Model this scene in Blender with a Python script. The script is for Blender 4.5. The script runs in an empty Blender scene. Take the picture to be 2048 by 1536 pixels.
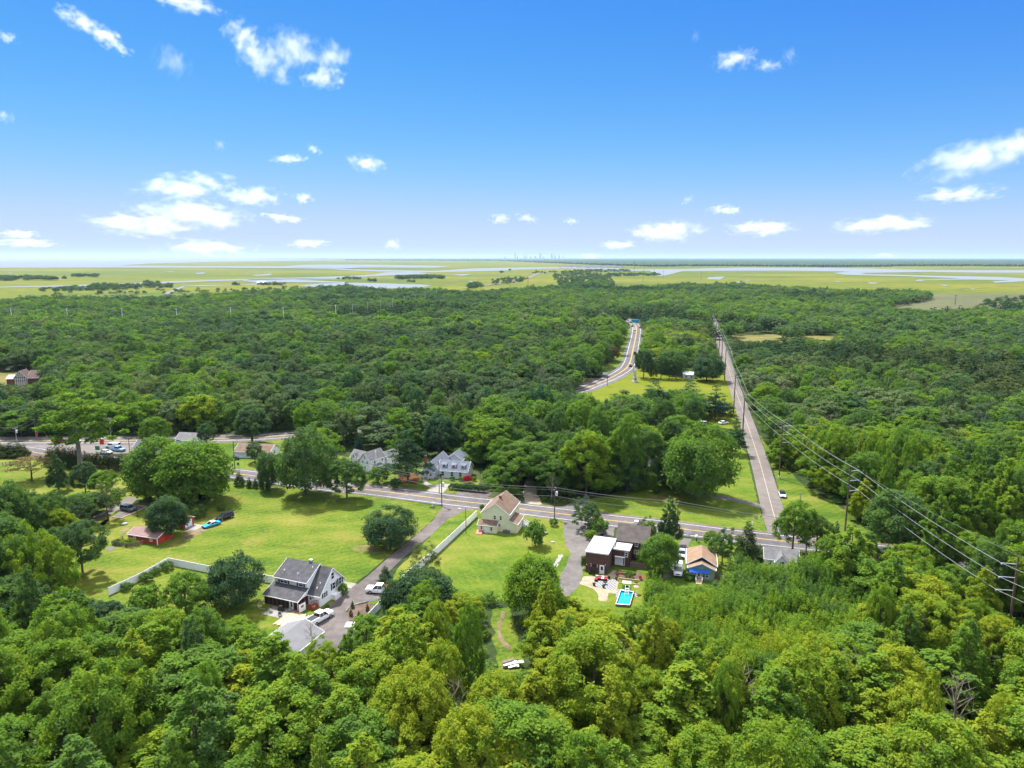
import bpy, bmesh, math, random
import numpy as np
from mathutils import Vector, Matrix
R = math.radians
SC = bpy.context.scene
COL = SC.collection
# ------------------------------------------------------------------ camera
CAMH, FPX, HZ = 70.0, 1421.0, 515.0
PITCH = math.atan((768.0 - HZ) / FPX)
CP, SP = math.cos(PITCH), math.sin(PITCH)
cam_d = bpy.data.cameras.new('camera'); cam = bpy.data.objects.new('camera', cam_d); COL.objects.link(cam)
cam.location = (0, 0, CAMH); cam.rotation_euler = (math.pi / 2 - PITCH, 0, 0)
cam_d.sensor_width = 36.0; cam_d.lens = FPX / 2048 * 36.0
cam_d.clip_start = 1.0; cam_d.clip_end = 300000.0
SC.camera = cam
# ------------------------------------------------------------------ light
SUN_EL, SUN_AZ = R(59), R(-32)          # azimuth from the view direction (+Y), negative = to the left
sdir = Vector((math.cos(SUN_EL) * math.sin(SUN_AZ), math.cos(SUN_EL) * math.cos(SUN_AZ), math.sin(SUN_EL)))
sun_d = bpy.data.lights.new('sun', 'SUN'); sun = bpy.data.objects.new('sun', sun_d); COL.objects.link(sun)
sun.location = sdir * 200; sun.rotation_euler = sdir.to_track_quat('Z', 'Y').to_euler()
sun_d.energy = 3.1; sun_d.angle = R(3.0); sun_d.color = (1.0, 0.97, 0.91)
world = bpy.data.worlds.new('World'); SC.world = world; world.use_nodes = True
wn = world.node_tree.nodes; wl = world.node_tree.links; wn.clear()
w_out = wn.new('ShaderNodeOutputWorld'); w_bg = wn.new('ShaderNodeBackground'); w_sky = wn.new('ShaderNodeTexSky')
w_sky.sky_type = 'NISHITA'; w_sky.sun_disc = False
w_sky.sun_elevation = SUN_EL; w_sky.sun_rotation = SUN_AZ
w_sky.altitude = 3500; w_sky.air_density = 1.0; w_sky.dust_density = 0.1; w_sky.ozone_density = 3.5
w_hsv = wn.new('ShaderNodeHueSaturation'); w_hsv.inputs['Saturation'].default_value = 1.3
wl.new(w_sky.outputs[0], w_hsv.inputs['Color'])
# overall grade of the sky: channel gains, then a soft shoulder so that the horizon stays below white
def w_vec(op, a, b):
    n = wn.new('ShaderNodeVectorMath'); n.operation = op
    for i, v in enumerate((a, b)):
        if isinstance(v, tuple): n.inputs[i].default_value = v
        else: wl.new(v, n.inputs[i])
    return n.outputs[0]
w_g = w_vec('MULTIPLY', w_hsv.outputs[0], (0.78, 0.74, 1.2)); w_q = w_vec('MULTIPLY', w_g, (0.415, 0.335, 0.245))
w_c = w_vec('ADD', w_vec('MULTIPLY', w_vec('MULTIPLY', w_q, w_q), w_q), (1.0, 1.0, 1.0))
w_pw = wn.new('ShaderNodeSeparateXYZ'); wl.new(w_c, w_pw.inputs[0]); w_cb = wn.new('ShaderNodeCombineXYZ')
for _i in range(3):
    _n = wn.new('ShaderNodeMath'); _n.operation = 'POWER'; wl.new(w_pw.outputs[_i], _n.inputs[0]); _n.inputs[1].default_value = 1 / 3; wl.new(_n.outputs[0], w_cb.inputs[_i])
w_skyc = w_vec('DIVIDE', w_g, w_cb.outputs[0])
# unseen bright cloud cover added above the view to raise the fill light
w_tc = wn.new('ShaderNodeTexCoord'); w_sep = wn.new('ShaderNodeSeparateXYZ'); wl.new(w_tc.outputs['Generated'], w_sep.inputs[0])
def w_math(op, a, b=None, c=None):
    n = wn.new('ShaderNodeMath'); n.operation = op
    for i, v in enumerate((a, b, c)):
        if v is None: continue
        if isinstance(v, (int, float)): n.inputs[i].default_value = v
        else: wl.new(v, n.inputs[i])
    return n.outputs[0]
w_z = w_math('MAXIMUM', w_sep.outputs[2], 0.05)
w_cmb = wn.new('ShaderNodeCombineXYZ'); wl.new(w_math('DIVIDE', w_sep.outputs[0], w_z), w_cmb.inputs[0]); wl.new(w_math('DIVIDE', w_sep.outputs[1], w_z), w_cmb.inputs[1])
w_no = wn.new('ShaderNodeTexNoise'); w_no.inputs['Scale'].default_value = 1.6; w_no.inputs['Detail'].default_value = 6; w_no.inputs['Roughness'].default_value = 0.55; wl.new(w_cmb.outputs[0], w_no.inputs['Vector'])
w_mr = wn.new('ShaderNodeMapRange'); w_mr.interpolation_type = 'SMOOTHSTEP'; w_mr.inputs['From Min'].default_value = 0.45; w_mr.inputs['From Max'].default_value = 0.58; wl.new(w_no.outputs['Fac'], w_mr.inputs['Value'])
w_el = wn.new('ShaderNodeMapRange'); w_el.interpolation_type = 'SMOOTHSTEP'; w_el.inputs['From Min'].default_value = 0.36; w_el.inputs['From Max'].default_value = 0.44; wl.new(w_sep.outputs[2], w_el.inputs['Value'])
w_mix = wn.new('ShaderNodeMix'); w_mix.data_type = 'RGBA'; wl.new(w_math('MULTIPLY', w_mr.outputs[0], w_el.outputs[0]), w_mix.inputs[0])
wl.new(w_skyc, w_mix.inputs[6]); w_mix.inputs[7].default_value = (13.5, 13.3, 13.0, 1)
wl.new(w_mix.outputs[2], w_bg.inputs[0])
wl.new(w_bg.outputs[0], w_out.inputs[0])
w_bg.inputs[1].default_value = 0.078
SC.view_settings.view_transform = 'Standard'; SC.view_settings.look = 'None'
SC.view_settings.exposure = 1.68; SC.view_settings.gamma = 1.0; SC.view_settings.use_curve_mapping = False
SC.render.engine = 'CYCLES'
cy = SC.cycles
cy.max_bounces = 6; cy.diffuse_bounces = 4; cy.glossy_bounces = 2; cy.transmission_bounces = 3
cy.volume_bounces = 2; cy.transparent_max_bounces = 6
cy.use_denoising = True
cy.sample_clamp_indirect = 6.0
# ------------------------------------------------------------------ pixel <-> place
def G(px, py, z=0.0):
    """Point of the horizontal plane at height z seen at photo pixel px, py."""
    dx, dy = (px - 1024) / FPX, (768 - py) / FPX
    wy, wz = CP + dy * SP, -SP + dy * CP
    t = (z - CAMH) / wz
    return Vector((dx * t, wy * t, z))
def PX(p):
    x, y, z = p[0], p[1], p[2] - CAMH
    d = y * CP - z * SP
    return 1024 + FPX * x / d, 768 - FPX * (y * SP + z * CP) / d
def PXn(P):
    P = np.asarray(P, float); x, y, z = P[..., 0], P[..., 1], P[..., 2] - CAMH
    d = y * CP - z * SP
    return 1024 + FPX * x / d, 768 - FPX * (y * SP + z * CP) / d, d
def in_poly(x, y, poly):
    x = np.asarray(x, float); y = np.asarray(y, float); r = np.zeros(x.shape, bool)
    n = len(poly)
    for i in range(n):
        x0, y0 = poly[i][0], poly[i][1]; x1, y1 = poly[i - 1][0], poly[i - 1][1]
        if y0 == y1: continue
        c = ((y0 > y) != (y1 > y)) & (x < (x1 - x0) * (y - y0) / (y1 - y0) + x0)
        r ^= c
    return r
# ------------------------------------------------------------------ materials
MATS = {}
def _nd(nt, t, **k):
    n = nt.nodes.new(t)
    for a, b in k.items(): setattr(n, a, b)
    return n
def mat(name, col, rough=0.8, metal=0.0, noise=0.0, nscale=1.0, col2=None, bump=0.0, bscale=8.0, spec=0.3, stripes=None, detail=4.0, contrast=(0.35, 0.65)):
    """Principled with object-space noise between col and col2, optional fine relief / stripes."""
    if name in MATS: return MATS[name]
    m = bpy.data.materials.new(name); m.use_nodes = True; nt = m.node_tree
    b = nt.nodes['Principled BSDF']
    b.inputs['Roughness'].default_value = rough; b.inputs['Metallic'].default_value = metal
    b.inputs['Specular IOR Level'].default_value = spec
    c1 = (*col, 1); b.inputs['Base Color'].default_value = c1
    tc = _nd(nt, 'ShaderNodeTexCoord')
    if noise or col2:
        if col2 is None: col2 = tuple(min(1, c * (1 + noise)) for c in col); col0 = tuple(c * (1 - noise) for c in col)
        else: col0 = col
        no = _nd(nt, 'ShaderNodeTexNoise'); no.inputs['Scale'].default_value = nscale; no.inputs['Detail'].default_value = detail; no.inputs['Roughness'].default_value = 0.65
        nt.links.new(tc.outputs['Object'], no.inputs['Vector'])
        rp = _nd(nt, 'ShaderNodeValToRGB'); rp.color_ramp.elements[0].position = contrast[0]; rp.color_ramp.elements[1].position = contrast[1]
        rp.color_ramp.elements[0].color = (*col0, 1); rp.color_ramp.elements[1].color = (*col2, 1)
        nt.links.new(no.outputs['Fac'], rp.inputs[0]); nt.links.new(rp.outputs[0], b.inputs['Base Color'])
    if bump:
        if stripes:
            t = _nd(nt, 'ShaderNodeTexWave', wave_type='BANDS', bands_direction=stripes, wave_profile='SAW'); t.inputs['Scale'].default_value = bscale; t.inputs['Distortion'].default_value = 0
            so = t.outputs['Fac']
        else:
            t = _nd(nt, 'ShaderNodeTexNoise'); t.inputs['Scale'].default_value = bscale; t.inputs['Detail'].default_value = 3; so = t.outputs['Fac']
        nt.links.new(tc.outputs['Object'], t.inputs['Vector'])
        bp = _nd(nt, 'ShaderNodeBump'); bp.inputs['Strength'].default_value = bump; bp.inputs['Distance'].default_value = 0.04
        nt.links.new(so, bp.inputs['Height']); nt.links.new(bp.outputs[0], b.inputs['Normal'])
    MATS[name] = m
    return m
# ------------------------------------------------------------------ objects
def tag(o, label=None, cat=None, group=None, kind=None):
    if label: o['label'] = label
    if cat: o['category'] = cat
    if group: o['group'] = group
    if kind: o['kind'] = kind
    return o
def thing(name, label, cat, loc=(0, 0, 0), rz=0.0, group=None):
    o = bpy.data.objects.new(name, None); COL.objects.link(o)
    o.empty_display_size = 0.5
    o.location = loc; o.rotation_euler = (0, 0, rz)
    return tag(o, label, cat, group)
class MB:
    """Collects faces, links them as one mesh object."""
    def __init__(s): s.v = []; s.f = []; s.mi = []; s.cur = 0
    def poly(s, pts):
        n = len(s.v); s.v += [tuple(p) for p in pts]; s.f.append(tuple(range(n, n + len(pts)))); s.mi.append(s.cur); return s
    def box(s, x0, x1, y0, y1, z0, z1):
        x0, x1 = min(x0, x1), max(x0, x1); y0, y1 = min(y0, y1), max(y0, y1); z0, z1 = min(z0, z1), max(z0, z1)
        n = len(s.v)
        s.v += [(x0, y0, z0), (x1, y0, z0), (x1, y1, z0), (x0, y1, z0), (x0, y0, z1), (x1, y0, z1), (x1, y1, z1), (x0, y1, z1)]
        for q in ((3, 2, 1, 0), (4, 5, 6, 7), (0, 1, 5, 4), (1, 2, 6, 5), (2, 3, 7, 6), (3, 0, 4, 7)):
            s.f.append(tuple(n + i for i in q)); s.mi.append(s.cur)
        return s
    def obox(s, c, ax, ay, az):
        """Oriented box: centre and three half-axis vectors."""
        c, ax, ay, az = Vector(c), Vector(ax), Vector(ay), Vector(az); n = len(s.v)
        for k in (-1, 1):
            for i, j in ((-1, -1), (1, -1), (1, 1), (-1, 1)): s.v.append(tuple(c + ax * i + ay * j + az * k))
        for q in ((3, 2, 1, 0), (4, 5, 6, 7), (0, 1, 5, 4), (1, 2, 6, 5), (2, 3, 7, 6), (3, 0, 4, 7)):
            s.f.append(tuple(n + i for i in q)); s.mi.append(s.cur)
        return s
    def bar(s, a, b, w, h=None, up=(0, 0, 1)):
        a, b = Vector(a), Vector(b); d = (b - a); L = d.length; d /= L; h = w if h is None else h
        u = Vector(up)
        if abs(d.dot(u)) > 0.98: u = Vector((1, 0, 0))
        sx = d.cross(u).normalized(); sz = sx.cross(d)
        return s.obox((a + b) / 2, d * L / 2, sx * w / 2, sz * h / 2)
    def slab(s, pts, t):
        """Planar polygon given thickness t downwards along its normal."""
        P = [Vector(p) for p in pts]; nrm = (P[1] - P[0]).cross(P[2] - P[0]).normalized()
        if nrm.z < 0: P.reverse(); nrm = -nrm
        Q = [p - nrm * t for p in P]; n = len(s.v); k = len(P)
        s.v += [tuple(p) for p in P] + [tuple(q) for q in Q]
        s.f.append(tuple(range(n, n + k))); s.mi.append(s.cur)
        s.f.append(tuple(range(n + 2 * k - 1, n + k - 1, -1))); s.mi.append(s.cur)
        for i in range(k):
            j = (i + 1) % k; s.f.append((n + j, n + i, n + k + i, n + k + j)); s.mi.append(s.cur)
        return s
    def prism(s, prof, axis, a, b):
        """Closed profile (list of 2-tuples) extruded along axis 'x','y' or 'z' from a to b."""
        def put(p, t):
            return {'x': (t, p[0], p[1]), 'y': (p[0], t, p[1]), 'z': (p[0], p[1], t)}[axis]
        n = len(s.v); k = len(prof)
        s.v += [put(p, a) for p in prof] + [put(p, b) for p in prof]
        s.f.append(tuple(range(n, n + k))); s.f.append(tuple(range(n + 2 * k - 1, n + k - 1, -1))); s.mi += [s.cur] * 2
        for i in range(k):
            j = (i + 1) % k; s.f.append((n + i, n + k + i, n + k + j, n + j)); s.mi.append(s.cur)
        return s
    def tube(s, pts, rad, n=6, cap=True):
        P = [Vector(p) for p in pts]; rad = [rad] * len(P) if not hasattr(rad, '__len__') else rad
        b0 = len(s.v)
        for i, p in enumerate(P):
            d = (P[min(i + 1, len(P) - 1)] - P[max(i - 1, 0)]).normalized()
            u = Vector((1, 0, 0)) if abs(d.x) < 0.8 else Vector((0, 1, 0))
            a = d.cross(u).normalized(); b = d.cross(a)
            for k in range(n):
                t = 2 * math.pi * k / n; s.v.append(tuple(p + (a * math.cos(t) + b * math.sin(t)) * rad[i]))
        for i in range(len(P) - 1):
            for k in range(n):
                q = b0 + i * n; s.f.append((q + k, q + (k + 1) % n, q + n + (k + 1) % n, q + n + k)); s.mi.append(s.cur)
        if cap:
            s.f.append(tuple(range(b0 + n - 1, b0 - 1, -1))); e = b0 + (len(P) - 1) * n; s.f.append(tuple(range(e, e + n))); s.mi += [s.cur] * 2
        return s
    def lathe(s, prof, n=12, c=(0, 0, 0)):
        b0 = len(s.v)
        for r, z in prof:
            for k in range(n):
                t = 2 * math.pi * k / n; s.v.append((c[0] + r * math.cos(t), c[1] + r * math.sin(t), c[2] + z))
        for i in range(len(prof) - 1):
            for k in range(n):
                q = b0 + i * n; s.f.append((q + k, q + (k + 1) % n, q + n + (k + 1) % n, q + n + k)); s.mi.append(s.cur)
        s.f.append(tuple(range(b0 + n - 1, b0 - 1, -1))); e = b0 + (len(prof) - 1) * n; s.f.append(tuple(range(e, e + n))); s.mi += [s.cur] * 2
        return s
    def mesh(s, name, mats, smooth=False):
        me = bpy.data.meshes.new(name); me.from_pydata(s.v, [], s.f)
        for m in (mats if isinstance(mats, (list, tuple)) else [mats]): me.materials.append(m)
        if max(s.mi, default=0) > 0: me.polygons.foreach_set('material_index', s.mi)
        if smooth: me.polygons.foreach_set('use_smooth', [True] * len(me.polygons))
        me.update(); return me
    def build(s, name, mats, parent=None, smooth=False, label=None, fix=True):
        me = s.mesh(name, mats, smooth)
        if fix:
            bm = bmesh.new(); bm.from_mesh(me); bmesh.ops.recalc_face_normals(bm, faces=bm.faces); bm.to_mesh(me); bm.free()
        o = bpy.data.objects.new(name, me); COL.objects.link(o)
        if parent is not None: o.parent = parent
        if label: o['label'] = label
        return o
def part(name, me, parent, loc=(0, 0, 0), rz=0.0, sc=None):
    o = bpy.data.objects.new(name, me); COL.objects.link(o); o.parent = parent; o.location = loc; o.rotation_euler = (0, 0, rz)
    if sc is not None: o.scale = sc
    return o
KIDS = {}
def copy_tree(o, parent=None):
    c = o.copy(); COL.objects.link(c)
    if parent is not None: c.parent = parent
    for ch in o.children: copy_tree(ch, c)
    return c
def smooth_line(pts, per=6):
    P = [Vector(p) for p in pts]; out = []
    for i in range(len(P) - 1):
        a, b, c, d = P[max(i - 1, 0)], P[i], P[i + 1], P[min(i + 2, len(P) - 1)]
        for k in range(per):
            t = k / per
            out.append(0.5 * ((2 * b) + (c - a) * t + (2 * a - 5 * b + 4 * c - d) * t * t + (3 * b - a - 3 * c + d) * t ** 3))
    out.append(P[-1]); return out
def offset_line(L, d):
    """Polyline moved d to its left in the ground plane."""
    out = []
    for i, p in enumerate(L):
        t = (L[min(i + 1, len(L) - 1)] - L[max(i - 1, 0)]); t.z = 0; t.normalize()
        out.append(p + Vector((-t.y, t.x, 0)) * d)
    return out
def strip(mb, L, a, b, z):
    A, B = offset_line(L, a), offset_line(L, b); n = len(mb.v)
    for p, q in zip(A, B): mb.v += [(p.x, p.y, z), (q.x, q.y, z)]
    for i in range(len(L) - 1):
        k = n + 2 * i; mb.f.append((k, k + 2, k + 3, k + 1)); mb.mi.append(mb.cur)
    return mb
def ragged(pts, step=2.0, amp=0.35, seed=1):
    rg = random.Random(seed); out = []
    n = len(pts)
    for i in range(n):
        a, b = Vector(pts[i]), Vector(pts[(i + 1) % n]); L = (b - a).length; k = max(1, int(L / step))
        for j in range(k):
            p = a.lerp(b, j / k)
            if j: p = p + Vector((rg.uniform(-amp, amp), rg.uniform(-amp, amp), 0))
            out.append(p)
    return out
def sheet(name, pts, z, m, rag=0.3, step=2.0, seed=1, parent=None):
    P = ragged([Vector((p[0], p[1], 0)) for p in pts], step, rag, seed) if rag else [Vector(p) for p in pts]
    mb = MB(); mb.poly([(p.x, p.y, z) for p in P])
    o = mb.build(name, m, parent, fix=False)
    me = o.data
    if me.polygons[0].normal.z < 0: me.flip_normals()
    if parent is None: o['kind'] = 'structure'
    return o
def px_sheet(name, pix, z, m, **k): return sheet(name, [G(*p) for p in pix], z, m, **k)
# ------------------------------------------------------------------ ground materials
def ground_mat(name, c_lo, c_mid, c_hi, s1, s2, s3, patch=None, rough=0.95, streak=None, patch_lo=0.62, bump=0.6, mow=None):
    """Ground cover: three octaves of object-space noise through a three-colour ramp, optional bare patches."""
    m = bpy.data.materials.new(name); m.use_nodes = True; nt = m.node_tree; L = nt.links
    b = nt.nodes['Principled BSDF']; b.inputs['Roughness'].default_value = rough; b.inputs['Specular IOR Level'].default_value = 0.1
    tc = _nd(nt, 'ShaderNodeTexCoord'); src = tc.outputs['Object']
    def noise(sc, det=3.0, vec=src, rg=0.6):
        n = _nd(nt, 'ShaderNodeTexNoise'); n.inputs['Scale'].default_value = sc; n.inputs['Detail'].default_value = det; n.inputs['Roughness'].default_value = rg
        L.new(vec, n.inputs['Vector']); return n.outputs['Fac']
    def mth(op, a, b_):
        n = _nd(nt, 'ShaderNodeMath', operation=op)
        for i, v in enumerate((a, b_)):
            if hasattr(v, 'links') or hasattr(v, 'is_linked'): L.new(v, n.inputs[i])
            else: n.inputs[i].default_value = v
        return n.outputs[0]
    v1 = src
    if streak:
        mp = _nd(nt, 'ShaderNodeMapping'); mp.inputs['Rotation'].default_value[2] = streak[0]; mp.inputs['Scale'].default_value = (streak[1], 1, 1)
        L.new(src, mp.inputs[0]); v1 = mp.outputs[0]
    f = mth('ADD', mth('MULTIPLY', noise(s1, 3, v1), 0.45), mth('ADD', mth('MULTIPLY', noise(s2, 4, v1), 0.35), mth('MULTIPLY', noise(s3, 4), 0.30)))
    if mow:
        mq = _nd(nt, 'ShaderNodeMapping'); mq.inputs['Rotation'].default_value[2] = mow[0]; L.new(src, mq.inputs[0])
        wv = _nd(nt, 'ShaderNodeTexWave', wave_type='BANDS', bands_direction='X'); wv.inputs['Scale'].default_value = mow[1]; wv.inputs['Distortion'].default_value = 2.5; wv.inputs['Detail Scale'].default_value = 0.4; L.new(mq.outputs[0], wv.inputs['Vector'])
        f = mth('ADD', f, mth('MULTIPLY', mth('SUBTRACT', wv.outputs['Fac'], 0.5), mow[2]))
    rp = _nd(nt, 'ShaderNodeValToRGB'); e = rp.color_ramp.elements
    e[0].position = 0.45; e[0].color = (*c_lo, 1); e[1].position = 0.66; e[1].color = (*c_hi, 1)
    k = e.new(0.55); k.color = (*c_mid, 1)
    L.new(f, rp.inputs[0]); out = rp.outputs[0]
    if patch:
        pr = _nd(nt, 'ShaderNodeValToRGB'); pr.color_ramp.elements[0].position = patch_lo; pr.color_ramp.elements[1].position = patch_lo + 0.1
        fp = mth('ADD', mth('MULTIPLY', noise(s1 * 2.3, 5), 0.6), mth('MULTIPLY', noise(s3 * 0.6, 4), 0.42))
        L.new(fp, pr.inputs[0])
        mx = _nd(nt, 'ShaderNodeMix', data_type='RGBA'); L.new(pr.outputs[0], mx.inputs[0]); L.new(out, mx.inputs[6]); mx.inputs[7].default_value = (*patch, 1); out = mx.outputs[2]
    L.new(out, b.inputs['Base Color'])
    if bump:
        bp = _nd(nt, 'ShaderNodeBump'); bp.inputs['Strength'].default_value = bump; bp.inputs['Distance'].default_value = 0.15
        L.new(noise(s3 * 2.0, 4), bp.inputs['Height']); L.new(bp.outputs[0], b.inputs['Normal'])
    return m
M_floor = ground_mat('forest_floor_material', (0.018, 0.03, 0.012), (0.03, 0.05, 0.014), (0.06, 0.075, 0.022), 0.03, 0.11, 0.7)
M_lawn = ground_mat('lawn_grass', (0.040, 0.085, 0.008), (0.094, 0.136, 0.012), (0.18, 0.17, 0.034), 0.045, 0.16, 1.3, patch=(0.17, 0.148, 0.038), streak=(0.5, 0.4), patch_lo=0.56, mow=(0.95, 0.16, 0.028))
M_lawn2 = ground_mat('fresh_lawn_grass', (0.044, 0.092, 0.008), (0.092, 0.138, 0.012), (0.16, 0.165, 0.028), 0.06, 0.2, 1.4, patch=(0.14, 0.135, 0.035), streak=(1.0, 0.5), patch_lo=0.585, mow=(-0.35, 0.17, 0.018))
M_meadow = ground_mat('meadow_grass', (0.09, 0.09, 0.02), (0.13, 0.12, 0.035), (0.17, 0.155, 0.055), 0.02, 0.09, 0.5)
M_marsh = ground_mat('marsh_grass', (0.048, 0.085, 0.009), (0.098, 0.118, 0.008), (0.17, 0.15, 0.009), 0.0016, 0.006, 0.03, streak=(0.12, 0.35), bump=0)
M_drymarsh = ground_mat('dry_marsh_grass', (0.065, 0.075, 0.03), (0.09, 0.095, 0.042), (0.12, 0.112, 0.055), 0.006, 0.03, 0.12, streak=(0.1, 0.4), bump=0)
M_asphalt = ground_mat('asphalt', (0.076, 0.071, 0.072), (0.108, 0.101, 0.102), (0.15, 0.14, 0.138), 0.05, 0.5, 5.0, rough=0.85, bump=0.1)
M_oldroad = ground_mat('worn_asphalt', (0.125, 0.109, 0.1), (0.15, 0.131, 0.119), (0.18, 0.157, 0.142), 0.05, 0.4, 4.0, rough=0.9, bump=0.1)
M_drive = ground_mat('driveway_asphalt', (0.08, 0.069, 0.065), (0.112, 0.097, 0.091), (0.155, 0.135, 0.125), 0.07, 0.5, 4.0, rough=0.9, bump=0.1)
M_gravel = ground_mat('gravel_grey', (0.1, 0.092, 0.088), (0.135, 0.124, 0.116), (0.175, 0.158, 0.14), 0.12, 0.6, 5.0, bump=0.4)
M_concrete = ground_mat('concrete_pale', (0.2, 0.187, 0.165), (0.25, 0.233, 0.207), (0.3, 0.28, 0.25), 0.15, 0.8, 5.0, bump=0.1)
M_dirt = ground_mat('bare_dirt', (0.11, 0.083, 0.042), (0.155, 0.12, 0.07), (0.2, 0.162, 0.105), 0.2, 0.8, 3.0, bump=0.4)
M_worn = ground_mat('worn_grass', (0.085, 0.105, 0.02), (0.135, 0.125, 0.04), (0.19, 0.155, 0.075), 0.25, 0.8, 3.0)
M_needles = ground_mat('pine_needles', (0.07, 0.026, 0.012), (0.1, 0.038, 0.017), (0.1, 0.06, 0.022), 0.2, 0.7, 3.0)
M_sand = ground_mat('patio_sand', (0.23, 0.19, 0.13), (0.29, 0.24, 0.17), (0.34, 0.29, 0.21), 0.3, 1.2, 5.0, bump=0.2)
M_mulch = ground_mat('mulch', (0.07, 0.045, 0.035), (0.11, 0.075, 0.055), (0.15, 0.11, 0.085), 0.4, 1.5, 5.0)
M_white = mat('white_line_paint', (0.66, 0.66, 0.64), 0.7, noise=0.12, nscale=1.5)
M_yellow = mat('yellow_line_paint', (0.62, 0.37, 0.035), 0.7, noise=0.12, nscale=1.5)
def water_mat(name, col, rough):
    m = mat(name, col, rough, spec=0.0); m.node_tree.nodes['Principled BSDF'].inputs['IOR'].default_value = 1.08; nt = m.node_tree
    return m
M_water = water_mat('bay_water_material', (0.165, 0.19, 0.215), 0.5)
# ------------------------------------------------------------------ ground and marsh
def disc(name, r0, r1, z, m, n=96):
    mb = MB()
    for i in range(n):
        a, b = 2 * math.pi * i / n, 2 * math.pi * (i + 1) / n
        if r0: mb.poly([(r0 * math.cos(a), r0 * math.sin(a), z), (r1 * math.cos(a), r1 * math.sin(a), z), (r1 * math.cos(b), r1 * math.sin(b), z), (r0 * math.cos(b), r0 * math.sin(b), z)])
        else: mb.poly([(0, 0, z), (r1 * math.cos(a), r1 * math.sin(a), z), (r1 * math.cos(b), r1 * math.sin(b), z)])
    o = mb.build(name, m, fix=False); o['kind'] = 'structure'; return o
disc('ground', 0, 70000, -0.06, M_floor)
# far edge of the wood, as seen at canopy height
CAN = 10.5
far_edge_px = [(-260, 600), (0, 597), (100, 593), (200, 591), (350, 590), (450, 585), (560, 579), (640, 574), (700, 571), (780, 577.5), (850, 576), (940, 581), (1000, 578), (1060, 576), (1120, 570), (1190, 561), (1215, 562), (1225, 571), (1300, 571), (1370, 567), (1480, 567), (1600, 576), (1700, 579), (1840, 581), (1842, 587), (1755, 600), (1740, 604), (1780, 614), (1950, 613), (2048, 597), (2300, 590)]
FAR_EDGE = [G(x, y, CAN) for x, y in far_edge_px]
marsh_poly = [(p.x, p.y - 25) for p in FAR_EDGE] + [(52000, 22000), (52000, 45000), (-52000, 45000), (-52000, 22000)]
mb = MB(); mb.poly([(x, y, 0.0) for x, y in marsh_poly]); tag(mb.build('marsh', M_marsh, fix=False), kind='structure')
px_sheet('dry_marsh', [(1735, 600), (1850, 589), (1880, 588), (2060, 586), (2300, 580), (2300, 598), (2050, 612), (1950, 622), (1780, 620)], 0.15, M_drymarsh, rag=0)
# far edge as pixel line for tests
WATER = {
 'bay': [(-700, 517.6), (-300, 517.6), (470, 517.6), (560, 519.3), (700, 520.5), (560, 522), (430, 524), (300, 527.5), (240, 531.2), (380, 532.3), (560, 532.6), (620, 529.5), (700, 529.2), (840, 531), (905, 533), (870, 535.8), (720, 535.5), (683, 538), (560, 536.8), (470, 536.2), (240, 535.6), (0, 536.2), (-300, 536.2), (-700, 536)],
 'creek': [(-300, 577), (0, 574), (160, 570.5), (230, 568), (330, 563.5), (450, 559.5), (600, 555.5), (690, 552.5), (750, 549), (770, 545), (830, 544), (862, 547.5), (800, 550), (700, 554.8), (600, 558.2), (450, 562.0), (345, 566), (250, 571.3), (100, 574), (-300, 581)],
 'lake': [(350, 571), (480, 570), (520, 567), (505, 564.5), (482, 562), (500, 559.5), (560, 558.3), (700, 555.2), (700, 557), (590, 559.8), (690, 564.2), (690, 566), (560, 564.6), (530, 567), (520, 569.5), (400, 572.8)],
 'pond': [(596, 572), (640, 567.5), (690, 565.8), (770, 567), (850, 570), (864, 572), (840, 575.4), (760, 578), (700, 577), (640, 575)],
 'bay_channel': [(640, 536.5), (750, 540), (870, 542), (945, 537), (1040, 535.2), (1130, 534.2), (1240, 536.8), (1240, 539), (1130, 536.8), (1040, 539.2), (1000, 541.7), (860, 544.8), (760, 543.4), (683, 540)],
 'river': [(1180, 540), (1300, 539), (1366, 538.6), (1480, 535.2), (1620, 535.6), (1720, 536.8), (1860, 540.2), (2048, 540.8), (2300, 540), (2300, 546), (1960, 545.7), (1860, 544.2), (1722, 546.2), (1732, 548.7), (1850, 551.2), (2000, 554), (2048, 557), (2300, 560), (2300, 566), (2048, 563), (1990, 566), (1985, 563.2), (2018, 561), (1940, 559.6), (1842, 560.2), (1852, 562.2), (1830, 562.5), (1835, 559.5), (1920, 557), (1820, 553.2), (1690, 549.8), (1665, 546), (1700, 543.5), (1560, 541.3), (1366, 542.2), (1332, 551), (1318, 552.5), (1298, 541.5), (1180, 543)],
}
for n_, p in WATER.items():
    px_sheet('bay' if n_ == 'bay' else 'creek' if n_ in ('creek', 'bay_channel') else 'pond' if n_ in ('pond', 'lake') else 'river', p, 0.6 if n_ != 'bay' else 1.2, M_water, rag=0)
for p in [[(900, 549.3), (945, 548.3), (925, 551.7)], [(935, 561.8), (951, 563), (945, 565.3)], [(1415, 555), (1450, 553), (1440, 559.4), (1416, 558.8)], [(1470, 563), (1486, 564), (1484, 567.4)], [(1490, 560.3), (1503, 560), (1495, 562.2)], [(1736, 565), (1757, 565.8), (1748, 568), (1738, 567.4)], [(1878, 569.8), (1900, 570), (1890, 572.3)], [(1940, 577.4), (1951, 577), (1945, 579.3)], [(325, 543), (355, 542.7), (340, 544.3)], [(388, 546), (411, 544.6), (408, 547.5), (396, 548)], [(500, 551), (545, 547.3), (540, 550.5), (515, 552)], [(15, 545), (26, 545), (20, 546.5)], [(1668, 562.2), (1686, 563), (1675, 564.4)], [(325, 588.5), (365, 572.5), (371, 573), (338, 588)]]:
    px_sheet('pond', p, 0.45, M_water, rag=0)
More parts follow.
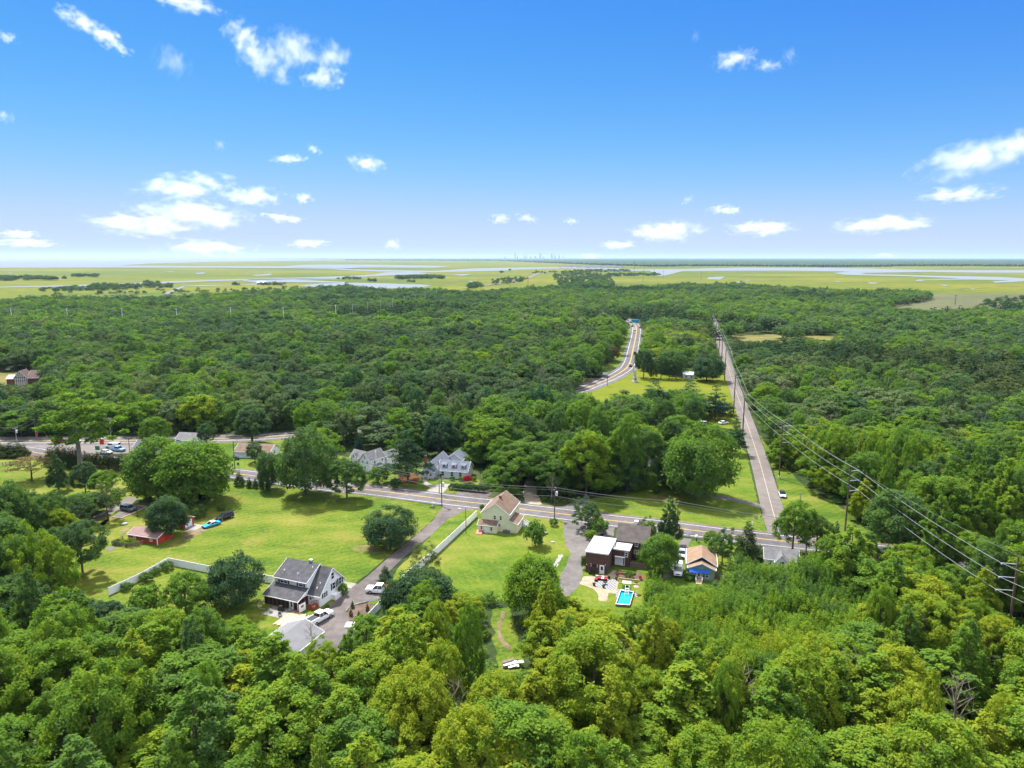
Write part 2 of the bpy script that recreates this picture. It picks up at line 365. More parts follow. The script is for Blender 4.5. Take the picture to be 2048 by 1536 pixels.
# thin winding tidal creeks
_cr = random.Random(4)
def tidal(a, b, w, n=14):
    A, B = G(*a), G(*b); d = B - A; s = Vector((-d.y, d.x, 0)).normalized(); P = []; o = 0.0
    for i in range(n + 1):
        o = 0.75 * o + _cr.uniform(-1, 1) * d.length * 0.035; P.append(A + d * (i / n) + s * (o if 0 < i < n else 0))
    k = MB(); strip(k, smooth_line(P, 4), w / 2, -w / 2, 0.3); q = k.build('creek', M_mud if w < 8 else M_water, fix=False); q['kind'] = 'structure'
M_mud = mat('creek_mud', (0.05, 0.055, 0.04), 0.6)
for a, b, w in (((1540, 561), (2080, 572), 5), ((1640, 566), (1890, 571), 4), ((1900, 580), (2060, 572), 4), ((200, 592), (268, 583), 5), ((120, 547), (420, 545), 9), ((560, 551), (300, 556), 8), ((60, 566), (280, 561), 7), ((870, 563), (1010, 555), 7), ((1380, 549), (1600, 547), 9), ((1480, 556), (1650, 553), 7), ((1880, 548), (2060, 551), 10), ((620, 541), (480, 546), 10), ((900, 557), (1040, 549), 7), ((1240, 562), (1400, 561), 5), ((700, 560), (860, 552), 6)): tidal(a, b, w)
# ------------------------------------------------------------------ roads
main_px = [(-160, 890), (0, 896), (58, 902), (92, 908), (280, 928), (470, 947), (655, 972), (742, 980), (900, 1000), (971, 1008), (1044, 1018), (1142, 1030), (1215, 1040), (1300, 1049.5), (1417, 1064.5), (1500, 1075), (1600, 1085.5), (1700, 1096), (1810, 1108), (2050, 1135), (2300, 1160)]
MAIN = smooth_line([G(*p) for p in main_px], 5)
high_px = [(-260, 884), (0, 881), (160, 881), (300, 880), (420, 877), (560, 871.5), (800, 848), (1000, 813), (1100, 795), (1158.7, 780.6), (1182, 772), (1210, 760.6), (1233.7, 749), (1250, 738.4), (1257, 730), (1262, 718), (1265.4, 702), (1269, 685.6), (1272.4, 667), (1273, 656), (1271, 650.5), (1266.5, 646), (1260, 642.5), (1246, 637), (1220, 630)]
HIGH = smooth_line([G(*p) for p in high_px], 5)
SIDE = smooth_line([G(*p) for p in [(1568, 1084), (1551, 1040), (1536, 985), (1522, 933), (1508, 888), (1490, 835), (1478, 800), (1462, 754), (1449, 710), (1437, 675), (1427, 640), (1420, 620)]], 4)
DRIVE = smooth_line([G(*p) for p in [(928, 1000), (905, 1015), (880, 1040), (843, 1074), (800, 1108), (760, 1145), (722, 1177), (690, 1205), (660, 1235), (625, 1290)]], 5)
CAUSE = smooth_line([G(*p) for p in [(930, 577), (955, 573), (1000, 567), (1030, 562), (1055, 557), (1068, 551), (1082, 546), (1125, 543.3), (1200, 540)]], 5)
EXTRA_OPEN_LINES = [(MAIN, 6.3), (HIGH, 7.5), (SIDE, 4.5), (CAUSE, 12)]
def road(name, L, half_l, half_r, z, m, lines=(), centre=None, zline=0.006):
    mb = MB(); strip(mb, L, half_l, -half_r, z); o = mb.build(name, m, fix=False); o['kind'] = 'structure'
    if o.data.polygons[0].normal.z < 0: o.data.flip_normals()
    for off, w in lines:
        k = MB(); strip(k, L, off + w / 2, off - w / 2, z + zline); k.build('edge_line', M_white, o, fix=False)
    for off, w in (centre or ()):
        k = MB(); strip(k, L, off + w / 2, off - w / 2, z + zline); k.build('centre_line', M_yellow, o, fix=False)
    return o
px_sheet('asphalt_apron', [(-160, 873), (0, 875), (160, 876), (330, 873), (440, 868), (440, 886), (345, 886), (322, 906), (180, 908), (95, 909), (40, 904), (-160, 896)], 0.012, M_oldroad, rag=0.2)
road('main_road', MAIN, 4.9, 4.9, 0.020, M_asphalt, lines=((3.75, 0.14), (-3.75, 0.14)), centre=((0.14, 0.12), (-0.14, 0.12)))
road('highway', HIGH, 6.0, 7.0, 0.026, M_asphalt, lines=((3.7, 0.2), (-3.7, 0.2)), centre=((0.2, 0.2), (-0.2, 0.2)))
sr = road('side_road', SIDE, 3.05, 3.05, 0.016, M_oldroad, zline=0.006)
for i in range(2, len(SIDE) - 1):
    pass
mb = MB(); strip(mb, SIDE[3:34], 0.09, -0.09, 0.022); mb.build('seam', mat('pale_seam', (0.33, 0.28, 0.2), 0.8, noise=0.3, nscale=0.6), sr, fix=False)
road('causeway_road', CAUSE, 9, 9, 0.9, M_oldroad)
# ------------------------------------------------------------------ lawns, drives, bare patches
LAWN_MAIN = [(455, 962), (540, 972), (640, 978), (760, 994), (893, 1014), (870, 1036), (770, 1118), (705, 1172), (690, 1215), (560, 1270), (400, 1290), (240, 1250), (60, 1190), (60, 1120), (180, 1085), (195, 1050), (260, 1010), (330, 1000), (380, 985)]
px_sheet('lawn', LAWN_MAIN, 0.0, M_lawn, seed=3)
px_sheet('lawn', [(905, 1022), (935, 1017), (1030, 1024), (1145, 1041), (1150, 1120), (1140, 1170), (1085, 1212), (1000, 1203), (900, 1192), (815, 1190), (770, 1215), (720, 1268), (690, 1260), (757, 1180)], 0.0, M_lawn2, seed=4)
px_sheet('lawn', [(-200, 915), (60, 914), (110, 920), (180, 932), (300, 940), (400, 950), (420, 1000), (250, 1000), (200, 1060), (60, 1010), (-200, 1010)], 0.0, M_lawn, seed=5)
px_sheet('lawn', [(430, 878), (560, 878), (620, 900), (640, 955), (520, 943), (440, 934), (420, 905)], 0.0, M_lawn2, seed=6)
px_sheet('lawn', [(640, 905), (800, 930), (960, 960), (950, 990), (800, 975), (650, 962)], 0.0, M_lawn, seed=7)
px_sheet('lawn', [(1165, 1003), (1250, 980), (1340, 960), (1400, 890), (1470, 880), (1492, 905), (1515, 1000), (1535, 1068), (1420, 1053), (1300, 1038), (1190, 1024)], 0.0, M_lawn2, seed=8)
px_sheet('lawn', [(1548, 940), (1530, 900), (1520, 870), (1540, 900), (1600, 965), (1690, 1020), (1760, 1075), (1760, 1090), (1600, 1078), (1568, 1030)], 0.0, M_lawn, seed=9)
px_sheet('lawn', [(1140, 790), (1190, 776), (1240, 760), (1268, 735), (1275, 715), (1300, 745), (1390, 757), (1448, 745), (1465, 775), (1497, 850), (1470, 860), (1300, 830), (1150, 815)], 0.0, ground_mat('mown_field_grass', (0.085, 0.122, 0.005), (0.115, 0.14, 0.007), (0.15, 0.145, 0.018), 0.03, 0.1, 0.8, streak=(0.9, 0.3)), seed=10)
px_sheet('verge', [(1195, 742), (1215, 728), (1237, 705), (1245, 690), (1252, 660), (1262, 655), (1262, 690), (1250, 715), (1236, 735)], 0.001, M_lawn2, rag=0.5, seed=11)
px_sheet('meadow', [(1462, 668), (1570, 668), (1700, 671), (1830, 674), (2200, 676), (2200, 682), (1690, 682), (1600, 684), (1560, 688), (1470, 681)], 0.0, M_meadow, rag=0, seed=11)
px_sheet('meadow', [(-100, 743), (10, 745), (60, 743), (100, 748), (95, 775), (-100, 780)], 0.0, M_meadow, seed=12)
px_sheet('lawn', [(1130, 1080), (1340, 1080), (1480, 1085), (1480, 1190), (1330, 1260), (1180, 1270), (1130, 1180)], -0.002, M_lawn2, seed=13)
# verge strips along the road (bare edge)
vm = MB(); strip(vm, MAIN[25:], 5.6, 4.7, 0.004); tag(vm.build('verge', M_dirt, fix=False), kind='structure')
road('driveway', DRIVE, 1.75, 1.75, 0.010, M_drive)
px_sheet('driveway', [(886, 1011), (960, 1016), (928, 1022), (900, 1036), (880, 1040), (868, 1040), (880, 1022)], 0.0135, M_drive, rag=0.1)
px_sheet('parking_pad', [(700, 1176), (735, 1172), (757, 1180), (790, 1184), (806, 1196), (760, 1200), (735, 1203), (712, 1211), (692, 1222), (655, 1258), (625, 1300), (570, 1280), (640, 1222), (668, 1205)], 0.006, M_gravel, rag=0.15)
px_sheet('driveway', [(712, 1168), (740, 1168), (735, 1185), (705, 1210), (680, 1232), (640, 1275), (600, 1290), (648, 1228), (690, 1190)], 0.0165, M_drive, rag=0.1)
px_sheet('parking_pad', [(600, 1310), (640, 1270), (662, 1238), (694, 1221), (702, 1246), (712, 1258), (690, 1310)], 0.003, M_drive, rag=0.15)
px_sheet('footpath', [(684, 1160), (690, 1163), (713, 1167), (703, 1176), (696, 1176), (694, 1170), (683, 1167)], 0.014, M_concrete, rag=0.05, step=0.5)
px_sheet('gravel_lot', [(1128, 1040), (1160, 1043), (1185, 1046), (1230, 1052), (1226, 1075), (1200, 1085), (1175, 1096), (1170, 1120), (1165, 1150), (1160, 1170), (1130, 1200), (1112, 1180), (1120, 1150), (1135, 1125), (1142, 1108), (1130, 1090), (1127, 1070)], 0.008, M_gravel, rag=0.25)
px_sheet('gravel_lot', [(905, 993), (925, 976), (970, 981), (985, 985), (965, 1004), (930, 1000)], 0.009, M_drive, rag=0.2)
px_sheet('dirt_track', [(1050, 1005), (1046, 985), (1052, 962), (1055, 945), (1062, 945), (1070, 965), (1074, 990), (1085, 1008), (1065, 1010)], 0.007, M_sand, rag=0.4, step=1.0)
px_sheet('gravel_lot', [(1120, 1017), (1150, 1000), (1180, 992), (1178, 1006), (1155, 1024)], 0.007, M_gravel, rag=0.3)
px_sheet('driveway', [(1350, 973), (1400, 983), (1450, 992), (1500, 1003), (1523, 1009), (1524, 1017), (1495, 1009), (1440, 997), (1390, 989), (1340, 979)], 0.006, M_gravel, rag=0.1)
px_sheet('footpath', [(845, 960), (852, 958), (856, 966), (870, 971), (883, 967), (902, 968), (886, 986), (852, 982), (862, 976), (848, 969)], 0.007, M_concrete, rag=0.03, step=0.6)
px_sheet('pine_needle_bed', [(795, 950), (812, 942), (836, 950), (842, 958), (830, 968), (800, 966)], 0.005, M_needles, rag=0.5)
px_sheet('dirt_track', [(365, 1062), (385, 1058), (412, 1046), (440, 1032), (462, 1024), (474, 1026), (455, 1036), (432, 1050), (405, 1065), (385, 1075), (364, 1083), (360, 1078), (375, 1069)], 0.005, M_dirt, rag=0.4, step=0.8)
px_sheet('dirt_patch', [(700, 1094), (740, 1090), (770, 1098), (772, 1106), (740, 1107), (712, 1103)], 0.004, M_worn, rag=0.6, step=1.0, seed=5)
px_sheet('dirt_patch', [(808, 1072), (830, 1064), (842, 1058), (848, 1050), (850, 1053), (838, 1066), (815, 1078)], 0.004, M_worn, rag=0.4, step=0.9, seed=6)
px_sheet('dirt_patch', [(240, 1062), (258, 1052), (262, 1056), (250, 1064), (240, 1068)], 0.004, M_dirt, rag=0.3, step=0.8, seed=7)
px_sheet('dirt_patch', [(212, 1097), (225, 1092), (234, 1095), (222, 1102), (212, 1104)], 0.004, M_gravel, rag=0.3, step=0.8, seed=8)
px_sheet('dirt_patch', [(1300, 993), (1322, 990), (1340, 996), (1330, 1001), (1310, 999)], 0.004, M_worn, rag=0.5, step=0.9, seed=9)
px_sheet('rubble_strip', [(1106, 1130), (1112, 1118), (1122, 1106), (1126, 1110), (1118, 1124), (1110, 1138)], 0.004, M_concrete, rag=0.4, step=0.7, seed=10)
px_sheet('parking_pad', [(218, 1036), (248, 1020), (258, 1010), (292, 1014), (295, 1016), (243, 1037), (228, 1036)], 0.006, M_gravel, rag=0.1)
px_sheet('driveway', [(170, 1045), (195, 1028), (214, 1016), (240, 1004), (256, 993), (275, 996), (262, 1010), (232, 1022), (205, 1036), (180, 1049)], 0.007, M_oldroad, rag=0.2)
px_sheet('driveway', [(60, 1098), (85, 1085), (92, 1092), (66, 1106)], 0.007, M_oldroad, rag=0.2)
px_sheet('dirt_track', [(1004, 1222), (1012, 1224), (1003, 1245), (1000, 1262), (1008, 1280), (1026, 1296), (1020, 1300), (1000, 1284), (993, 1264), (995, 1244)], 0.005, M_dirt, rag=0.2, step=0.8)
px_sheet('clearing', [(985, 1218), (1022, 1214), (1030, 1260), (1046, 1305), (1040, 1345), (1000, 1345), (988, 1290)], 0.002, M_lawn, rag=0.5)
px_sheet('gravel_lot', [(1335, 1072), (1343, 1073), (1334, 1125), (1322, 1128)], 0.004, M_gravel, rag=0.1)
px_sheet('gravel_lot', [(1368, 1076), (1384, 1078), (1372, 1100), (1360, 1150), (1325, 1158), (1330, 1110)], 0.004, M_gravel, rag=0.15)
px_sheet('gravel_lot', [(1160, 766), (1180, 757), (1196, 756), (1190, 764), (1176, 770)], 0.003, M_dirt, rag=0.3)
# ------------------------------------------------------------------ haze: one closed box of even air
hz = MB(); hz.box(-75000, 75000, -75000, 75000, -1.2, 230); haze = hz.build('haze', [])
hm = bpy.data.materials.new('haze_air'); hm.use_nodes = True; hm.node_tree.nodes.clear()
ho = hm.node_tree.nodes.new('ShaderNodeOutputMaterial'); hv = hm.node_tree.nodes.new('ShaderNodeVolumePrincipled')
hv.inputs['Color'].default_value = (0.52, 0.68, 0.95, 1); hv.inputs['Density'].default_value = 2.4e-5; hv.inputs['Anisotropy'].default_value = 0.2
hm.node_tree.links.new(hv.outputs[0], ho.inputs['Volume'])
haze.data.materials.append(hm); haze['kind'] = 'stuff'
# ------------------------------------------------------------------ clouds: bodies of scattering droplets at their distance
CL = [(160, 42, 95, 36, 24, .8, 'bright streak-shaped cloud at upper left, its upper end'), (215, 76, 90, 34, 30, 1., 'tapering tail of the bright streak-shaped cloud at upper left'), (345, 122, 74, 62, 15, .3, 'thin torn wisp between the two bright upper-left clouds'), (372, 4, 130, 34, 4, .9, 'cloud cut by the top edge of the picture'),
 (486, 74, 84, 58, 35, 1., 'rounded head of the large ragged cloud'), (530, 122, 120, 64, 25, 1., 'body of the large ragged cloud, lower left arm'), (594, 98, 120, 70, 12, .8, 'middle of the large ragged cloud'), (664, 116, 90, 62, -10, .7, 'right arm of the large ragged cloud'), (648, 156, 96, 38, -8, .8, 'lower right puff of the large ragged cloud'),
 (370, 374, 190, 48, -6, .9, 'long cloud above the stack of three on the left'), (388, 426, 220, 56, 6, 1., 'widest cloud of the left stack'), (280, 450, 205, 44, 3, 1., 'lowest cloud of the left stack'), (503, 393, 120, 40, 0, .9, 'cloud right of the left stack'), (606, 396, 44, 22, 0, .9, 'small round cloud right of the left stack'), (566, 437, 80, 18, 6, .8, 'thin flat cloud right of the widest left cloud'),
 (578, 318, 72, 18, -4, .6, 'thin cloud streak at mid-left'), (732, 326, 84, 34, 10, .8, 'curved cloud near the centre'), (628, 299, 34, 18, 25, .6, 'tiny slanted cloud at mid-left'), (440, 290, 26, 20, 0, .35, 'faint tiny puff at mid-left'), (412, 496, 185, 36, 0, .5, 'faint wide cloud low over the bay'), (618, 487, 95, 18, 0, .7, 'low flat cloud over the marsh at left'), (786, 489, 38, 24, 10, 1., 'small bright cloud low over the pond'),
 (36, 468, 80, 18, 0, .7, 'low cloud at the left edge, upper one'), (50, 486, 120, 20, 0, .5, 'low cloud at the left edge, lower one'), (1468, 119, 84, 40, -6, 1., 'bright small cloud at upper right'), (1535, 131, 60, 24, 5, .35, 'faint wisp right of the bright upper-right cloud'), (1580, 112, 34, 36, -40, .25, 'faint curl at the end of the upper-right wisp'), (1950, 316, 215, 72, -14, 1., 'large cloud at the right edge'), (2040, 290, 110, 60, -14, 1., 'right end of the large cloud at the right edge'),
 (1918, 389, 150, 32, -3, .8, 'flat cloud below the large right-edge cloud'), (1768, 448, 185, 36, -3, .8, 'long flat cloud low on the right'), (1330, 463, 160, 42, -2, 1., 'bright puffy cloud low right of centre'), (1236, 490, 80, 18, 0, .8, 'low cloud below left of the bright puffy cloud'), (1522, 457, 135, 32, 0, .9, 'cloud right of the bright puffy cloud'), (1450, 420, 70, 20, 0, .8, 'small cloud above the bright puffy cloud'), (1000, 438, 44, 20, 0, .9, 'small cloud left of centre line'), (1054, 437, 50, 20, 8, .5, 'broken little cloud at the centre'), (1142, 443, 34, 14, 0, .5, 'tiny faint cloud near the centre'), (1180, 512, 54, 12, 0, .9, 'tiny cloud on the horizon right of the skyline'), (1770, 511, 50, 10, 0, .8, 'tiny cloud on the right horizon'), (1376, 400, 30, 16, -30, .3, 'faint speck of cloud above the puffy one'), (1391, 72, 20, 26, 0, .2, 'faint speck at top right'), (8, 232, 40, 26, 10, .3, 'faint puff at the left edge'), (12, 75, 46, 22, 0, .45, 'faint cloud at the upper left edge'), (1290, 455, 40, 16, 0, .4, 'thin shred left of the bright puffy cloud')]
cm_ = bpy.data.materials.new('cloud_droplets'); cm_.use_nodes = True; nt = cm_.node_tree; nt.nodes.clear(); NL = nt.links
c_out = nt.nodes.new('ShaderNodeOutputMaterial'); c_sc = nt.nodes.new('ShaderNodeVolumePrincipled'); NL.new(c_sc.outputs[0], c_out.inputs['Volume'])
c_sc.inputs['Color'].default_value = (0.95, 0.95, 0.965, 1); c_sc.inputs['Anisotropy'].default_value = 0.1
c_tc = nt.nodes.new('ShaderNodeTexCoord'); c_oi = nt.nodes.new('ShaderNodeObjectInfo')
c_len = nt.nodes.new('ShaderNodeVectorMath'); c_len.operation = 'LENGTH'; NL.new(c_tc.outputs['Object'], c_len.inputs[0])
c_map = nt.nodes.new('ShaderNodeVectorMath'); c_map.operation = 'MULTIPLY_ADD'; NL.new(c_tc.outputs['Object'], c_map.inputs[0]); c_map.inputs[1].default_value = (2.3, 2.3, 1.15)
c_off = nt.nodes.new('ShaderNodeVectorMath'); c_off.operation = 'SCALE'; NL.new(c_oi.outputs['Location'], c_off.inputs[0]); c_off.inputs['Scale'].default_value = 0.013; NL.new(c_off.outputs[0], c_map.inputs[2])
c_no = nt.nodes.new('ShaderNodeTexNoise'); c_no.inputs['Scale'].default_value = 1.25; c_no.inputs['Detail'].default_value = 6.0; c_no.inputs['Roughness'].default_value = 0.6; NL.new(c_map.outputs[0], c_no.inputs['Vector'])
def c_m(op, a, b=0.0, c=0.0):
    n = nt.nodes.new('ShaderNodeMath'); n.operation = op
    for i, v in enumerate((a, b, c)):
        if isinstance(v, (int, float)): n.inputs[i].default_value = v
        else: NL.new(v, n.inputs[i])
    return n.outputs[0]
c_f = c_m('ADD', c_m('MULTIPLY_ADD', c_len.outputs['Value'], -0.95, 0.62), c_m('MULTIPLY_ADD', c_no.outputs['Fac'], 2.9, -1.42))
c_mr = nt.nodes.new('ShaderNodeMapRange'); c_mr.interpolation_type = 'SMOOTHSTEP'; c_mr.inputs['From Min'].default_value = 0.0; c_mr.inputs['From Max'].default_value = 1.0; NL.new(c_f, c_mr.inputs['Value'])
c_at = nt.nodes.new('ShaderNodeAttribute'); c_at.attribute_type = 'OBJECT'; c_at.attribute_name = 'droplets'
NL.new(c_m('MULTIPLY', c_mr.outputs[0], c_at.outputs['Fac']), c_sc.inputs['Density'])
bm = bmesh.new(); bmesh.ops.create_icosphere(bm, subdivisions=2, radius=1.02); c_me = bpy.data.meshes.new('cloud'); bm.to_mesh(c_me); bm.free(); c_me.materials.append(cm_)
for i, (u, v, w, h, tilt, dn, lb) in enumerate(CL):
    dx, dy = (u - 1024) / FPX, (768 - v) / FPX; d = Vector((dx, CP + dy * SP, -SP + dy * CP)).normalized()
    el = math.asin(max(d.z, 0.003)); D = min(1500 / math.tan(el), 42000) * (1 + 0.03 * ((i * 37) % 10 - 5) / 5)
    D = max(D, 400 / math.tan(el)) if 400 / math.tan(el) < 42000 else D
    p = d / math.cos(el) * D + Vector((0, 0, CAMH)); m_ = (p - Vector((0, 0, CAMH))).length / FPX / math.sqrt(1 + dx * dx + dy * dy) * 1.0
    o = bpy.data.objects.new('cloud', c_me); COL.objects.link(o); o.location = p
    sx, sz = w * m_ * 0.62, h * m_ * 0.66; o.scale = (sx, sx * 0.7, sz)
    az = math.atan2(d.x, d.y); o.rotation_mode = 'YXZ'
    o.matrix_world = Matrix.Translation(p) @ Matrix.Rotation(-az, 4, 'Z') @ Matrix.Rotation(R(tilt), 4, 'Y') @ Matrix.Diagonal((sx, sx * 0.7, sz, 1))
    o['droplets'] = 4.6 * dn / (sz * 2 + sx * 0.3)
    tag(o, lb if lb.startswith(('cloud', 'tiny', 'faint', 'thin', 'small', 'low', 'large', 'long', 'bright', 'flat')) else lb, 'cloud', 'fair-weather clouds')
cy.volume_step_rate = 1.0; cy.volume_max_steps = 128
# ------------------------------------------------------------------ leaves
def leaf_mat(name, ramp, trans=0.38, gloss=0.0):
    """Leaf: diffuse + translucent; colour from a per-tree 'leaf_hue' and a per-leaf 'tint'."""
    m = bpy.data.materials.new(name); m.use_nodes = True; nt = m.node_tree; L = nt.links; nt.nodes.clear()
    out = _nd(nt, 'ShaderNodeOutputMaterial')
    ah = _nd(nt, 'ShaderNodeAttribute', attribute_type='INSTANCER', attribute_name='leaf_hue')
    at = _nd(nt, 'ShaderNodeAttribute', attribute_type='GEOMETRY', attribute_name='tint')
    ad = _nd(nt, 'ShaderNodeMath', operation='MULTIPLY_ADD'); L.new(at.outputs['Fac'], ad.inputs[0]); ad.inputs[1].default_value = 0.34; L.new(ah.outputs['Fac'], ad.inputs[2])
    sb = _nd(nt, 'ShaderNodeMath', operation='SUBTRACT'); L.new(ad.outputs[0], sb.inputs[0]); sb.inputs[1].default_value = 0.17
    rp = _nd(nt, 'ShaderNodeValToRGB'); els = rp.color_ramp.elements
    for i, (p, c) in enumerate(ramp):
        e = els[i] if i < 2 else els.new(p)
        e.position = p; e.color = (*c, 1)
    L.new(sb.outputs[0], rp.inputs[0])
    d = _nd(nt, 'ShaderNodeBsdfDiffuse'); t = _nd(nt, 'ShaderNodeBsdfTranslucent'); mx = _nd(nt, 'ShaderNodeMixShader'); mx.inputs[0].default_value = trans
    L.new(rp.outputs[0], d.inputs[0])
    br = _nd(nt, 'ShaderNodeMix', data_type='RGBA', blend_type='MULTIPLY'); br.inputs[0].default_value = 1.0; L.new(rp.outputs[0], br.inputs[6]); br.inputs[7].default_value = (1.3, 1.45, 0.6, 1)
    L.new(br.outputs[2], t.inputs[0])
    L.new(d.outputs[0], mx.inputs[1]); L.new(t.outputs[0], mx.inputs[2]); L.new(mx.outputs[0], out.inputs[0])
    return m
# hue 0 blue-green dark .. 0.5 mid .. 0.8 yellow-green .. 1.0 yellow
RAMP_B = [(0.0, (0.036, 0.086, 0.052)), (1.0, (0.26, 0.295, 0.028)), (0.22, (0.070, 0.122, 0.060)), (0.45, (0.098, 0.172, 0.044)), (0.65, (0.130, 0.228, 0.032)), (0.82, (0.185, 0.265, 0.028))]
RAMP_P = [(0.0, (0.024, 0.066, 0.046)), (1.0, (0.11, 0.14, 0.035)), (0.3, (0.036, 0.080, 0.038)), (0.6, (0.07, 0.098, 0.032))]
RAMP_R = [(0.0, (0.12, 0.055, 0.025)), (1.0, (0.26, 0.13, 0.04)), (0.5, (0.18, 0.1, 0.03))]
M_leaf = leaf_mat('broad_leaves', RAMP_B, 0.45); M_needle = leaf_mat('conifer_needles', RAMP_P, 0.2); M_rust = leaf_mat('rusty_leaves', RAMP_R, 0.3)
M_oak = leaf_mat('grey_green_oak_leaves', [(0.0, (0.05, 0.085, 0.055)), (1.0, (0.2, 0.235, 0.085)), (0.5, (0.105, 0.155, 0.065))], 0.35)
M_bloom = leaf_mat('mimosa_leaves', [(0.0, (0.06, 0.1, 0.03)), (1.0, (0.34, 0.19, 0.11)), (0.5, (0.12, 0.13, 0.05))], 0.3)
M_redleaf = leaf_mat('red_leaves', [(0.0, (0.25, 0.02, 0.03)), (1.0, (0.45, 0.03, 0.05))], 0.3)
M_bark = mat('bark_brown', (0.085, 0.062, 0.045), 0.95, col2=(0.16, 0.125, 0.095), nscale=3, bump=0.6, bscale=12)
M_bark_pale = mat('bark_pale', (0.2, 0.17, 0.13), 0.95, col2=(0.36, 0.32, 0.26), nscale=2, bump=0.4, bscale=10)
# ------------------------------------------------------------------ crowns
def leaf_mesh(name, clumps, per, size, rng, m, aspect=0.62, flat=0.0, up=0.45, clump_tint=0.55, tri=False, dome=0.55, soft=0.24):
    """clumps: (x,y,z,rx,rz[,tint]) ellipsoidal leaf clusters; leaves sit in each cluster's outer shell."""
    C = np.array([c[:5] for c in clumps]); n = len(C)
    tnt = np.array([c[5] if len(c) > 5 else rng.random() for c in clumps])
    w = C[:, 3] ** 2; w = w / w.sum(); cnt = np.maximum(3, (w * per * n).astype(int))
    idx = np.repeat(np.arange(n), cnt); N = len(idx)
    d = rng.normal(size=(N, 3)); d[:, 2] += 0.35; d /= np.linalg.norm(d, axis=1, keepdims=True)
    rad = 0.30 + 0.55 * rng.random(N) + soft * np.abs(rng.normal(size=N))
    P = C[idx, :3] + d * np.stack([C[idx, 3], C[idx, 3], C[idx, 4]], 1) * rad[:, None]
    cc = C[:, :3].mean(0); cc[2] = C[:, 2].min() * 0.6 + C[:, 2].max() * 0.4; ex = np.abs(C[:, :3] - cc).max(0) + 1e-6
    od = (P - cc) / ex; od /= np.linalg.norm(od, axis=1, keepdims=True) + 1e-9
    nr = d * 0.28 + od * dome + rng.normal(size=(N, 3)) * 0.52; nr[:, 2] += up; nr /= np.linalg.norm(nr, axis=1, keepdims=True)
    if flat: nr[:, :2] *= (1 - flat); nr /= np.linalg.norm(nr, axis=1, keepdims=True)
    a = np.cross(nr, rng.normal(size=(N, 3))); a /= np.linalg.norm(a, axis=1, keepdims=True); b = np.cross(nr, a)
    s = size * (0.6 + 0.8 * rng.random(N))[:, None]
    if tri:
        V = np.stack([P - a * s * 0.6 - b * s * 0.4, P + a * s * 0.6 - b * s * 0.4, P + b * s * 0.7], 1).reshape(-1, 3); k = 3
    else:
        V = np.stack([P - a * s * 0.5, P + b * s * 0.5 * aspect, P + a * s * 0.5, P - b * s * 0.5 * aspect], 1).reshape(-1, 3); k = 4
    me = bpy.data.meshes.new(name); me.vertices.add(len(V)); me.vertices.foreach_set('co', V.astype(np.float32).ravel())
    me.loops.add(N * k); me.loops.foreach_set('vertex_index', np.arange(N * k, dtype=np.int32))
    me.polygons.add(N); me.polygons.foreach_set('loop_start', np.arange(0, N * k, k, dtype=np.int32))
    at = me.attributes.new('tint', 'FLOAT', 'FACE')
    tv = clump_tint * tnt[idx] + (1 - clump_tint) * rng.random(N)
    at.data.foreach_set('value', tv.astype(np.float32))
    me.materials.append(m); me.update(calc_edges=True)
    return me
def round_crown(rng, Rr, zb, zt, n, rc=(0.2, 0.34), squash=0.72, lump=0.2, top=1.0, inner=0.35):
    """Lobed crown: clusters over the envelope of a rounded crown (radius Rr, from zb to zt)."""
    h = (zt - zb) / 2; zc = zb + h; out = []
    lob = rng.normal(size=(7, 3)); lob /= np.linalg.norm(lob, axis=1, keepdims=True); la = rng.random(7) * lump * 2 - lump * 0.6
    for i in range(n):
        t = (i + 0.5) / n; z = 1 - 1.75 * t; ph = i * 2.39996 + rng.normal() * 0.25
        q = math.sqrt(max(0, 1 - z * z)); d = np.array([q * math.cos(ph), q * math.sin(ph), z])
        k = 1 + float(((lob @ d).clip(0) ** 4 * la).sum()) + rng.normal() * 0.05
        if rng.random() < inner * 0.5: k *= 0.6
        r = Rr * (rc[0] + (rc[1] - rc[0]) * rng.random())
        zz = d[2] if d[2] < 0 else d[2] * top
        hr = 0.80 if d[2] > 0 else 0.86
        out.append((d[0] * Rr * hr * k, d[1] * Rr * hr * k, zc + zz * (h - r * squash) * k, r, r * squash))
    return out
def cone_crown(rng, Rr, zb, zt, n, rc=(0.2, 0.32), pw=0.8, squash=0.8, jit=0.12):
    out = []
    for i in range(n):
        t = ((i + 0.5) / n) ** 0.62; z = zt - (zt - zb) * t
        q = Rr * (t ** pw) * (0.55 + 0.4 * rng.random()); ph = i * 2.39996 + rng.normal() * 0.3
        r = Rr * (rc[0] + (rc[1] - rc[0]) * rng.random()) * (0.55 + 0.6 * t)
        out.append((q * math.cos(ph) * (1 + rng.normal() * jit), q * math.sin(ph) * (1 + rng.normal() * jit), z, r, r * squash))
    return out
def pine_crown(rng, Rr, zb, zt, tiers, squash=0.38):
    """White pine: tiers of flat cluster-bearing branches with gaps between."""
    out = []
    for k in range(tiers):
        t = k / (tiers - 1); z = zb + (zt - zb) * t; rr = Rr * (1 - 0.82 * t ** 1.3) * (0.8 + 0.35 * rng.random()); nb = max(3, int(7 - 4 * t)); p0 = rng.random() * 6.28
        for j in range(nb):
            ph = p0 + 6.28 * j / nb + rng.normal() * 0.25; L = rr * (0.7 + 0.45 * rng.random())
            for s_ in ((0.45, 0.9, 1.0) if rr > Rr * 0.4 else (0.75,)):
                r = Rr * (0.17 + 0.1 * rng.random()) * (1.1 - 0.3 * t)
                out.append((math.cos(ph) * L * s_, math.sin(ph) * L * s_, z + 0.3 * s_ + rng.normal() * 0.2, r, r * squash))
    out.append((0, 0, zt, Rr * 0.16, Rr * 0.2)); return out
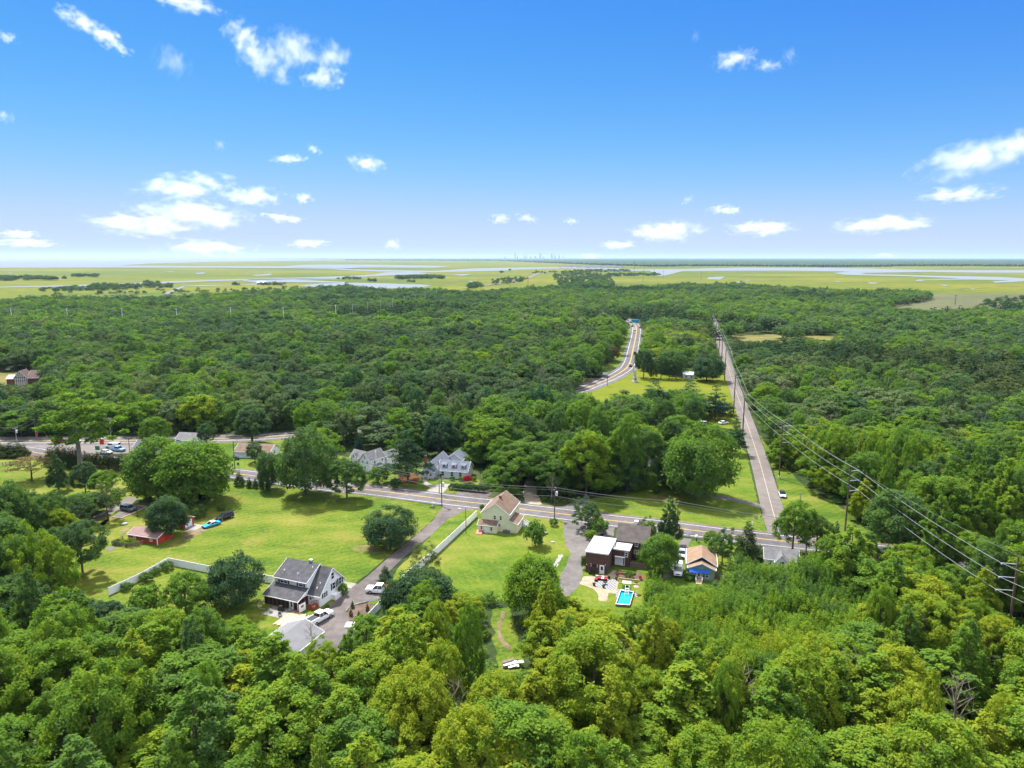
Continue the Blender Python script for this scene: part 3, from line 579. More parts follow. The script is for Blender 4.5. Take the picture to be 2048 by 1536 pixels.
def limb_mesh(name, rng, h, r0, clumps, nl, m, spread=0.75, start=0.35):
    mb = MB(); tip = (rng.normal() * 0.25, rng.normal() * 0.25, h * 0.86)
    mb.tube([(0, 0, -0.3), (0, 0, 0.25), (tip[0] * 0.3, tip[1] * 0.3, h * 0.35), tip], [r0 * 1.5, r0, r0 * 0.75, r0 * 0.15], 6, cap=False)
    ids = rng.choice(len(clumps), min(nl, len(clumps)), replace=False)
    for i in ids:
        c = clumps[i]; z0 = min(c[2] * 0.75, h * (start + 0.35 * rng.random())); f = z0 / h
        b = Vector((tip[0] * f, tip[1] * f, z0)); e = Vector(c[:3]) * 0.96; e.z = c[2]
        mid = b.lerp(e, 0.5) + Vector((0, 0, -0.08 * (e - b).length))
        mb.tube([b, mid, e], [r0 * 0.42, r0 * 0.28, r0 * 0.06], 4, cap=False)
    return mb.mesh(name, m)
rs = lambda s: np.random.default_rng(s)
PROTO = {}     # kind -> list of (crown mesh, trunk mesh, R, H)
def proto(kind, crown, trunk, Rr, H): PROTO.setdefault(kind, []).append((crown, trunk, Rr, H))
for s in range(6):       # broadleaf, rounded, near
    g = rs(10 + s); Rr = 4.6; H = 13.0
    cl = round_crown(g, Rr, 2.8, H, 120, rc=(0.11, 0.22), lump=0.42, squash=0.85, inner=0.4)
    proto('broadleaf', leaf_mesh('crown', cl, 175, 0.30, g, M_leaf), limb_mesh('trunk', g, H, 0.26, cl, 9, M_bark), Rr, H)
for s in range(5):       # taller, pointed broadleaf (sweetgum-like)
    g = rs(30 + s); Rr = 3.3; H = 15.0
    cl = cone_crown(g, Rr, 2.6, H - 0.3, 110, rc=(0.13, 0.24), pw=0.62, squash=1.15, jit=0.25)
    proto('tall', leaf_mesh('crown', cl, 190, 0.28, g, M_leaf), limb_mesh('trunk', g, H, 0.22, cl, 8, M_bark), Rr, H)
for s in range(3):       # big old shade tree
    g = rs(50 + s); Rr = 7.0; H = 17.0
    cl = round_crown(g, Rr, 2.2, H, 110, rc=(0.13, 0.24), lump=0.35, inner=0.3)
    proto('shade', leaf_mesh('crown', cl, 130, 0.52, g, M_leaf), limb_mesh('trunk', g, H, 0.42, cl, 14, M_bark), Rr, H)
for s in range(3):       # bushy tree, leafy to the ground
    g = rs(60 + s); Rr = 4.8; H = 9.0
    cl = round_crown(g, Rr, 0.1, H, 120, rc=(0.17, 0.30), lump=0.22, inner=0.5)
    proto('bushy', leaf_mesh('crown', cl, 130, 0.36, g, M_leaf), limb_mesh('trunk', g, H, 0.24, cl, 8, M_bark), Rr, H)
for s in range(3):       # white pine
    g = rs(70 + s); Rr = 4.6; H = 15.0
    cl = pine_crown(g, Rr, 3.5, H - 0.6, 8)
    proto('pine', leaf_mesh('crown', cl, 62, 0.50, g, M_needle, aspect=0.4, up=0.8), limb_mesh('trunk', g, H, 0.24, cl, 14, M_bark, start=0.2), Rr, H)
for s in range(3):       # red cedar / dark conical
    g = rs(80 + s); Rr = 2.5; H = 10.0
    cl = cone_crown(g, Rr, 0.9, H - 0.3, 60, rc=(0.2, 0.34), pw=0.75, squash=1.2)
    proto('cedar', leaf_mesh('crown', cl, 85, 0.34, g, M_needle, aspect=0.5, up=0.7), limb_mesh('trunk', g, H, 0.16, cl, 5, M_bark), Rr, H)
for s in range(3):       # scrub / hazy open-crowned pitch pine
    g = rs(90 + s); Rr = 3.2; H = 11.0
    cl = round_crown(g, Rr, 2.5, H, 48, rc=(0.16, 0.27), lump=0.4, squash=0.8, top=1.1)
    proto('scrubpine', leaf_mesh('crown', cl, 80, 0.36, g, M_needle, aspect=0.35, up=0.9), limb_mesh('trunk', g, H, 0.16, cl, 8, M_bark), Rr, H)
for s in range(3):       # shrub
    g = rs(100 + s); Rr = 1.5; H = 2.1
    cl = round_crown(g, Rr, 0.05, H, 26, rc=(0.24, 0.38), lump=0.25)
    proto('shrub', leaf_mesh('crown', cl, 60, 0.26, g, M_leaf), limb_mesh('trunk', g, H, 0.05, cl, 6, M_bark), Rr, H)
g = rs(110); cl = []
for i in range(46):      # mimosa: umbrella
    a = i * 2.39996; q = 4.6 * math.sqrt((i + 0.5) / 46); cl.append((q * math.cos(a), q * math.sin(a), 6.2 - 0.10 * q * q + g.normal() * 0.25, 0.95, 0.32))
proto('mimosa', leaf_mesh('crown', cl, 80, 0.36, g, M_bloom, up=1.2), limb_mesh('trunk', g, 6.4, 0.2, cl, 10, M_bark, start=0.3), 5.2, 6.6)
g = rs(111); cl = round_crown(g, 4.6, 6.2, 19.0, 70, rc=(0.15, 0.26), lump=0.4, inner=0.5)
mb = MB(); mb.tube([(0, 0, -0.3), (0, 0, 3), (0.2, 0.1, 8.0), (0.4, 0, 16)], [0.45, 0.34, 0.28, 0.08], 8, cap=False)
for c in cl[::5]: mb.tube([(0.15, 0.05, 6.5 + 0.3 * (c[2] - 6.5)), Vector(c[:3])], [0.15, 0.03], 5, cap=False)
proto('sycamore', leaf_mesh('crown', cl, 90, 0.5, g, M_leaf), mb.mesh('trunk', M_bark_pale), 4.6, 19.0)
g = rs(112); mb = MB()   # leafless tree
mb.tube([(0, 0, -0.3), (0.1, 0, 3), (0.3, 0.1, 6.5), (0.2, 0.1, 9.5)], [0.2, 0.15, 0.09, 0.02], 5, cap=False)
for i in range(16):
    z = 2.6 + 5.8 * i / 16; a = i * 2.4; L = 3.6 - 2.4 * i / 16; e = Vector((L * 0.8 * math.cos(a), L * 0.8 * math.sin(a), z + L * 0.9)); b = Vector((0.03 * z, 0, z)); k = b.lerp(e, 0.55)
    mb.tube([b, k, e], [0.06, 0.045, 0.012], 4, cap=False)
    for j in range(3):
        mb.tube([k.lerp(e, 0.3 * j), k.lerp(e, 0.3 * j) + Vector((math.cos(a + j * 2.1) * 0.9, math.sin(a + j * 2.1) * 0.9, 0.9))], [0.03, 0.008], 3, cap=False)
M_twig = mat('dead_twigs', (0.24, 0.2, 0.16), 0.95)
BARE = mb.mesh('branches', M_twig)
# ------------------------------------------------------------------ low-detail trees for the forest beyond
FARCOL = bpy.data.collections.new('forest_kinds')      # never linked: instance sources of the forest object
def joined(name, crown, trunk_r, H, m=None):
    o = bpy.data.objects.new(name, crown); FARCOL.objects.link(o); return o
FAR_KINDS = []
def far_proto(kind, me, Rr, H): FAR_KINDS.append((kind, Rr, H)); joined('tree_%03d' % len(FAR_KINDS), me, 0, H)
def with_trunk(me, r, h):
    bm = bmesh.new(); bm.from_mesh(me); n0 = len(bm.faces)
    vs = []
    for z, q in ((-0.3, r), (h, r * 0.5)):
        vs.append([bm.verts.new((q * math.cos(a), q * math.sin(a), z)) for a in (0, 2.09, 4.19)])
    for k in range(3):
        f = bm.faces.new((vs[0][k], vs[0][(k + 1) % 3], vs[1][(k + 1) % 3], vs[1][k])); f.material_index = 1
    bm.to_mesh(me); bm.free(); me.materials.append(M_bark); return me
for s in range(5):
    g = rs(200 + s); cl = round_crown(g, 4.6, 2.6, 12.5, 44, rc=(0.20, 0.32), lump=0.25)
    far_proto('mid_broad', with_trunk(leaf_mesh('m', cl, 100, 0.52, g, M_oak if s in (1, 3) else M_leaf, dome=0.8), 0.25, 8), 4.6, 12.5)
for s in range(2):
    g = rs(210 + s); cl = pine_crown(g, 3.8, 4.5, 12.5, 6)
    far_proto('mid_pine', with_trunk(leaf_mesh('m', cl, 20, 0.7, g, M_needle, aspect=0.45, up=0.8), 0.2, 11), 3.8, 12.8)
for s in range(2):
    g = rs(215 + s); cl = round_crown(g, 3.0, 2.5, 11.0, 26, rc=(0.18, 0.3), lump=0.4, top=1.1)
    far_proto('mid_scrub', with_trunk(leaf_mesh('m', cl, 44, 0.6, g, M_needle, aspect=0.4, up=0.9), 0.15, 8), 3.0, 11.0)
for s in range(4):
    g = rs(220 + s); cl = round_crown(g, 4.8, 2.0, 12.0, 26, rc=(0.24, 0.36), lump=0.2)
    far_proto('far_broad', leaf_mesh('m', cl, 28, 1.05, g, M_oak if s == 1 else M_leaf, dome=0.9), 4.8, 12.0)
for s in range(2):
    g = rs(225 + s); cl = cone_crown(g, 3.2, 2.0, 12.0, 16, rc=(0.24, 0.4), pw=0.6)
    far_proto('far_pine', leaf_mesh('m', cl, 15, 1.2, g, M_needle), 3.2, 12.3)
for s in range(4):       # bamboo: soft mounded plumes
    g = rs(230 + s); cl = []
    for i in range(26):
        a_ = g.random() * 6.28; q = 1.9 * math.sqrt(g.random()); h = 5.6 * (1 - 0.07 * q * q) * (0.75 + 0.35 * g.random())
        for t_ in (0.35, 0.65, 0.88, 1.0): cl.append((q * math.cos(a_) * (0.8 + 0.3 * t_), q * math.sin(a_) * (0.8 + 0.3 * t_), h * t_, 0.62 - 0.34 * t_ * t_, 0.6, 0.3 + 0.7 * g.random() * t_))
    far_proto('bamboo', leaf_mesh('m', cl, 30, 0.40, g, M_leaf, aspect=0.3, up=0.3, dome=0.4), 2.3, 6.0)
for s in range(2):       # undergrowth
    g = rs(240 + s); cl = round_crown(g, 1.9, 0.0, 2.4, 16, rc=(0.26, 0.42), lump=0.3)
    far_proto('bush', leaf_mesh('m', cl, 26, 0.45, g, M_leaf), 1.9, 2.4)
far_proto('bare', BARE.copy(), 3.6, 9.5)
KIDX = {}
for i, (k, _, _) in enumerate(FAR_KINDS): KIDX.setdefault(k, []).append(i)
def scatter_object(name, pts, label=None, cat=None):
    """pts: list of (x, y, z, proto index, rotation, sx, sz, hue). One object; geometry nodes put a tree on every point."""
    A = np.array(pts, float); n = len(A)
    me = bpy.data.meshes.new(name); me.vertices.add(n); me.vertices.foreach_set('co', A[:, :3].astype(np.float32).ravel())
    for nm, tp, colm in (('pidx', 'INT', 3), ('rotz', 'FLOAT', 4), ('sxy', 'FLOAT', 5), ('sz', 'FLOAT', 6), ('leaf_hue', 'FLOAT', 7)):
        a = me.attributes.new(nm, tp, 'POINT'); a.data.foreach_set('value', A[:, colm].astype(np.int32 if tp == 'INT' else np.float32))
    me.update()
    o = bpy.data.objects.new(name, me); COL.objects.link(o); o['kind'] = 'stuff'
    if label: o['label'] = label
    if cat: o['category'] = cat
    ng = bpy.data.node_groups.new(name + '_nodes', 'GeometryNodeTree')
    ng.interface.new_socket('Geometry', in_out='INPUT', socket_type='NodeSocketGeometry'); ng.interface.new_socket('Geometry', in_out='OUTPUT', socket_type='NodeSocketGeometry')
    N = ng.nodes; L = ng.links
    gi = N.new('NodeGroupInput'); go = N.new('NodeGroupOutput'); ip = N.new('GeometryNodeInstanceOnPoints'); ci = N.new('GeometryNodeCollectionInfo')
    ci.inputs['Collection'].default_value = FARCOL; ci.inputs['Separate Children'].default_value = True; ci.inputs['Reset Children'].default_value = True
    def named(nm, tp):
        q = N.new('GeometryNodeInputNamedAttribute'); q.data_type = tp; q.inputs['Name'].default_value = nm; return q.outputs['Attribute']
    cr = N.new('ShaderNodeCombineXYZ'); L.new(named('rotz', 'FLOAT'), cr.inputs[2])
    er = N.new('FunctionNodeEulerToRotation'); L.new(cr.outputs[0], er.inputs[0])
    cs = N.new('ShaderNodeCombineXYZ'); sx = named('sxy', 'FLOAT'); L.new(sx, cs.inputs[0]); L.new(sx, cs.inputs[1]); L.new(named('sz', 'FLOAT'), cs.inputs[2])
    L.new(gi.outputs[0], ip.inputs['Points']); L.new(ci.outputs[0], ip.inputs['Instance']); ip.inputs['Pick Instance'].default_value = True
    L.new(named('pidx', 'INT'), ip.inputs['Instance Index']); L.new(er.outputs[0], ip.inputs['Rotation']); L.new(cs.outputs[0], ip.inputs['Scale'])
    L.new(ip.outputs[0], go.inputs[0])
    md = o.modifiers.new('scatter', 'NODES'); md.node_group = ng
    return o
NAME = {'bushy': 'broadleaf_tree', 'broadleaf': 'broadleaf_tree', 'tall': 'broadleaf_tree', 'shade': 'shade_tree', 'pine': 'pine_tree', 'cedar': 'cedar_tree', 'scrubpine': 'pine_tree', 'shrub': 'shrub', 'mimosa': 'mimosa_tree', 'sycamore': 'sycamore_tree'}
CAT = {'bushy': 'tree', 'broadleaf': 'tree', 'tall': 'tree', 'shade': 'tree', 'pine': 'pine tree', 'cedar': 'cedar tree', 'scrubpine': 'pine tree', 'shrub': 'shrub', 'mimosa': 'tree', 'sycamore': 'tree'}
TREES = []          # (x, y, radius, height) of every tree set by hand, kept clear by the wood
_tr = random.Random(5)
def tree(kind, x, y, h, r, hue, label, group=None, z=0.0, var=None, name=None, m=None):
    """One tree: an empty at its foot with trunk and crown."""
    P = PROTO[kind]; cm, tm, pr, ph = P[_tr.randrange(len(P)) if var is None else var % len(P)]
    t = thing(name or NAME[kind], label, CAT[kind], (x, y, z), _tr.uniform(0, 6.28), group)
    s = (r / pr, r / pr, h / ph)
    if m is not None:
        cm = cm.copy(); cm.materials.clear(); cm.materials.append(m)
    k = part('trunk' if kind != 'shrub' else 'stem', tm, t, sc=s); c = part('crown' if kind != 'shrub' else 'foliage', cm, t, sc=s); c['leaf_hue'] = float(hue)
    TREES.append((x, y, r, h)); return t
def tree_px(kind, px, py, top, wpx, hue, label, **k):
    """Tree whose foot is seen at px, py, its top at height 'top' px and its crown wpx pixels wide."""
    p = G(px, py); d = p.y * CP + CAMH * SP
    r = wpx / 2 * d / FPX
    # height so that the crown top (a bit towards the camera) projects to 'top'
    lo, hi = 0.3, 60
    for _ in range(40):
        h = (lo + hi) / 2
        if PX((p.x, p.y, h))[1] > top: lo = h
        else: hi = h
    return tree(kind, p.x, p.y, h, r, hue, label, **k)
ORD = ['first', 'second', 'third', 'fourth', 'fifth', 'sixth', 'seventh', 'eighth', 'ninth', 'tenth', 'eleventh', 'twelfth']
# ------------------------------------------------------------------ trees that stand out in the photograph, one by one
T = tree_px
T('sycamore', 162, 940, 796, 122, 0.66, 'tall sycamore with thick pale bare trunk beside the dark hedge')
T('mimosa', 64, 962, 913, 88, 0.6, 'low spreading mimosa tree with pinkish blooms on the left lawn')
T('tall', 118, 982, 905, 42, 0.28, 'slim blue-green tree right of the pink mimosa tree')
T('broadleaf', 172, 990, 925, 50, 0.2, 'grey-green tree in front of the sycamore trunk')
T('broadleaf', 205, 995, 945, 50, 0.62, 'yellow-green tree right of the grey-green one below the sycamore')
T('bushy', 392, 1006, 884, 150, 0.60, 'largest spreading green shade tree at the left edge of the main lawn')
T('bushy', 318, 1002, 880, 118, 0.52, 'big shade tree touching the largest lawn-edge tree on its left')
T('bushy', 336, 1072, 997, 78, 0.22, 'dark green tree right behind the red shed')
T('scrubpine', 217, 1040, 974, 58, 0.55, 'dark feathery pine in front of the parked grey car')
T('broadleaf', 126, 1092, 1018, 52, 0.9, 'yellow-green tree left of the red shed')
T('scrubpine', 158, 1062, 1000, 46, 0.4, 'dusky pine behind the yellow-green tree on the left')
T('broadleaf', 166, 1152, 1046, 86, 0.30, 'round grey-green tree at the lower left corner of the main lawn')
T('broadleaf', 116, 1150, 1056, 66, 0.33, 'dark tree touching the round grey-green tree on its left')
T('bushy', 776, 1092, 1025, 96, 0.20, 'dark bushy tree alone in the main lawn beside the driveway')
T('bushy', 464, 1212, 1117, 104, 0.17, 'dark round tree left of the white house with the screened porch')
T('bushy', 612, 990, 866, 104, 0.36, 'large grey-green tree between the lawn and the main road')
T('bushy', 538, 980, 905, 48, 0.30, 'smaller tree on the left flank of the large roadside tree')
T('broadleaf', 694, 1000, 919, 78, 0.38, 'open crowned apple-like tree on the lawn by the road')
T('pine', 816, 964, 862, 84, 0.35, 'tall pine on the red needle bed left of the grey dormer house')
T('shrub', 756, 966, 930, 36, 0.45, 'rounded green bush left of the pine needle bed')
T('shrub', 790, 976, 954, 24, 0.2, 'dark round shrub below the pine needle bed')
T('bushy', 848, 1246, 1142, 122, 0.18, 'dark dense tree below the white fence on the right of the driveway')
T('bushy', 800, 1243, 1160, 74, 0.14, 'dark vine-covered tree right of the mulch bed hiding the fence')
T('cedar', 771, 1172, 1130, 36, 0.40, 'small conifer behind the white pickup truck')
T('scrubpine', 853, 1158, 1094, 56, 0.6, 'thin airy tree leaning over the white driveway fence')
T('bushy', 1066, 1236, 1117, 116, 0.72, 'big bright green tree at the bottom of the yellow house lawn')
T('shrub', 1071, 1092, 1038, 44, 0.48, 'leafy bush on the lawn right of the yellow house')
T('broadleaf', 1176, 1058, 1008, 54, 0.28, 'small dark tree by the road left of the brown house')
T('shrub', 1197, 1068, 1034, 38, 0.5, 'green bush beside the small dark roadside tree')
T('shrub', 1183, 1078, 1060, 26, 0.66, 'pale flowering shrub left of the white flat roof')
T('tall', 1338, 1090, 990, 46, 0.3, 'tall narrow evergreen beside the main road behind the brown house')
T('bushy', 1320, 1146, 1072, 76, 0.58, 'large green tree between the brown house and the bungalow')
T('broadleaf', 1294, 1092, 1044, 36, 0.62, 'green tree behind the brown house roof on its right')
T('cedar', 1493, 1116, 1038, 52, 0.52, 'dark cone-shaped tree at the road junction')
T('broadleaf', 1444, 1130, 1068, 48, 0.42, 'leafy tree right of the tan-roofed bungalow')
T('broadleaf', 1422, 1098, 1062, 34, 0.66, 'yellowish young tree behind the bungalow roof')
T('pine', 1470, 908, 836, 50, 0.25, 'lone pine on the grass beside the side road')
T('pine', 1308, 842, 764, 88, 0.05, 'dark pine, left one of three below the mown field')
T('pine', 1378, 838, 764, 80, 0.05, 'dark pine, middle one of three below the mown field')
T('pine', 1430, 838, 771, 62, 0.08, 'dark pine nearest the side road, right one of three')
T('bushy', 1392, 998, 866, 128, 0.55, 'broad green shade tree on the lawn by the side road')
T('bushy', 1413, 762, 712, 58, 0.18, 'dark round tree on the mown field near the side road')
T('broadleaf', 1287, 756, 700, 36, 0.22, 'dark tree at the left end of the mown field tree row')
T('shrub', 1307, 757, 733, 18, 0.8, 'yellow-green sapling in the tree row behind the mown field')
for i, (x, w) in enumerate(((1322, 26), (1338, 24), (1352, 26))): T('broadleaf', x, 758, 712 + 6 * (i % 2), w + 4, 0.34, 'green tree in the row behind the mown field, %s of three' % ('left', 'middle', 'right')[i], group='tree row behind the mown field')
T('shrub', 1200, 753, 728, 26, 0.4, 'rounded tree beside the gravel pull-off on the curving highway')
T('broadleaf', 1226, 722, 692, 24, 0.5, 'rust-brown tree beside the curving highway', m=M_rust)
T('shrub', 295, 1234, 1168, 66, 0.56, 'leafy tree inside the white corner fence', name='broadleaf_tree')
T('broadleaf', 374, 1250, 1150, 92, 0.58, 'tree with olive and green leaves right of the corner fence yard')
T('broadleaf', 310, 905, 838, 52, 0.62, 'pale green tree behind the grey roof by the asphalt lot')
T('broadleaf', 413, 890, 848, 34, 0.25, 'small dark tree by the grey roof at the highway')
T('shade', 505, 888, 812, 78, 0.24, 'dark spreading tree behind the brown-roofed ranch house')
T('broadleaf', 510, 925, 884, 34, 0.34, 'round tree in front of the ranch house')
T('cedar', 717, 905, 867, 22, 0.02, 'blue spruce behind the white gabled house')
T('shade', 878, 912, 828, 78, 0.12, 'dark green tree behind the grey dormer house on its left')
T('cedar', 1669, 1112, 1038, 26, 0.22, 'narrow dark cypress below the tall brown power pole')
T('broadleaf', 1584, 1108, 1008, 72, 0.62, 'light green tree hiding the road junction')
T('broadleaf', 1632, 1108, 1030, 60, 0.5, 'twiggy tree right of the road junction')
T('shade', 1790, 1110, 985, 120, 0.4, 'large tree between the power lines and the wood on the right')
T('tall', 1868, 1150, 985, 76, 0.62, 'tall rounded tree in front of the right-hand wood')
T('shrub', 686, 1190, 1166, 18, 0.6, 'round clipped bush at the corner of the white house')
t_ = T('shrub', 935, 966, 949, 18, 0.5, 'bright red shrub in front of the grey dormer house', m=M_redleaf)
for i, (x, y, w) in enumerate(((334, 1140, 24), (311, 1149, 20), (294, 1163, 28), (254, 1180, 22))):
    T('shrub', x, y, y - w * 0.72, w, 0.42, ('olive bush along the white corner fence, %s' % ('nearest the corner', 'second from the corner', 'largest of the row', 'last towards the left end')[i]), group='bushes along the white corner fence')
for i, x in enumerate((499, 511.5, 524, 536.5)):
    T('cedar', x, 975.5 + i * 0.8, 953 + i, 13, 0.3, 'small cone-shaped evergreen by the road, %s from the left' % ('first', 'second', 'third', 'fourth')[i], group='small evergreens in a row by the road')
T('cedar', 479, 972, 941, 22, 0.42, 'taller dark cedar left of the four small evergreens')
hedge = []
for i in range(9): hedge.append((100 + i * 7.2, 931 + i * 0.7, 892 - 4 * (i in (2, 3, 4)), 25))
for i in range(16): hedge.append((171 + i * 8.3, 931 + i * 0.9, 903 + i * 0.6 - 3 * (i % 3 == 0), 25))
for i in range(6): hedge.append((2 + i * 9.5, 914 + i * 0.2, 884 + 3 * (i % 2), 28))
for i, (x, y, tp, w) in enumerate(hedge):
    T('cedar', x, y, tp, w, 0.5 + 0.3 * _tr.random(), ('dark arborvitae in the tall hedge below the asphalt lot, number %d from left' % (i + 1)) if i < 25 else 'dark evergreen in the roadside clump at the left edge, %s from left' % ORD[i - 25], group='arborvitae hedge trees' if i < 25 else 'evergreen clump at the left edge')
for i in range(10):
    x = 905 + i * 7; T('shrub', x, 979 + i * 0.6, 966 + i * 0.3, 14, 0.25, 'dark green shrub of the hedge behind the parking pad, %s from left' % ORD[i], group='hedge shrubs by the parking pad')
for i, (x, y) in enumerate(((860, 952), (905, 961), (880, 955), (948, 962), (922, 962))):
    T('shrub', x, y, y - 9, 11, 0.3 + 0.1 * i, 'low foundation shrub along the grey dormer house, %s' % ('far left', 'by the middle window', 'left of the middle window', 'far right', 'right of the red shrub path')[i], group='foundation shrubs of the dormer house')
for i, (x, y) in enumerate(((705, 1216), (702, 1232), (718, 1236), (735, 1222))):
    T('cedar', x, y, y - 16, 9, 0.45, 'young conifer in the mulch bed, %s' % ('uppermost', 'lower left', 'lowest', 'right')[i], group='young conifers in the mulch bed')
for x, y, tp, w, lb in ((1107, 1052, 1036, 16, 'small round bush by the pole at the gravel lot entrance'), (964, 1020, 1008, 10, 'small dark bush at the road corner of the yellow house'), (1168, 1138, 1108, 14, 'green climbing shrub at the corner of the brown house'), (1258, 1155, 1142, 16, 'leafy plant in the terraced garden bed'), (1380, 1158, 1146, 26, 'leafy shrubs under the bungalow window'), (1286, 1130, 1100, 26, 'overgrown bush beside the brown house side door'), (655, 1216, 1208, 8, 'low plant at the deck of the white house'), (443, 1021, 1008, 16, 'leafy sapling by the dirt track on the lawn'), (396, 1034, 1010, 34, 'bushy tree behind the small garage with white door')):
    T('shrub', x, y, tp, w, 0.45, lb)
def bare_px(px, py, top, label):
    p = G(px, py); lo, hi = 1, 40
    for _ in range(30):
        h = (lo + hi) / 2
        if PX((p.x, p.y, h))[1] > top: lo = h
        else: hi = h
    t = thing('bare_tree', label, 'tree', p, _tr.random() * 6); part('branches', BARE, t, sc=(h / 9.5,) * 3); TREES.append((p.x, p.y, 1.5, h))
bare_px(622, 1300, 1240, 'leafless grey tree in front of the grey garage roof')
bare_px(1612, 1112, 1040, 'leafless twiggy tree at the road junction')
bare_px(1742, 1180, 1105, 'dead pale tree trunk in the wood below the power lines')
bare_px(1103, 1003, 950, 'bare branched tree by the sandy track entrance')
for x, y, tp, lb in ((1475, 1480, 1325, 'bare pale limbs above the front wood below the bungalow'), (1690, 1445, 1300, 'bare grey limbs in the front wood right of the bamboo'), (905, 1500, 1350, 'dead grey tree in the front wood at the centre'), (1235, 1430, 1285, 'bare twiggy tree in the front wood below the pool'), (560, 1430, 1300, 'leafless limbs in the front wood below the garage'), (1905, 1500, 1350, 'bare grey tree near the lower right corner')): bare_px(x, y, tp, lb)
T('broadleaf', 492, 1420, 1306, 92, 0.99, 'golden tree with orange tint in the front wood below the garage'); T('broadleaf', 1640, 1440, 1290, 110, 0.93, 'golden green tree in the front wood right of the bamboo')
# ------------------------------------------------------------------ what must stay in sight (photo pixels) and where no tree stands
VIS = [
 [(462, 932), (742, 966), (1040, 999), (1460, 1050), (1525, 1048), (1535, 1078), (1460, 1080), (1142, 1048), (880, 1012), (742, 994), (462, 960)],
 [(440, 1005), (495, 975), (640, 988), (880, 1008), (960, 1013), (1150, 1038), (1235, 1050), (1230, 1075), (1172, 1140), (1163, 1165), (1140, 1188), (1118, 1168), (1060, 1140), (1010, 1160), (940, 1190), (880, 1170), (830, 1140), (800, 1150), (808, 1188), (760, 1202), (730, 1232), (700, 1240), (655, 1265), (610, 1288), (568, 1262), (520, 1218), (500, 1218), (440, 1232), (415, 1212), (400, 1180), (350, 1182), (250, 1206), (215, 1194), (165, 1168), (182, 1120), (215, 1110), (240, 1085), (250, 1060), (300, 1030), (300, 1010), (220, 1040), (178, 1052), (176, 1042), (255, 988), (290, 1010), (320, 1060), (370, 1070), (375, 1040)],
 [(690, 950), (690, 895), (762, 885), (770, 930), (750, 950), (835, 965), (838, 922), (868, 898), (908, 905), (956, 928), (960, 962), (985, 985), (940, 1000), (840, 985)],
 [(455, 930), (462, 884), (560, 880), (562, 910), (520, 930)], [(430, 915), (440, 880), (470, 876), (560, 876), (560, 884), (470, 890)],
 [(-50, 874), (300, 876), (420, 870), (560, 864), (560, 880), (425, 884), (345, 888), (300, 905), (165, 907), (95, 913), (60, 916), (-50, 906)],
 [(0, 930), (55, 918), (130, 928), (175, 936), (300, 946), (260, 968), (130, 985), (40, 985), (0, 982)],
 [(1150, 781), (1195, 757), (1213, 735), (1240, 700), (1252, 690), (1256, 664), (1260, 640), (1268, 636), (1280, 658), (1278, 700), (1271, 712), (1276, 745), (1390, 757), (1447, 745), (1436, 700), (1430, 670), (1440, 667), (1455, 700), (1475, 750), (1452, 775), (1395, 770), (1290, 776), (1215, 806), (1180, 795)],
 [(1432, 670), (1440, 667), (1472, 752), (1500, 825), (1550, 930), (1600, 962), (1690, 1030), (1702, 1068), (1640, 1045), (1606, 1050), (1570, 1035), (1535, 1066), (1500, 1002), (1470, 990), (1458, 930), (1466, 895), (1495, 902), (1478, 835), (1450, 752)],
 [(1200, 1008), (1300, 1003), (1360, 988), (1430, 1000), (1458, 930), (1490, 905), (1520, 1000), (1530, 1060), (1440, 1050), (1210, 1030)],
 [(1163, 1168), (1168, 1075), (1215, 1045), (1285, 1050), (1280, 1100), (1276, 1150), (1282, 1170), (1278, 1226), (1228, 1224), (1192, 1202)],
 [(1338, 1160), (1336, 1130), (1348, 1075), (1400, 1080), (1436, 1095), (1436, 1160), (1370, 1166)], [(1528, 1104), (1570, 1097), (1578, 1106), (1545, 1112)],
 [(1466, 668), (1560, 669), (1560, 680), (1480, 681)], [(1600, 671), (1680, 672), (1680, 678), (1605, 679)], [(1556, 680), (1572, 680), (1572, 687), (1560, 687)],
 [(-50, 742), (30, 742), (80, 745), (80, 760), (56, 766), (40, 766), (-50, 762)], [(984, 1214), (1026, 1214), (1022, 1262), (1044, 1298), (1048, 1342), (994, 1342), (1000, 1304), (980, 1262)],
 [(1358, 738), (1390, 738), (1390, 757), (1358, 757)], [(562, 1235), (650, 1235), (645, 1285), (575, 1285)], [(1048, 945), (1062, 900), (1075, 1008), (1045, 1008)], [(1290, 910), (1312, 910), (1312, 938), (1290, 938)], [(1400, 835), (1462, 835), (1462, 862), (1400, 862)], [(1000, 1318), (1042, 1318), (1042, 1338), (1000, 1338)], [(290, 880), (420, 872), (420, 892), (300, 905)], [(500, 1225), (560, 1180), (600, 1240), (560, 1250)],
]
CLOSED = [LAWN_MAIN] + [[(1165, 1003), (1250, 985), (1335, 985), (1400, 960), (1450, 880), (1470, 880), (1492, 905), (1515, 1000), (1535, 1068), (1190, 1030)], [(1140, 790), (1268, 735), (1275, 715), (1280, 755), (1448, 757), (1465, 775), (1480, 830), (1250, 815)], [(430, 878), (560, 878), (620, 900), (640, 955), (520, 943), (420, 905)], [(680, 905), (770, 905), (960, 935), (985, 985), (800, 975), (650, 962)], [(-160, 873), (440, 868), (440, 886), (300, 945), (95, 935), (-160, 930)], [(-100, 918), (110, 920), (300, 942), (280, 965), (120, 985), (-100, 985)], [(905, 1022), (1250, 1040), (1350, 1070), (1450, 1080), (1440, 1180), (1340, 1170), (1282, 1250), (1180, 1250), (1085, 1205), (1000, 1196), (900, 1185), (810, 1190), (757, 1230), (690, 1330), (560, 1330), (560, 1240)], [(1545, 930), (1600, 965), (1690, 1020), (1760, 1075), (1760, 1095), (1560, 1085)], [(1500, 1090), (1600, 1090), (1600, 1150), (1500, 1150)]]
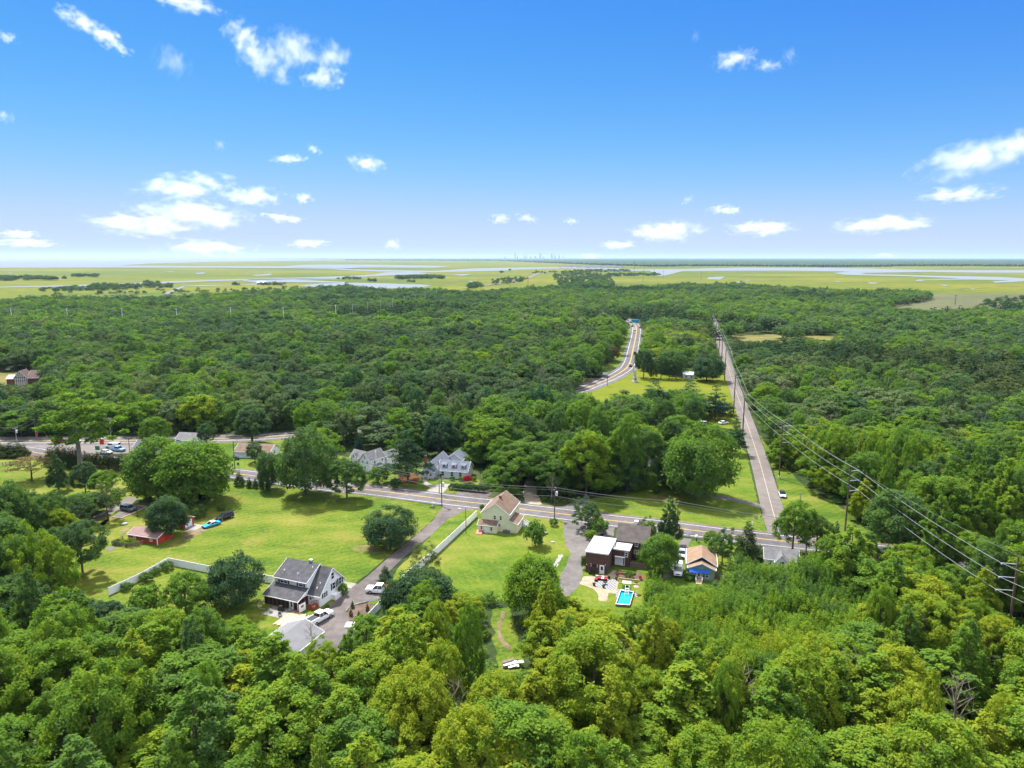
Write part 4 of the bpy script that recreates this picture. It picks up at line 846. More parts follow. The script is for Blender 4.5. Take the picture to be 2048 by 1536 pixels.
# ------------------------------------------------------------------ the wood
BAMBOO = [(1285, 1215), (1330, 1172), (1375, 1180), (1440, 1180), (1475, 1150), (1530, 1150), (1600, 1160), (1690, 1195), (1740, 1260), (1720, 1350), (1600, 1400), (1480, 1380), (1360, 1330), (1300, 1280)]
rng = np.random.default_rng(42)
def seg_dist(x, y, L):
    d = np.full(x.shape, 1e9)
    for a, b in zip(L[:-1], L[1:]):
        vx, vy = b.x - a.x, b.y - a.y; q = vx * vx + vy * vy
        t = np.clip(((x - a.x) * vx + (y - a.y) * vy) / q, 0, 1)
        d = np.minimum(d, np.hypot(x - a.x - t * vx, y - a.y - t * vy))
    return d
def candidates(d0, d1, sp):
    xs, ys = [], []
    y = d0
    while y < d1:
        w = 0.80 * y + 40
        x = np.arange(-w, w, sp); xs.append(x + rng.uniform(-0.42, 0.42, x.shape) * sp); ys.append(np.full(x.shape, y) + rng.uniform(-0.42, 0.42, x.shape) * sp); y += sp
    return np.concatenate(xs), np.concatenate(ys)
BIGMASK = [np.array(p) for p in VIS]
def blocked(x, y, h, r):
    """Would a crown here cover something that is in sight in the photograph?"""
    bad = np.zeros(x.shape, bool)
    for dx, fz in ((0, 1.02), (-0.75, 0.85), (0.75, 0.85), (-1.0, 0.55), (1.0, 0.55), (0, 0.6), (-0.7, 0.3), (0.7, 0.3)):
        u, v, d = PXn(np.stack([x + dx * r, y, h * fz], -1))
        for p in VIS: bad |= in_poly(u, v, p)
    return bad
VISD = [([(1310, 1200), (1440, 1170), (1660, 1190), (1640, 1255), (1540, 1285), (1400, 1240)], 131), ([(1715, 940), (1800, 995), (1800, 1060), (1715, 985)], 166), ([(1800, 995), (1900, 1060), (1900, 1125), (1800, 1055)], 150), ([(1900, 1060), (2010, 1120), (2060, 1150), (2060, 1260), (1985, 1190), (1900, 1120)], 126), ([(2010, 1105), (2045, 1105), (2035, 1200), (2010, 1200)], 113), ([(1683, 930), (1712, 930), (1705, 1040), (1683, 1040)], 172)]
_blk = blocked
def blocked(x, y, h, r):
    bad = _blk(x, y, h, r)
    for dx, fz in ((0, 1.02), (-0.75, 0.85), (0.75, 0.85), (-1.0, 0.55), (1.0, 0.55), (0, 0.6)):
        u, v, d = PXn(np.stack([x + dx * r, y, h * fz], -1))
        for p, yd in VISD: bad |= in_poly(u, v, p) & (y < yd)
    return bad
def plant(d0, d1, sp, hmean, rmean):
    x, y = candidates(d0, d1, sp)
    px, py, d = PXn(np.stack([x, y, np.zeros_like(x)], -1))
    ok = np.ones(x.shape, bool)
    for p in CLOSED + VIS: ok &= ~in_poly(px, py, p)
    for L, w in EXTRA_OPEN_LINES: ok &= seg_dist(x, y, L) > w
    ok &= ~in_poly(x, y, marsh_poly); ok &= ~in_poly(px, py, BAMBOO)
    x, y, px, py = x[ok], y[ok], px[ok], py[ok]
    for tx, ty, tr, th in TREES:
        k = np.hypot(x - tx, y - ty) > 0.75 * tr + 1.2
        x, y, px, py = x[k], y[k], px[k], py[k]
    n = len(x); h = hmean * np.clip(rng.normal(1, 0.24 if d0 < 100 else 0.17, n), 0.5, 1.5); r = rmean * np.clip(rng.normal(1, 0.30, n), 0.5, 1.7)
    todo = np.ones(n, bool); hh = np.zeros(n); rr = np.zeros(n)
    for f, g in ((1, 1), (0.78, 0.85), (0.58, 0.7), (0.4, 0.55), (0.25, 0.42), (0.15, 0.32)):
        b = blocked(x, y, h * f * (1.06 if d0 < 100 else 1), r * g * (1.18 if d0 < 100 else 1)); done = todo & ~b
        hh[done] = h[done] * f; rr[done] = r[done] * g; todo &= b
    k = hh > 0
    return x[k], y[k], hh[k], rr[k], px[k], py[k]
def noise2(x, y, s):
    return (np.sin(x / s + 1.3 * np.sin(y / s * 0.7)) + np.sin(y / s * 1.1 + 1.7 * np.sin(x / s * 0.6 + 2)) + np.sin((x + y) / s * 0.43)) / 3
def hue_for(x, y, px, py, n):
    D = np.hypot(x, y); h = np.full(n, 0.36)
    h = np.where(py > 700, 0.40, h); h = np.where(py > 880, 0.44, h)
    h = np.where((px > 1500) & (py > 760), 0.46, h); h = np.where((px > 1500) & (py > 900), 0.60, h)
    h = np.where(py > 1130, 0.60, h); h = np.where(py > 1230, 0.66, h); h = np.where((py > 1230) & (px < 500), 0.58, h); h = np.where((py > 1250) & (px > 900), 0.69, h)
    h = np.where((px < 420) & (py > 950) & (py < 1300), 0.42, h)
    h = np.where((px > 1250) & (px < 1440) & (py < 745) & (py > 680), 0.6, h)
    h = np.where((px > 1000) & (py < 690) & (py > 590), h + 0.08, h)
    h = h + 0.15 * noise2(x, y, 38.0) + 0.10 * noise2(x + 50, y, 140.0) + rng.normal(0, 0.135, n)
    return np.clip(h, 0.03, 0.97)
W = []
for a in ((74, 210, 6.7, 14.5, 4.7), (210, 520, 8.0, 12.8, 5.4), (520, 1950, 10.0, 12.0, 6.5)):
    x, y, h, r, px, py = plant(*a); n = len(x); hu = hue_for(x, y, px, py, n); h = h * (1 + 0.14 * noise2(x + 11, y + 200, 27.0))
    pin = noise2(x + 300, y, 60.0) + 0.5 * noise2(x, y + 90, 23.0)
    for i in range(n): W.append((x[i], y[i], h[i], r[i], hu[i], px[i], py[i], pin[i]))
LANDMARKS = [((620, 1200), 'the white porch house'), ((300, 1075), 'the red shed'), ((1000, 1040), 'the yellow house'), ((1230, 1110), 'the brown house'), ((1395, 1120), 'the tan bungalow'), ((760, 1178), 'the white pickup truck'), ((1252, 1197), 'the turquoise pool'), ((1025, 1328), 'the white debris pile'), ((1003, 1260), 'the curving dirt track'), ((1560, 1110), 'the bamboo thicket'), ((250, 1165), 'the white corner fence'), ((1700, 1000), 'the wood-edge pole'), ((2025, 1170), 'the nearest power pole'), ((1565, 900), 'the side-road pole'), ((160, 870), 'the tall sycamore'), ((610, 1262), 'the grey garage roof'), ((60, 755), 'the half-timbered house'), ((1060, 970), 'the sandy track')]
ind = []; rest = []
for t in W:
    x, y, h, r, hu, px, py, pin = t
    u, v = PX((x, y, h * 0.65)); d = y * CP + CAMH * SP
    seen = -20 < u < 2068 and v < 1590
    size = r * h / (d * d)
    (ind if (seen and y < 260 and h > 3.5) else rest).append((size, t, u, v))
ind.sort(key=lambda q: -q[0]); rest += ind[285:]; ind = ind[:285]
def hue_word(k, hu): return ('blue-green' if hu < 0.2 else 'dark green' if hu < 0.38 else 'mid green' if hu < 0.55 else 'bright green' if hu < 0.72 else 'yellow-green' if hu < 0.86 else 'golden green')
plan = []
for size, (x, y, h, r, hu, px, py, pin), u, v in ind:
    k = 'pine' if pin > 0.85 and py < 1200 else 'scrubpine' if pin > 0.7 and py < 1150 else ('tall' if rng.random() < 0.55 and h > 8 else 'broadleaf')
    lm = min(LANDMARKS, key=lambda q: math.hypot(q[0][0] - u, (q[0][1] - v) * 1.2)); (lx, ly), ln = lm
    dx, dy = u - lx, v - ly
    side = ('right of' if dx > 0 else 'left of') if abs(dx) > abs(dy) * 1.1 else ('below' if dy > 0 else 'above')
    far = math.hypot(dx, dy); rel = ('far ' if far > 230 else '') + side
    shape = {'tall': 'tall pointed', 'broadleaf': 'rounded', 'pine': 'layered', 'scrubpine': 'feathery'}[k]
    if h < 7: shape = 'short'
    plan.append([u, x, y, h, r, hu, k, '%s %s %s %s %s' % (shape, hue_word(k, hu), 'pine' if 'pine' in k else 'tree', rel, ln)])
byl = {}
for p in plan: byl.setdefault(p[-1], []).append(p)
_ORD = ['first', 'second', 'third', 'fourth', 'fifth', 'sixth', 'seventh', 'eighth', 'ninth', 'tenth', 'eleventh', 'twelfth']
for lb, ps in byl.items():
    ps.sort(key=lambda p: p[0])
    for i, p in enumerate(ps):
        u, x, y, h, r, hu, k, _ = p
        l2 = lb if len(ps) == 1 else lb + ', %s from left' % ORD[min(i, 11)]
        if h < 4.5: tree('shrub', x, y, h, r, hu, l2.replace(' tree', ' bush').replace(' pine', ' bush'), group='bushes of the wood')
        else: tree(k, x, y, h, r, hu, l2, group='trees of the wood')
# the rest of the wood as one mass
NEARK = {}
for k in ('broadleaf', 'tall', 'pine', 'scrubpine'):
    for cm, tm, pr, ph in PROTO[k]:
        me = with_trunk(cm.copy(), 0.22, ph * 0.8); far_proto('near_' + k, me, pr, ph); NEARK.setdefault(k, []).append(len(FAR_KINDS) - 1)
KIDX = {}
for i, (k, _, _) in enumerate(FAR_KINDS): KIDX.setdefault(k, []).append(i)
pts = []
for size, (x, y, h, r, hu, px, py, pin), u, v in rest:
    if u < -500 or u > 2550: continue
    D = math.hypot(x, y); pine = pin > (0.42 if D > 300 else 0.6)
    if h < 4.5: k = 'bush'
    elif rng.random() < 0.012 and D < 700: k = 'bare'; h *= 0.95
    elif D < 260: k = ('near_pine' if rng.random() < 0.5 else 'near_scrubpine') if pine else ('near_tall' if rng.random() < 0.4 else 'near_broadleaf')
    elif D < 620: k = ('mid_pine' if rng.random() < 0.4 else 'mid_scrub') if pine else 'mid_broad'
    else: k = 'far_pine' if pine else 'far_broad'
    i = int(rng.choice(KIDX[k])); _, pr, ph = FAR_KINDS[i]
    rr = r * (0.85 if pine else 1.0)
    pts.append((x, y, 0, i, rng.uniform(0, 6.28), rr / pr, h / ph, hu))
# undergrowth along the wood edges and in its gaps
x, y = candidates(74, 330, 4.4); px, py, d = PXn(np.stack([x, y, np.zeros_like(x)], -1)); ok = np.ones(x.shape, bool)
for p in CLOSED + VIS: ok &= ~in_poly(px, py, p)
for L, w in EXTRA_OPEN_LINES: ok &= seg_dist(x, y, L) > w
ok &= ~in_poly(px, py, BAMBOO); x, y, px, py = x[ok], y[ok], px[ok], py[ok]
b = blocked(x, y, np.full(x.shape, 1.8), np.full(x.shape, 1.3)); x, y, px, py = x[~b], y[~b], px[~b], py[~b]; hu = hue_for(x, y, px, py, len(x))
for i in range(len(x)):
    k = int(rng.choice(KIDX['bush'])); s = rng.uniform(0.5, 1.0); pts.append((x[i], y[i], 0, k, rng.uniform(0, 6.28), s, s * rng.uniform(0.7, 1.3), hu[i] - 0.05))
scatter_object('forest', pts, 'wide green forest of oaks and pines reaching to the marsh')
# bamboo thicket
bp = []
x, y = candidates(95, 200, 2.5); px, py, d = PXn(np.stack([x, y, np.zeros_like(x)], -1)); ok = in_poly(px, py, BAMBOO)
x, y, px, py = x[ok], y[ok], px[ok], py[ok]
for f in (1.0, 0.7, 0.45):
    pass
hb = rng.uniform(0.7, 1.2, len(x)) * (1 + 0.32 * noise2(x, y, 4.5)); b = _blk(x, y, 7.4 * hb, np.full(x.shape, 2.2)); hb = np.where(b, hb * 0.5, hb); b = _blk(x, y, 7.4 * hb, np.full(x.shape, 2.0))
for i in range(len(x)):
    if not b[i]: bp.append((x[i], y[i], 0, int(rng.choice(KIDX['bamboo'])), rng.uniform(0, 6.28), rng.uniform(0.8, 1.2), hb[i], float(np.clip(rng.normal(0.64, 0.10) + 0.2 * noise2(x[i], y[i], 5.0) + 0.1 * noise2(x[i], y[i], 13.0), 0.1, 1))))
scatter_object('bamboo_thicket', bp, 'feathery light green bamboo thicket right of the bungalow')
# tree islands on the marsh
isl = []
def island(pix, n, h=(5, 9), r=(3, 6)):
    xs = [p[0] for p in pix]; ys = [p[1] for p in pix]; k = 0; tries = 0
    while k < n and tries < 20000:
        tries += 1; u, v = rng.uniform(min(xs), max(xs)), rng.uniform(min(ys), max(ys))
        if not in_poly(np.array([u]), np.array([v]), pix)[0]: continue
        p = G(u, v); i = int(rng.choice(KIDX['far_broad'] + KIDX['far_pine'])); _, pr, ph = FAR_KINDS[i]
        isl.append((p.x, p.y, 0, i, rng.uniform(0, 6.28), rng.uniform(*r) / pr, rng.uniform(*h) / ph, rng.uniform(0.1, 0.4))); k += 1
island([(-150, 556), (-20, 556), (110, 557), (112, 561), (0, 562.5), (-150, 562)], 260, (9, 15), (7, 12)); island([(145, 551.5), (197, 552), (197, 555), (145, 555)], 45, (8, 14), (5, 9)); island([(125, 556), (134, 556), (134, 559), (125, 559)], 8, (7, 10))
island([(75, 580), (190, 572.5), (260, 570), (345, 570), (345, 576), (280, 580), (160, 583), (80, 584)], 240, (4, 8), (3, 6)); island([(180, 571), (250, 571), (250, 579), (180, 579)], 40, (7, 11), (4, 6)); island([(285, 566), (320, 567), (320, 574), (285, 574)], 25, (7, 11), (4, 6))
island([(520, 569), (570, 568.5), (570, 572), (520, 572)], 30, (5, 9)); island([(466, 569), (480, 569), (480, 571), (466, 571)], 12, (6, 9)); island([(505, 577), (700, 574), (720, 578), (560, 582)], 40, (4, 8))
island([(793, 556), (884, 554.5), (888, 558), (795, 559)], 130, (8, 13), (6, 10)); island([(735, 562), (752, 563), (752, 565), (735, 565)], 12, (8, 12)); island([(690, 557.5), (722, 557.5), (722, 560), (690, 560)], 22, (7, 11)); island([(815, 563.5), (830, 563.5), (830, 565.5), (815, 565.5)], 6, (6, 9)); island([(675, 558), (700, 558), (700, 560), (675, 560)], 8, (6, 9)); island([(997, 545), (1008, 545), (1008, 547), (997, 547)], 10, (8, 12)); island([(1015, 541), (1022, 541), (1022, 543), (1015, 543)], 4, (8, 12))
island([(938, 571), (960, 571), (965, 577), (935, 579)], 40, (7, 12)); island([(985, 562), (1020, 558), (1055, 555), (1058, 563), (1020, 568), (985, 571)], 70, (6, 11), (3.5, 6)); island([(1100, 551), (1170, 545), (1200, 548), (1215, 555), (1218, 572), (1120, 572)], 250, (8, 13), (4, 7))
island([(1066, 545), (1075, 544), (1100, 548), (1066, 549)], 14, (8, 12)); island([(1095, 545), (1180, 541), (1260, 541), (1260, 544), (1100, 547)], 110, (7, 12), (6, 11)); island([(1215, 549.5), (1320, 549), (1320, 552), (1215, 554)], 90, (7, 12), (5, 9)); island([(1360, 571), (1470, 570), (1470, 576), (1360, 576)], 20, (8, 12)); island([(1190, 555), (1220, 553), (1228, 575), (1195, 575)], 80, (7, 12), (4, 7))
island([(1955, 608), (2060, 594), (2100, 600), (2060, 616), (1960, 616)], 60, (5, 10), (3, 5)); island([(100, 587), (560, 578), (560, 584), (100, 592)], 60, (4, 8), (3, 5))
scatter_object('marsh_trees', isl, 'dark clumps of trees standing on the marsh')
# woods on the horizon
def horizon_wood(name, pix_bottom, dfar, seed):
    """A far wood: canopy surface 11-16 m above the ground between the given lower edge and dfar metres."""
    g = np.random.default_rng(seed); xs = np.arange(pix_bottom[0][0], pix_bottom[-1][0], 2.0)
    yb = np.interp(xs, [p[0] for p in pix_bottom], [p[1] for p in pix_bottom]) + g.normal(0, 0.25, len(xs)); rows = 22
    mb = MB(); V = []
    for i, u in enumerate(xs):
        b = G(u, yb[i]); L = math.hypot(b.x, b.y); dr = Vector((b.x / L, b.y / L, 0))
        for k in range(rows):
            t = 0 if k == 0 else ((k - 1) / (rows - 2)) ** 1.6; D = L + (dfar - L) * t
            V.append((dr.x * D, dr.y * D, 0.0 if k == 0 else 10.0 + 7.0 * g.random()))
    mb.v = V
    for i in range(len(xs) - 1):
        for k in range(rows - 1):
            a = i * rows + k; mb.f.append((a, a + rows, a + rows + 1, a + 1)); mb.mi.append(0)
    o = mb.build(name, ground_mat(name + '_canopy', (0.022, 0.05, 0.022), (0.032, 0.066, 0.026), (0.05, 0.085, 0.028), 0.004, 0.012, 0.05, bump=0), fix=True)
    o['kind'] = 'stuff'
horizon_wood('far_woods', [(985, 521.3), (1040, 523), (1100, 526), (1200, 530), (1300, 533.2), (1366, 532.2), (1500, 532.5), (1640, 533.8), (1780, 533.2), (1790, 532), (1950, 532), (2048, 533), (2400, 533)], 33000, 3)
horizon_wood('far_shore', [(690, 520.2), (760, 520.6), (985, 521.3)], 33000, 4)
horizon_wood('far_shore', [(-500, 517.4), (0, 517.4), (480, 517.4), (600, 517.6), (690, 518.6)], 60000, 5)
# ------------------------------------------------------------------ building materials
M_siding_w = mat('white_clapboard', (0.86, 0.86, 0.86), 0.6, noise=0.04, nscale=0.6, bump=0.35, bscale=3.2, stripes='Z')
M_trim_w = mat('white_trim', (0.8, 0.8, 0.8), 0.5)
M_shingle = mat('charcoal_shingles', (0.05, 0.05, 0.056), 0.9, col2=(0.085, 0.084, 0.09), nscale=0.9, bump=0.5, bscale=9)
M_shingle_b = mat('brown_shingles', (0.125, 0.082, 0.056), 0.9, col2=(0.185, 0.127, 0.09), nscale=0.8, bump=0.5, bscale=9)
M_shingle_t = mat('tan_shingles', (0.2, 0.128, 0.08), 0.9, col2=(0.265, 0.172, 0.112), nscale=0.8, bump=0.5, bscale=9)
M_shingle_g = mat('grey_shingles', (0.12, 0.12, 0.125), 0.9, col2=(0.175, 0.17, 0.17), nscale=0.8, bump=0.5, bscale=9)
M_shingle_bl = mat('slate_blue_shingles', (0.1, 0.115, 0.15), 0.85, col2=(0.145, 0.16, 0.2), nscale=0.8, bump=0.5, bscale=9)
M_yellow_s = mat('cream_yellow_clapboard', (0.8, 0.74, 0.5), 0.65, noise=0.05, nscale=0.5, bump=0.35, bscale=3.2, stripes='Z')
M_brown_s = mat('brown_wood_siding', (0.085, 0.042, 0.034), 0.85, col2=(0.13, 0.068, 0.055), nscale=1.2, bump=0.5, bscale=2.5, stripes='X')
M_grey_s = mat('pale_grey_clapboard', (0.64, 0.66, 0.69), 0.65, noise=0.05, nscale=0.5, bump=0.35, bscale=3.2, stripes='Z')
M_green_s = mat('sage_green_siding', (0.24, 0.3, 0.26), 0.7, noise=0.06, nscale=0.6, bump=0.3, bscale=3.2, stripes='Z')
M_red_s = mat('red_barn_siding', (0.45, 0.05, 0.028), 0.75, noise=0.12, nscale=0.9, bump=0.4, bscale=3.0, stripes='X')
M_metal_roof = mat('rosy_metal_roof', (0.2, 0.115, 0.105), 0.6, noise=0.1, nscale=0.5, bump=0.5, bscale=1.6, stripes='X')
M_flat_roof = mat('white_roof_membrane', (0.72, 0.72, 0.7), 0.7, noise=0.1, nscale=0.7, col2=None)
M_glass = mat('window_glass', (0.02, 0.025, 0.03), 0.08, spec=0.6)
M_screen = mat('dark_screen_mesh', (0.018, 0.018, 0.02), 0.7)
M_shutter = mat('green_shutters', (0.015, 0.07, 0.065), 0.6)
M_redwood = mat('red_stained_wood', (0.24, 0.055, 0.03), 0.7, noise=0.2, nscale=2)
M_wood = mat('tan_planks', (0.42, 0.29, 0.16), 0.8, col2=(0.56, 0.41, 0.25), nscale=2)
M_greywood = mat('weathered_wood', (0.13, 0.1, 0.075), 0.9, col2=(0.22, 0.175, 0.13), nscale=2)
M_brick = mat('red_brick', (0.2, 0.06, 0.04), 0.9, noise=0.25, nscale=4)
M_vinyl = mat('white_vinyl', (0.84, 0.84, 0.85), 0.45)
M_black = mat('black_metal', (0.015, 0.015, 0.016), 0.5)
M_redpaint = mat('red_paint', (0.5, 0.035, 0.025), 0.45)
M_steel = mat('galvanised_steel', (0.45, 0.46, 0.47), 0.4, metal=0.6)
def xy(mb):
    mb.v = [(y, x, z) for x, y, z in mb.v]; return mb
def gable(par, x0, x1, y0, y1, ze, zr, wm, rm, zb=-0.2, ov=0.35, oe=0.3, t=0.15, yr=None, ze1=None, along='x', wall='wall', roof='roof', trim=M_trim_w, walls=True, hip0=0, hip1=0):
    """Gabled block, ridge along x (or y when along='y'); ze/ze1 eave heights at y0/y1; hip0/hip1 pull the ridge ends in."""
    yr = (y0 + y1) / 2 if yr is None else yr; ze1 = ze if ze1 is None else ze1
    fx = (lambda m: m) if along == 'x' else xy
    w = None
    if walls:
        mb = MB()
        if hip0 or hip1:
            mb.prism([(y0, zb), (y1, zb), (y1, ze1), (y0, ze)], 'x', x0, x1)
        else: mb.prism([(y0, zb), (y1, zb), (y1, ze1), (yr, zr), (y0, ze)], 'x', x0, x1)
        w = fx(mb).build(wall, wm, par)
    s0 = (zr - ze) / max(yr - y0, 1e-6); s1 = (zr - ze1) / max(y1 - yr, 1e-6); g = t + 0.005
    mb = MB(); A0, A1 = x0 - ov, x1 + ov
    r0, r1 = (A0 + hip0 * (1 if hip0 else 0), A1 - hip1)
    e0 = (y0 - oe, ze - oe * s0 + g); e1 = (y1 + oe, ze1 - oe * s1 + g); rz_ = zr + g
    if yr > y0: mb.slab([(A0, e0[0], e0[1]), (A1, e0[0], e0[1]), (r1, yr, rz_), (r0, yr, rz_)], t)
    if y1 > yr: mb.slab([(A1, e1[0], e1[1]), (A0, e1[0], e1[1]), (r0, yr, rz_), (r1, yr, rz_)], t)
    if hip0: mb.slab([(A0, e1[0], e1[1]), (A0, e0[0], e0[1]), (r0, yr, rz_)], t)
    if hip1: mb.slab([(A1, e0[0], e0[1]), (A1, e1[0], e1[1]), (r1, yr, rz_)], t)
    r = fx(mb).build(roof, rm, par)
    if trim is not None:
        mb = MB(); d = 0.03
        for X, h in ((A0 - d, hip0), (A1 + d, hip1)):
            if h: continue
            if yr > y0: mb.bar((X, e0[0], e0[1] - 0.12), (X, yr, rz_ - 0.12), 0.05, 0.2)
            if y1 > yr: mb.bar((X, e1[0], e1[1] - 0.12), (X, yr, rz_ - 0.12), 0.05, 0.2)
        mb.box(A0, A1, e0[0] - 0.10, e0[0] - 0.012, e0[1] - 0.2, e0[1] - 0.04)
        if y1 > yr: mb.box(A0, A1, e1[0] + 0.012, e1[0] + 0.10, e1[1] - 0.2, e1[1] - 0.04)
        fx(mb).build('gutter', trim, par)
    return w, r
def lean(par, x0, x1, y0, y1, z0, z1, wm, rm, zb=-0.2, ov=0.2, t=0.12, walls=True, along='x', trim=M_trim_w, wall='wall', roof='roof'):
    """Single-pitch block falling from z1 at y1 to z0 at y0."""
    fx = (lambda m: m) if along == 'x' else xy
    if walls:
        mb = MB(); mb.prism([(y0, zb), (y1, zb), (y1, z1), (y0, z0)], 'x', x0, x1); fx(mb).build(wall, wm, par)
    sgn = -1 if y0 < y1 else 1; s = (z1 - z0) / abs(y1 - y0); g = t + 0.005; ye = y0 + sgn * ov; z_e = z0 - ov * s + g
    mb = MB(); mb.slab([(x0 - ov, ye, z_e), (x1 + ov, ye, z_e), (x1 + ov, y1, z1 + g), (x0 - ov, y1, z1 + g)], t); fx(mb).build(roof, rm, par)
    if trim is not None:
        mb = MB(); mb.box(x0 - ov, x1 + ov, ye + sgn * 0.012, ye + sgn * 0.08, z_e - 0.18, z_e - 0.03)
        for X in (x0 - ov - 0.03, x1 + ov + 0.03): mb.bar((X, ye, z_e - 0.1), (X, y1, z1 + g - 0.1), 0.05, 0.17)
        fx(mb).build('gutter', trim, par)
def window(par, x, y, z, w, h, n=(0, -1), fm=M_trim_w, bars=1, shut=None, name='window', cols=1):
    """Window centred at x,y,z on a wall facing n; shut = shutter material."""
    nx, ny = n; tx, ty = -ny, nx
    def P(a, d, b): return (x + tx * a + nx * d, y + ty * a + ny * d, z + b)
    def brick(mb, a0, a1, d0, d1, b0, b1):
        c = P((a0 + a1) / 2, (d0 + d1) / 2, (b0 + b1) / 2)
        mb.obox(c, (tx * (a1 - a0) / 2, ty * (a1 - a0) / 2, 0), (nx * (d1 - d0) / 2, ny * (d1 - d0) / 2, 0), (0, 0, (b1 - b0) / 2))
    f = MB(); q = 0.1; a, b = w / 2, h / 2
    brick(f, -a - q, a + q, -0.02, 0.07, b, b + q); brick(f, -a - q, a + q, -0.02, 0.10, -b - q, -b)
    brick(f, -a - q, -a, -0.02, 0.07, -b, b); brick(f, a, a + q, -0.02, 0.07, -b, b)
    for i in range(bars): zz = -b + h * (i + 1) / (bars + 1); brick(f, -a, a, 0.012, 0.05, zz - 0.035, zz + 0.035)
    for i in range(cols - 1): aa = -a + w * (i + 1) / cols; brick(f, aa - 0.05, aa + 0.05, 0.012, 0.055, -b, b)
    o = f.build(name, fm, par)
    g = MB(); brick(g, -a, a, 0.003, 0.015, -b, b); g.build('pane', M_glass, o)
    if shut is not None:
        for s in (-1, 1):
            k = MB(); c = s * (a + q + 0.24); brick(k, c - 0.2, c + 0.2, 0.003, 0.05, -b - 0.05, b + 0.05); k.build('shutter', shut, par)
    return o
def door(par, x, y, z0, w, h, n=(0, -1), m=M_trim_w, glass=0.35, fm=M_trim_w, name='door'):
    nx, ny = n; tx, ty = -ny, nx
    def brick(mb, a0, a1, d0, d1, b0, b1):
        c = (x + tx * (a0 + a1) / 2 + nx * (d0 + d1) / 2, y + ty * (a0 + a1) / 2 + ny * (d0 + d1) / 2, z0 + (b0 + b1) / 2)
        mb.obox(c, (tx * (a1 - a0) / 2, ty * (a1 - a0) / 2, 0), (nx * (d1 - d0) / 2, ny * (d1 - d0) / 2, 0), (0, 0, (b1 - b0) / 2))
    f = MB(); brick(f, -w / 2, w / 2, 0.0, 0.05, 0, h); o = f.build(name, m, par)
    f = MB(); brick(f, -w / 2 - 0.12, -w / 2, 0, 0.08, 0, h + 0.12); brick(f, w / 2, w / 2 + 0.12, 0, 0.08, 0, h + 0.12); brick(f, -w / 2, w / 2, 0, 0.08, h, h + 0.12); f.build('frame', fm, o)
    if glass: f = MB(); brick(f, -w * 0.3, w * 0.3, 0.052, 0.062, h * (1 - glass) - 0.1, h - 0.2); f.build('pane', M_glass, o)
    f = MB(); brick(f, w * 0.34, w * 0.42, 0.05, 0.11, h * 0.45, h * 0.5); f.build('handle', M_black, o)
    return o
def corner_frame(px, deg): return G(*px), R(deg)
def lib(T, x, y, z=0):      # local -> world point
    c, s = math.cos(T.rotation_euler[2]), math.sin(T.rotation_euler[2])
    return Vector((T.location[0] + c * x - s * y, T.location[1] + s * x + c * y, T.location[2] + z))
# ================================================================== white house with screened porch
p = Vector((-38.95, 134.3, 0)); WH = thing('house', 'white two-storey house with dark roof and screened porch, beside the driveway', 'house', p, R(-21.7))
gable(WH, -3.0, 0, 0, 8.5, 2.5, 6.6, M_siding_w, M_shingle, ov=0.25)
gable(WH, -11.2, -3.0, 0.0, 8.5, 4.9, 6.95, M_siding_w, M_shingle, ov=0.12, oe=0.4, ze1=2.6, yr=4.3)
lean(WH, -11.3, -2.95, -3.3, -0.005, 2.3, 3.5, None, M_shingle, walls=False, ov=0.3)
mb = MB(); mb.box(-11.3, -2.95, -3.3, 0, -0.15, 0.25); mb.build('porch_floor', M_concrete, WH)
mb = MB(); mb.prism([(-3.28, 2.15), (-0.01, 2.15), (-0.01, 3.38), (-3.28, 2.22)], 'x', -11.28, -11.2); mb.prism([(-3.28, 2.15), (-0.01, 2.15), (-0.01, 3.38), (-3.28, 2.22)], 'x', -3.05, -2.97); mb.build('porch_gable', M_siding_w, WH)
for i in range(9):
    x = -11.25 + i * 8.25 / 8
    mb = MB(); mb.box(x - 0.06, x + 0.06, -3.28, -3.16, 0.25, 2.2); mb.build('porch_post', M_redwood if i < 8 else M_trim_w, WH)
for i in range(8):
    if i == 6: continue
    x = -11.25 + i * 8.25 / 8; mb = MB(); mb.box(x + 0.06, x + 8.25 / 8 - 0.06, -3.235, -3.205, 0.25, 2.2); mb.build('screen', M_screen, WH)
door(WH, -11.25 + 6.5 * 8.25 / 8, -3.2, 0.25, 0.86, 1.92, glass=0.7)
for i in range(4):
    y = -3.22 + i * 1.05; mb = MB(); mb.box(-3.08, -2.96, y - 0.05, y + 0.07, 0.25, 2.2); mb.build('porch_post', M_redwood, WH)
for i in range(3):
    y = -3.15 + i * 1.05; mb = MB(); mb.box(-3.035, -3.005, y + 0.02, y + 0.9, 0.25, 2.2); mb.build('screen', M_screen, WH)
mb = MB(); mb.box(-11.22, -11.19, -3.2, 0, 0.25, 2.2); mb.build('screen', M_screen, WH)
window(WH, -8.9, -0.0, 4.22, 1.7, 0.95, shut=M_shutter, cols=2); window(WH, -4.6, -0.0, 4.22, 1.0, 0.95, shut=M_shutter)
window(WH, -2.3, 0, 1.62, 0.5, 0.8); mb = MB(); mb.box(-1.75, -1.6, -0.14, -0.005, 1.65, 1.95); mb.build('wall_lamp', M_black, WH)
window(WH, 0, 4.4, 4.9, 0.85, 1.35, n=(1, 0), shut=None); window(WH, 0, 4.7, 2.6, 0.95, 1.35, n=(1, 0), shut=M_shutter); window(WH, 0, 6.9, 2.75, 0.95, 1.35, n=(1, 0), shut=M_shutter); window(WH, 0, 1.5, 2.0, 0.7, 0.95, n=(1, 0), shut=M_shutter)
mb = MB(); mb.box(0.005, 1.1, 3.6, 5.6, -0.1, 1.1); mb.box(1.102, 1.2, 3.5, 5.7, -0.1, 1.2); mb.build('basement_bulkhead', M_siding_w, WH)
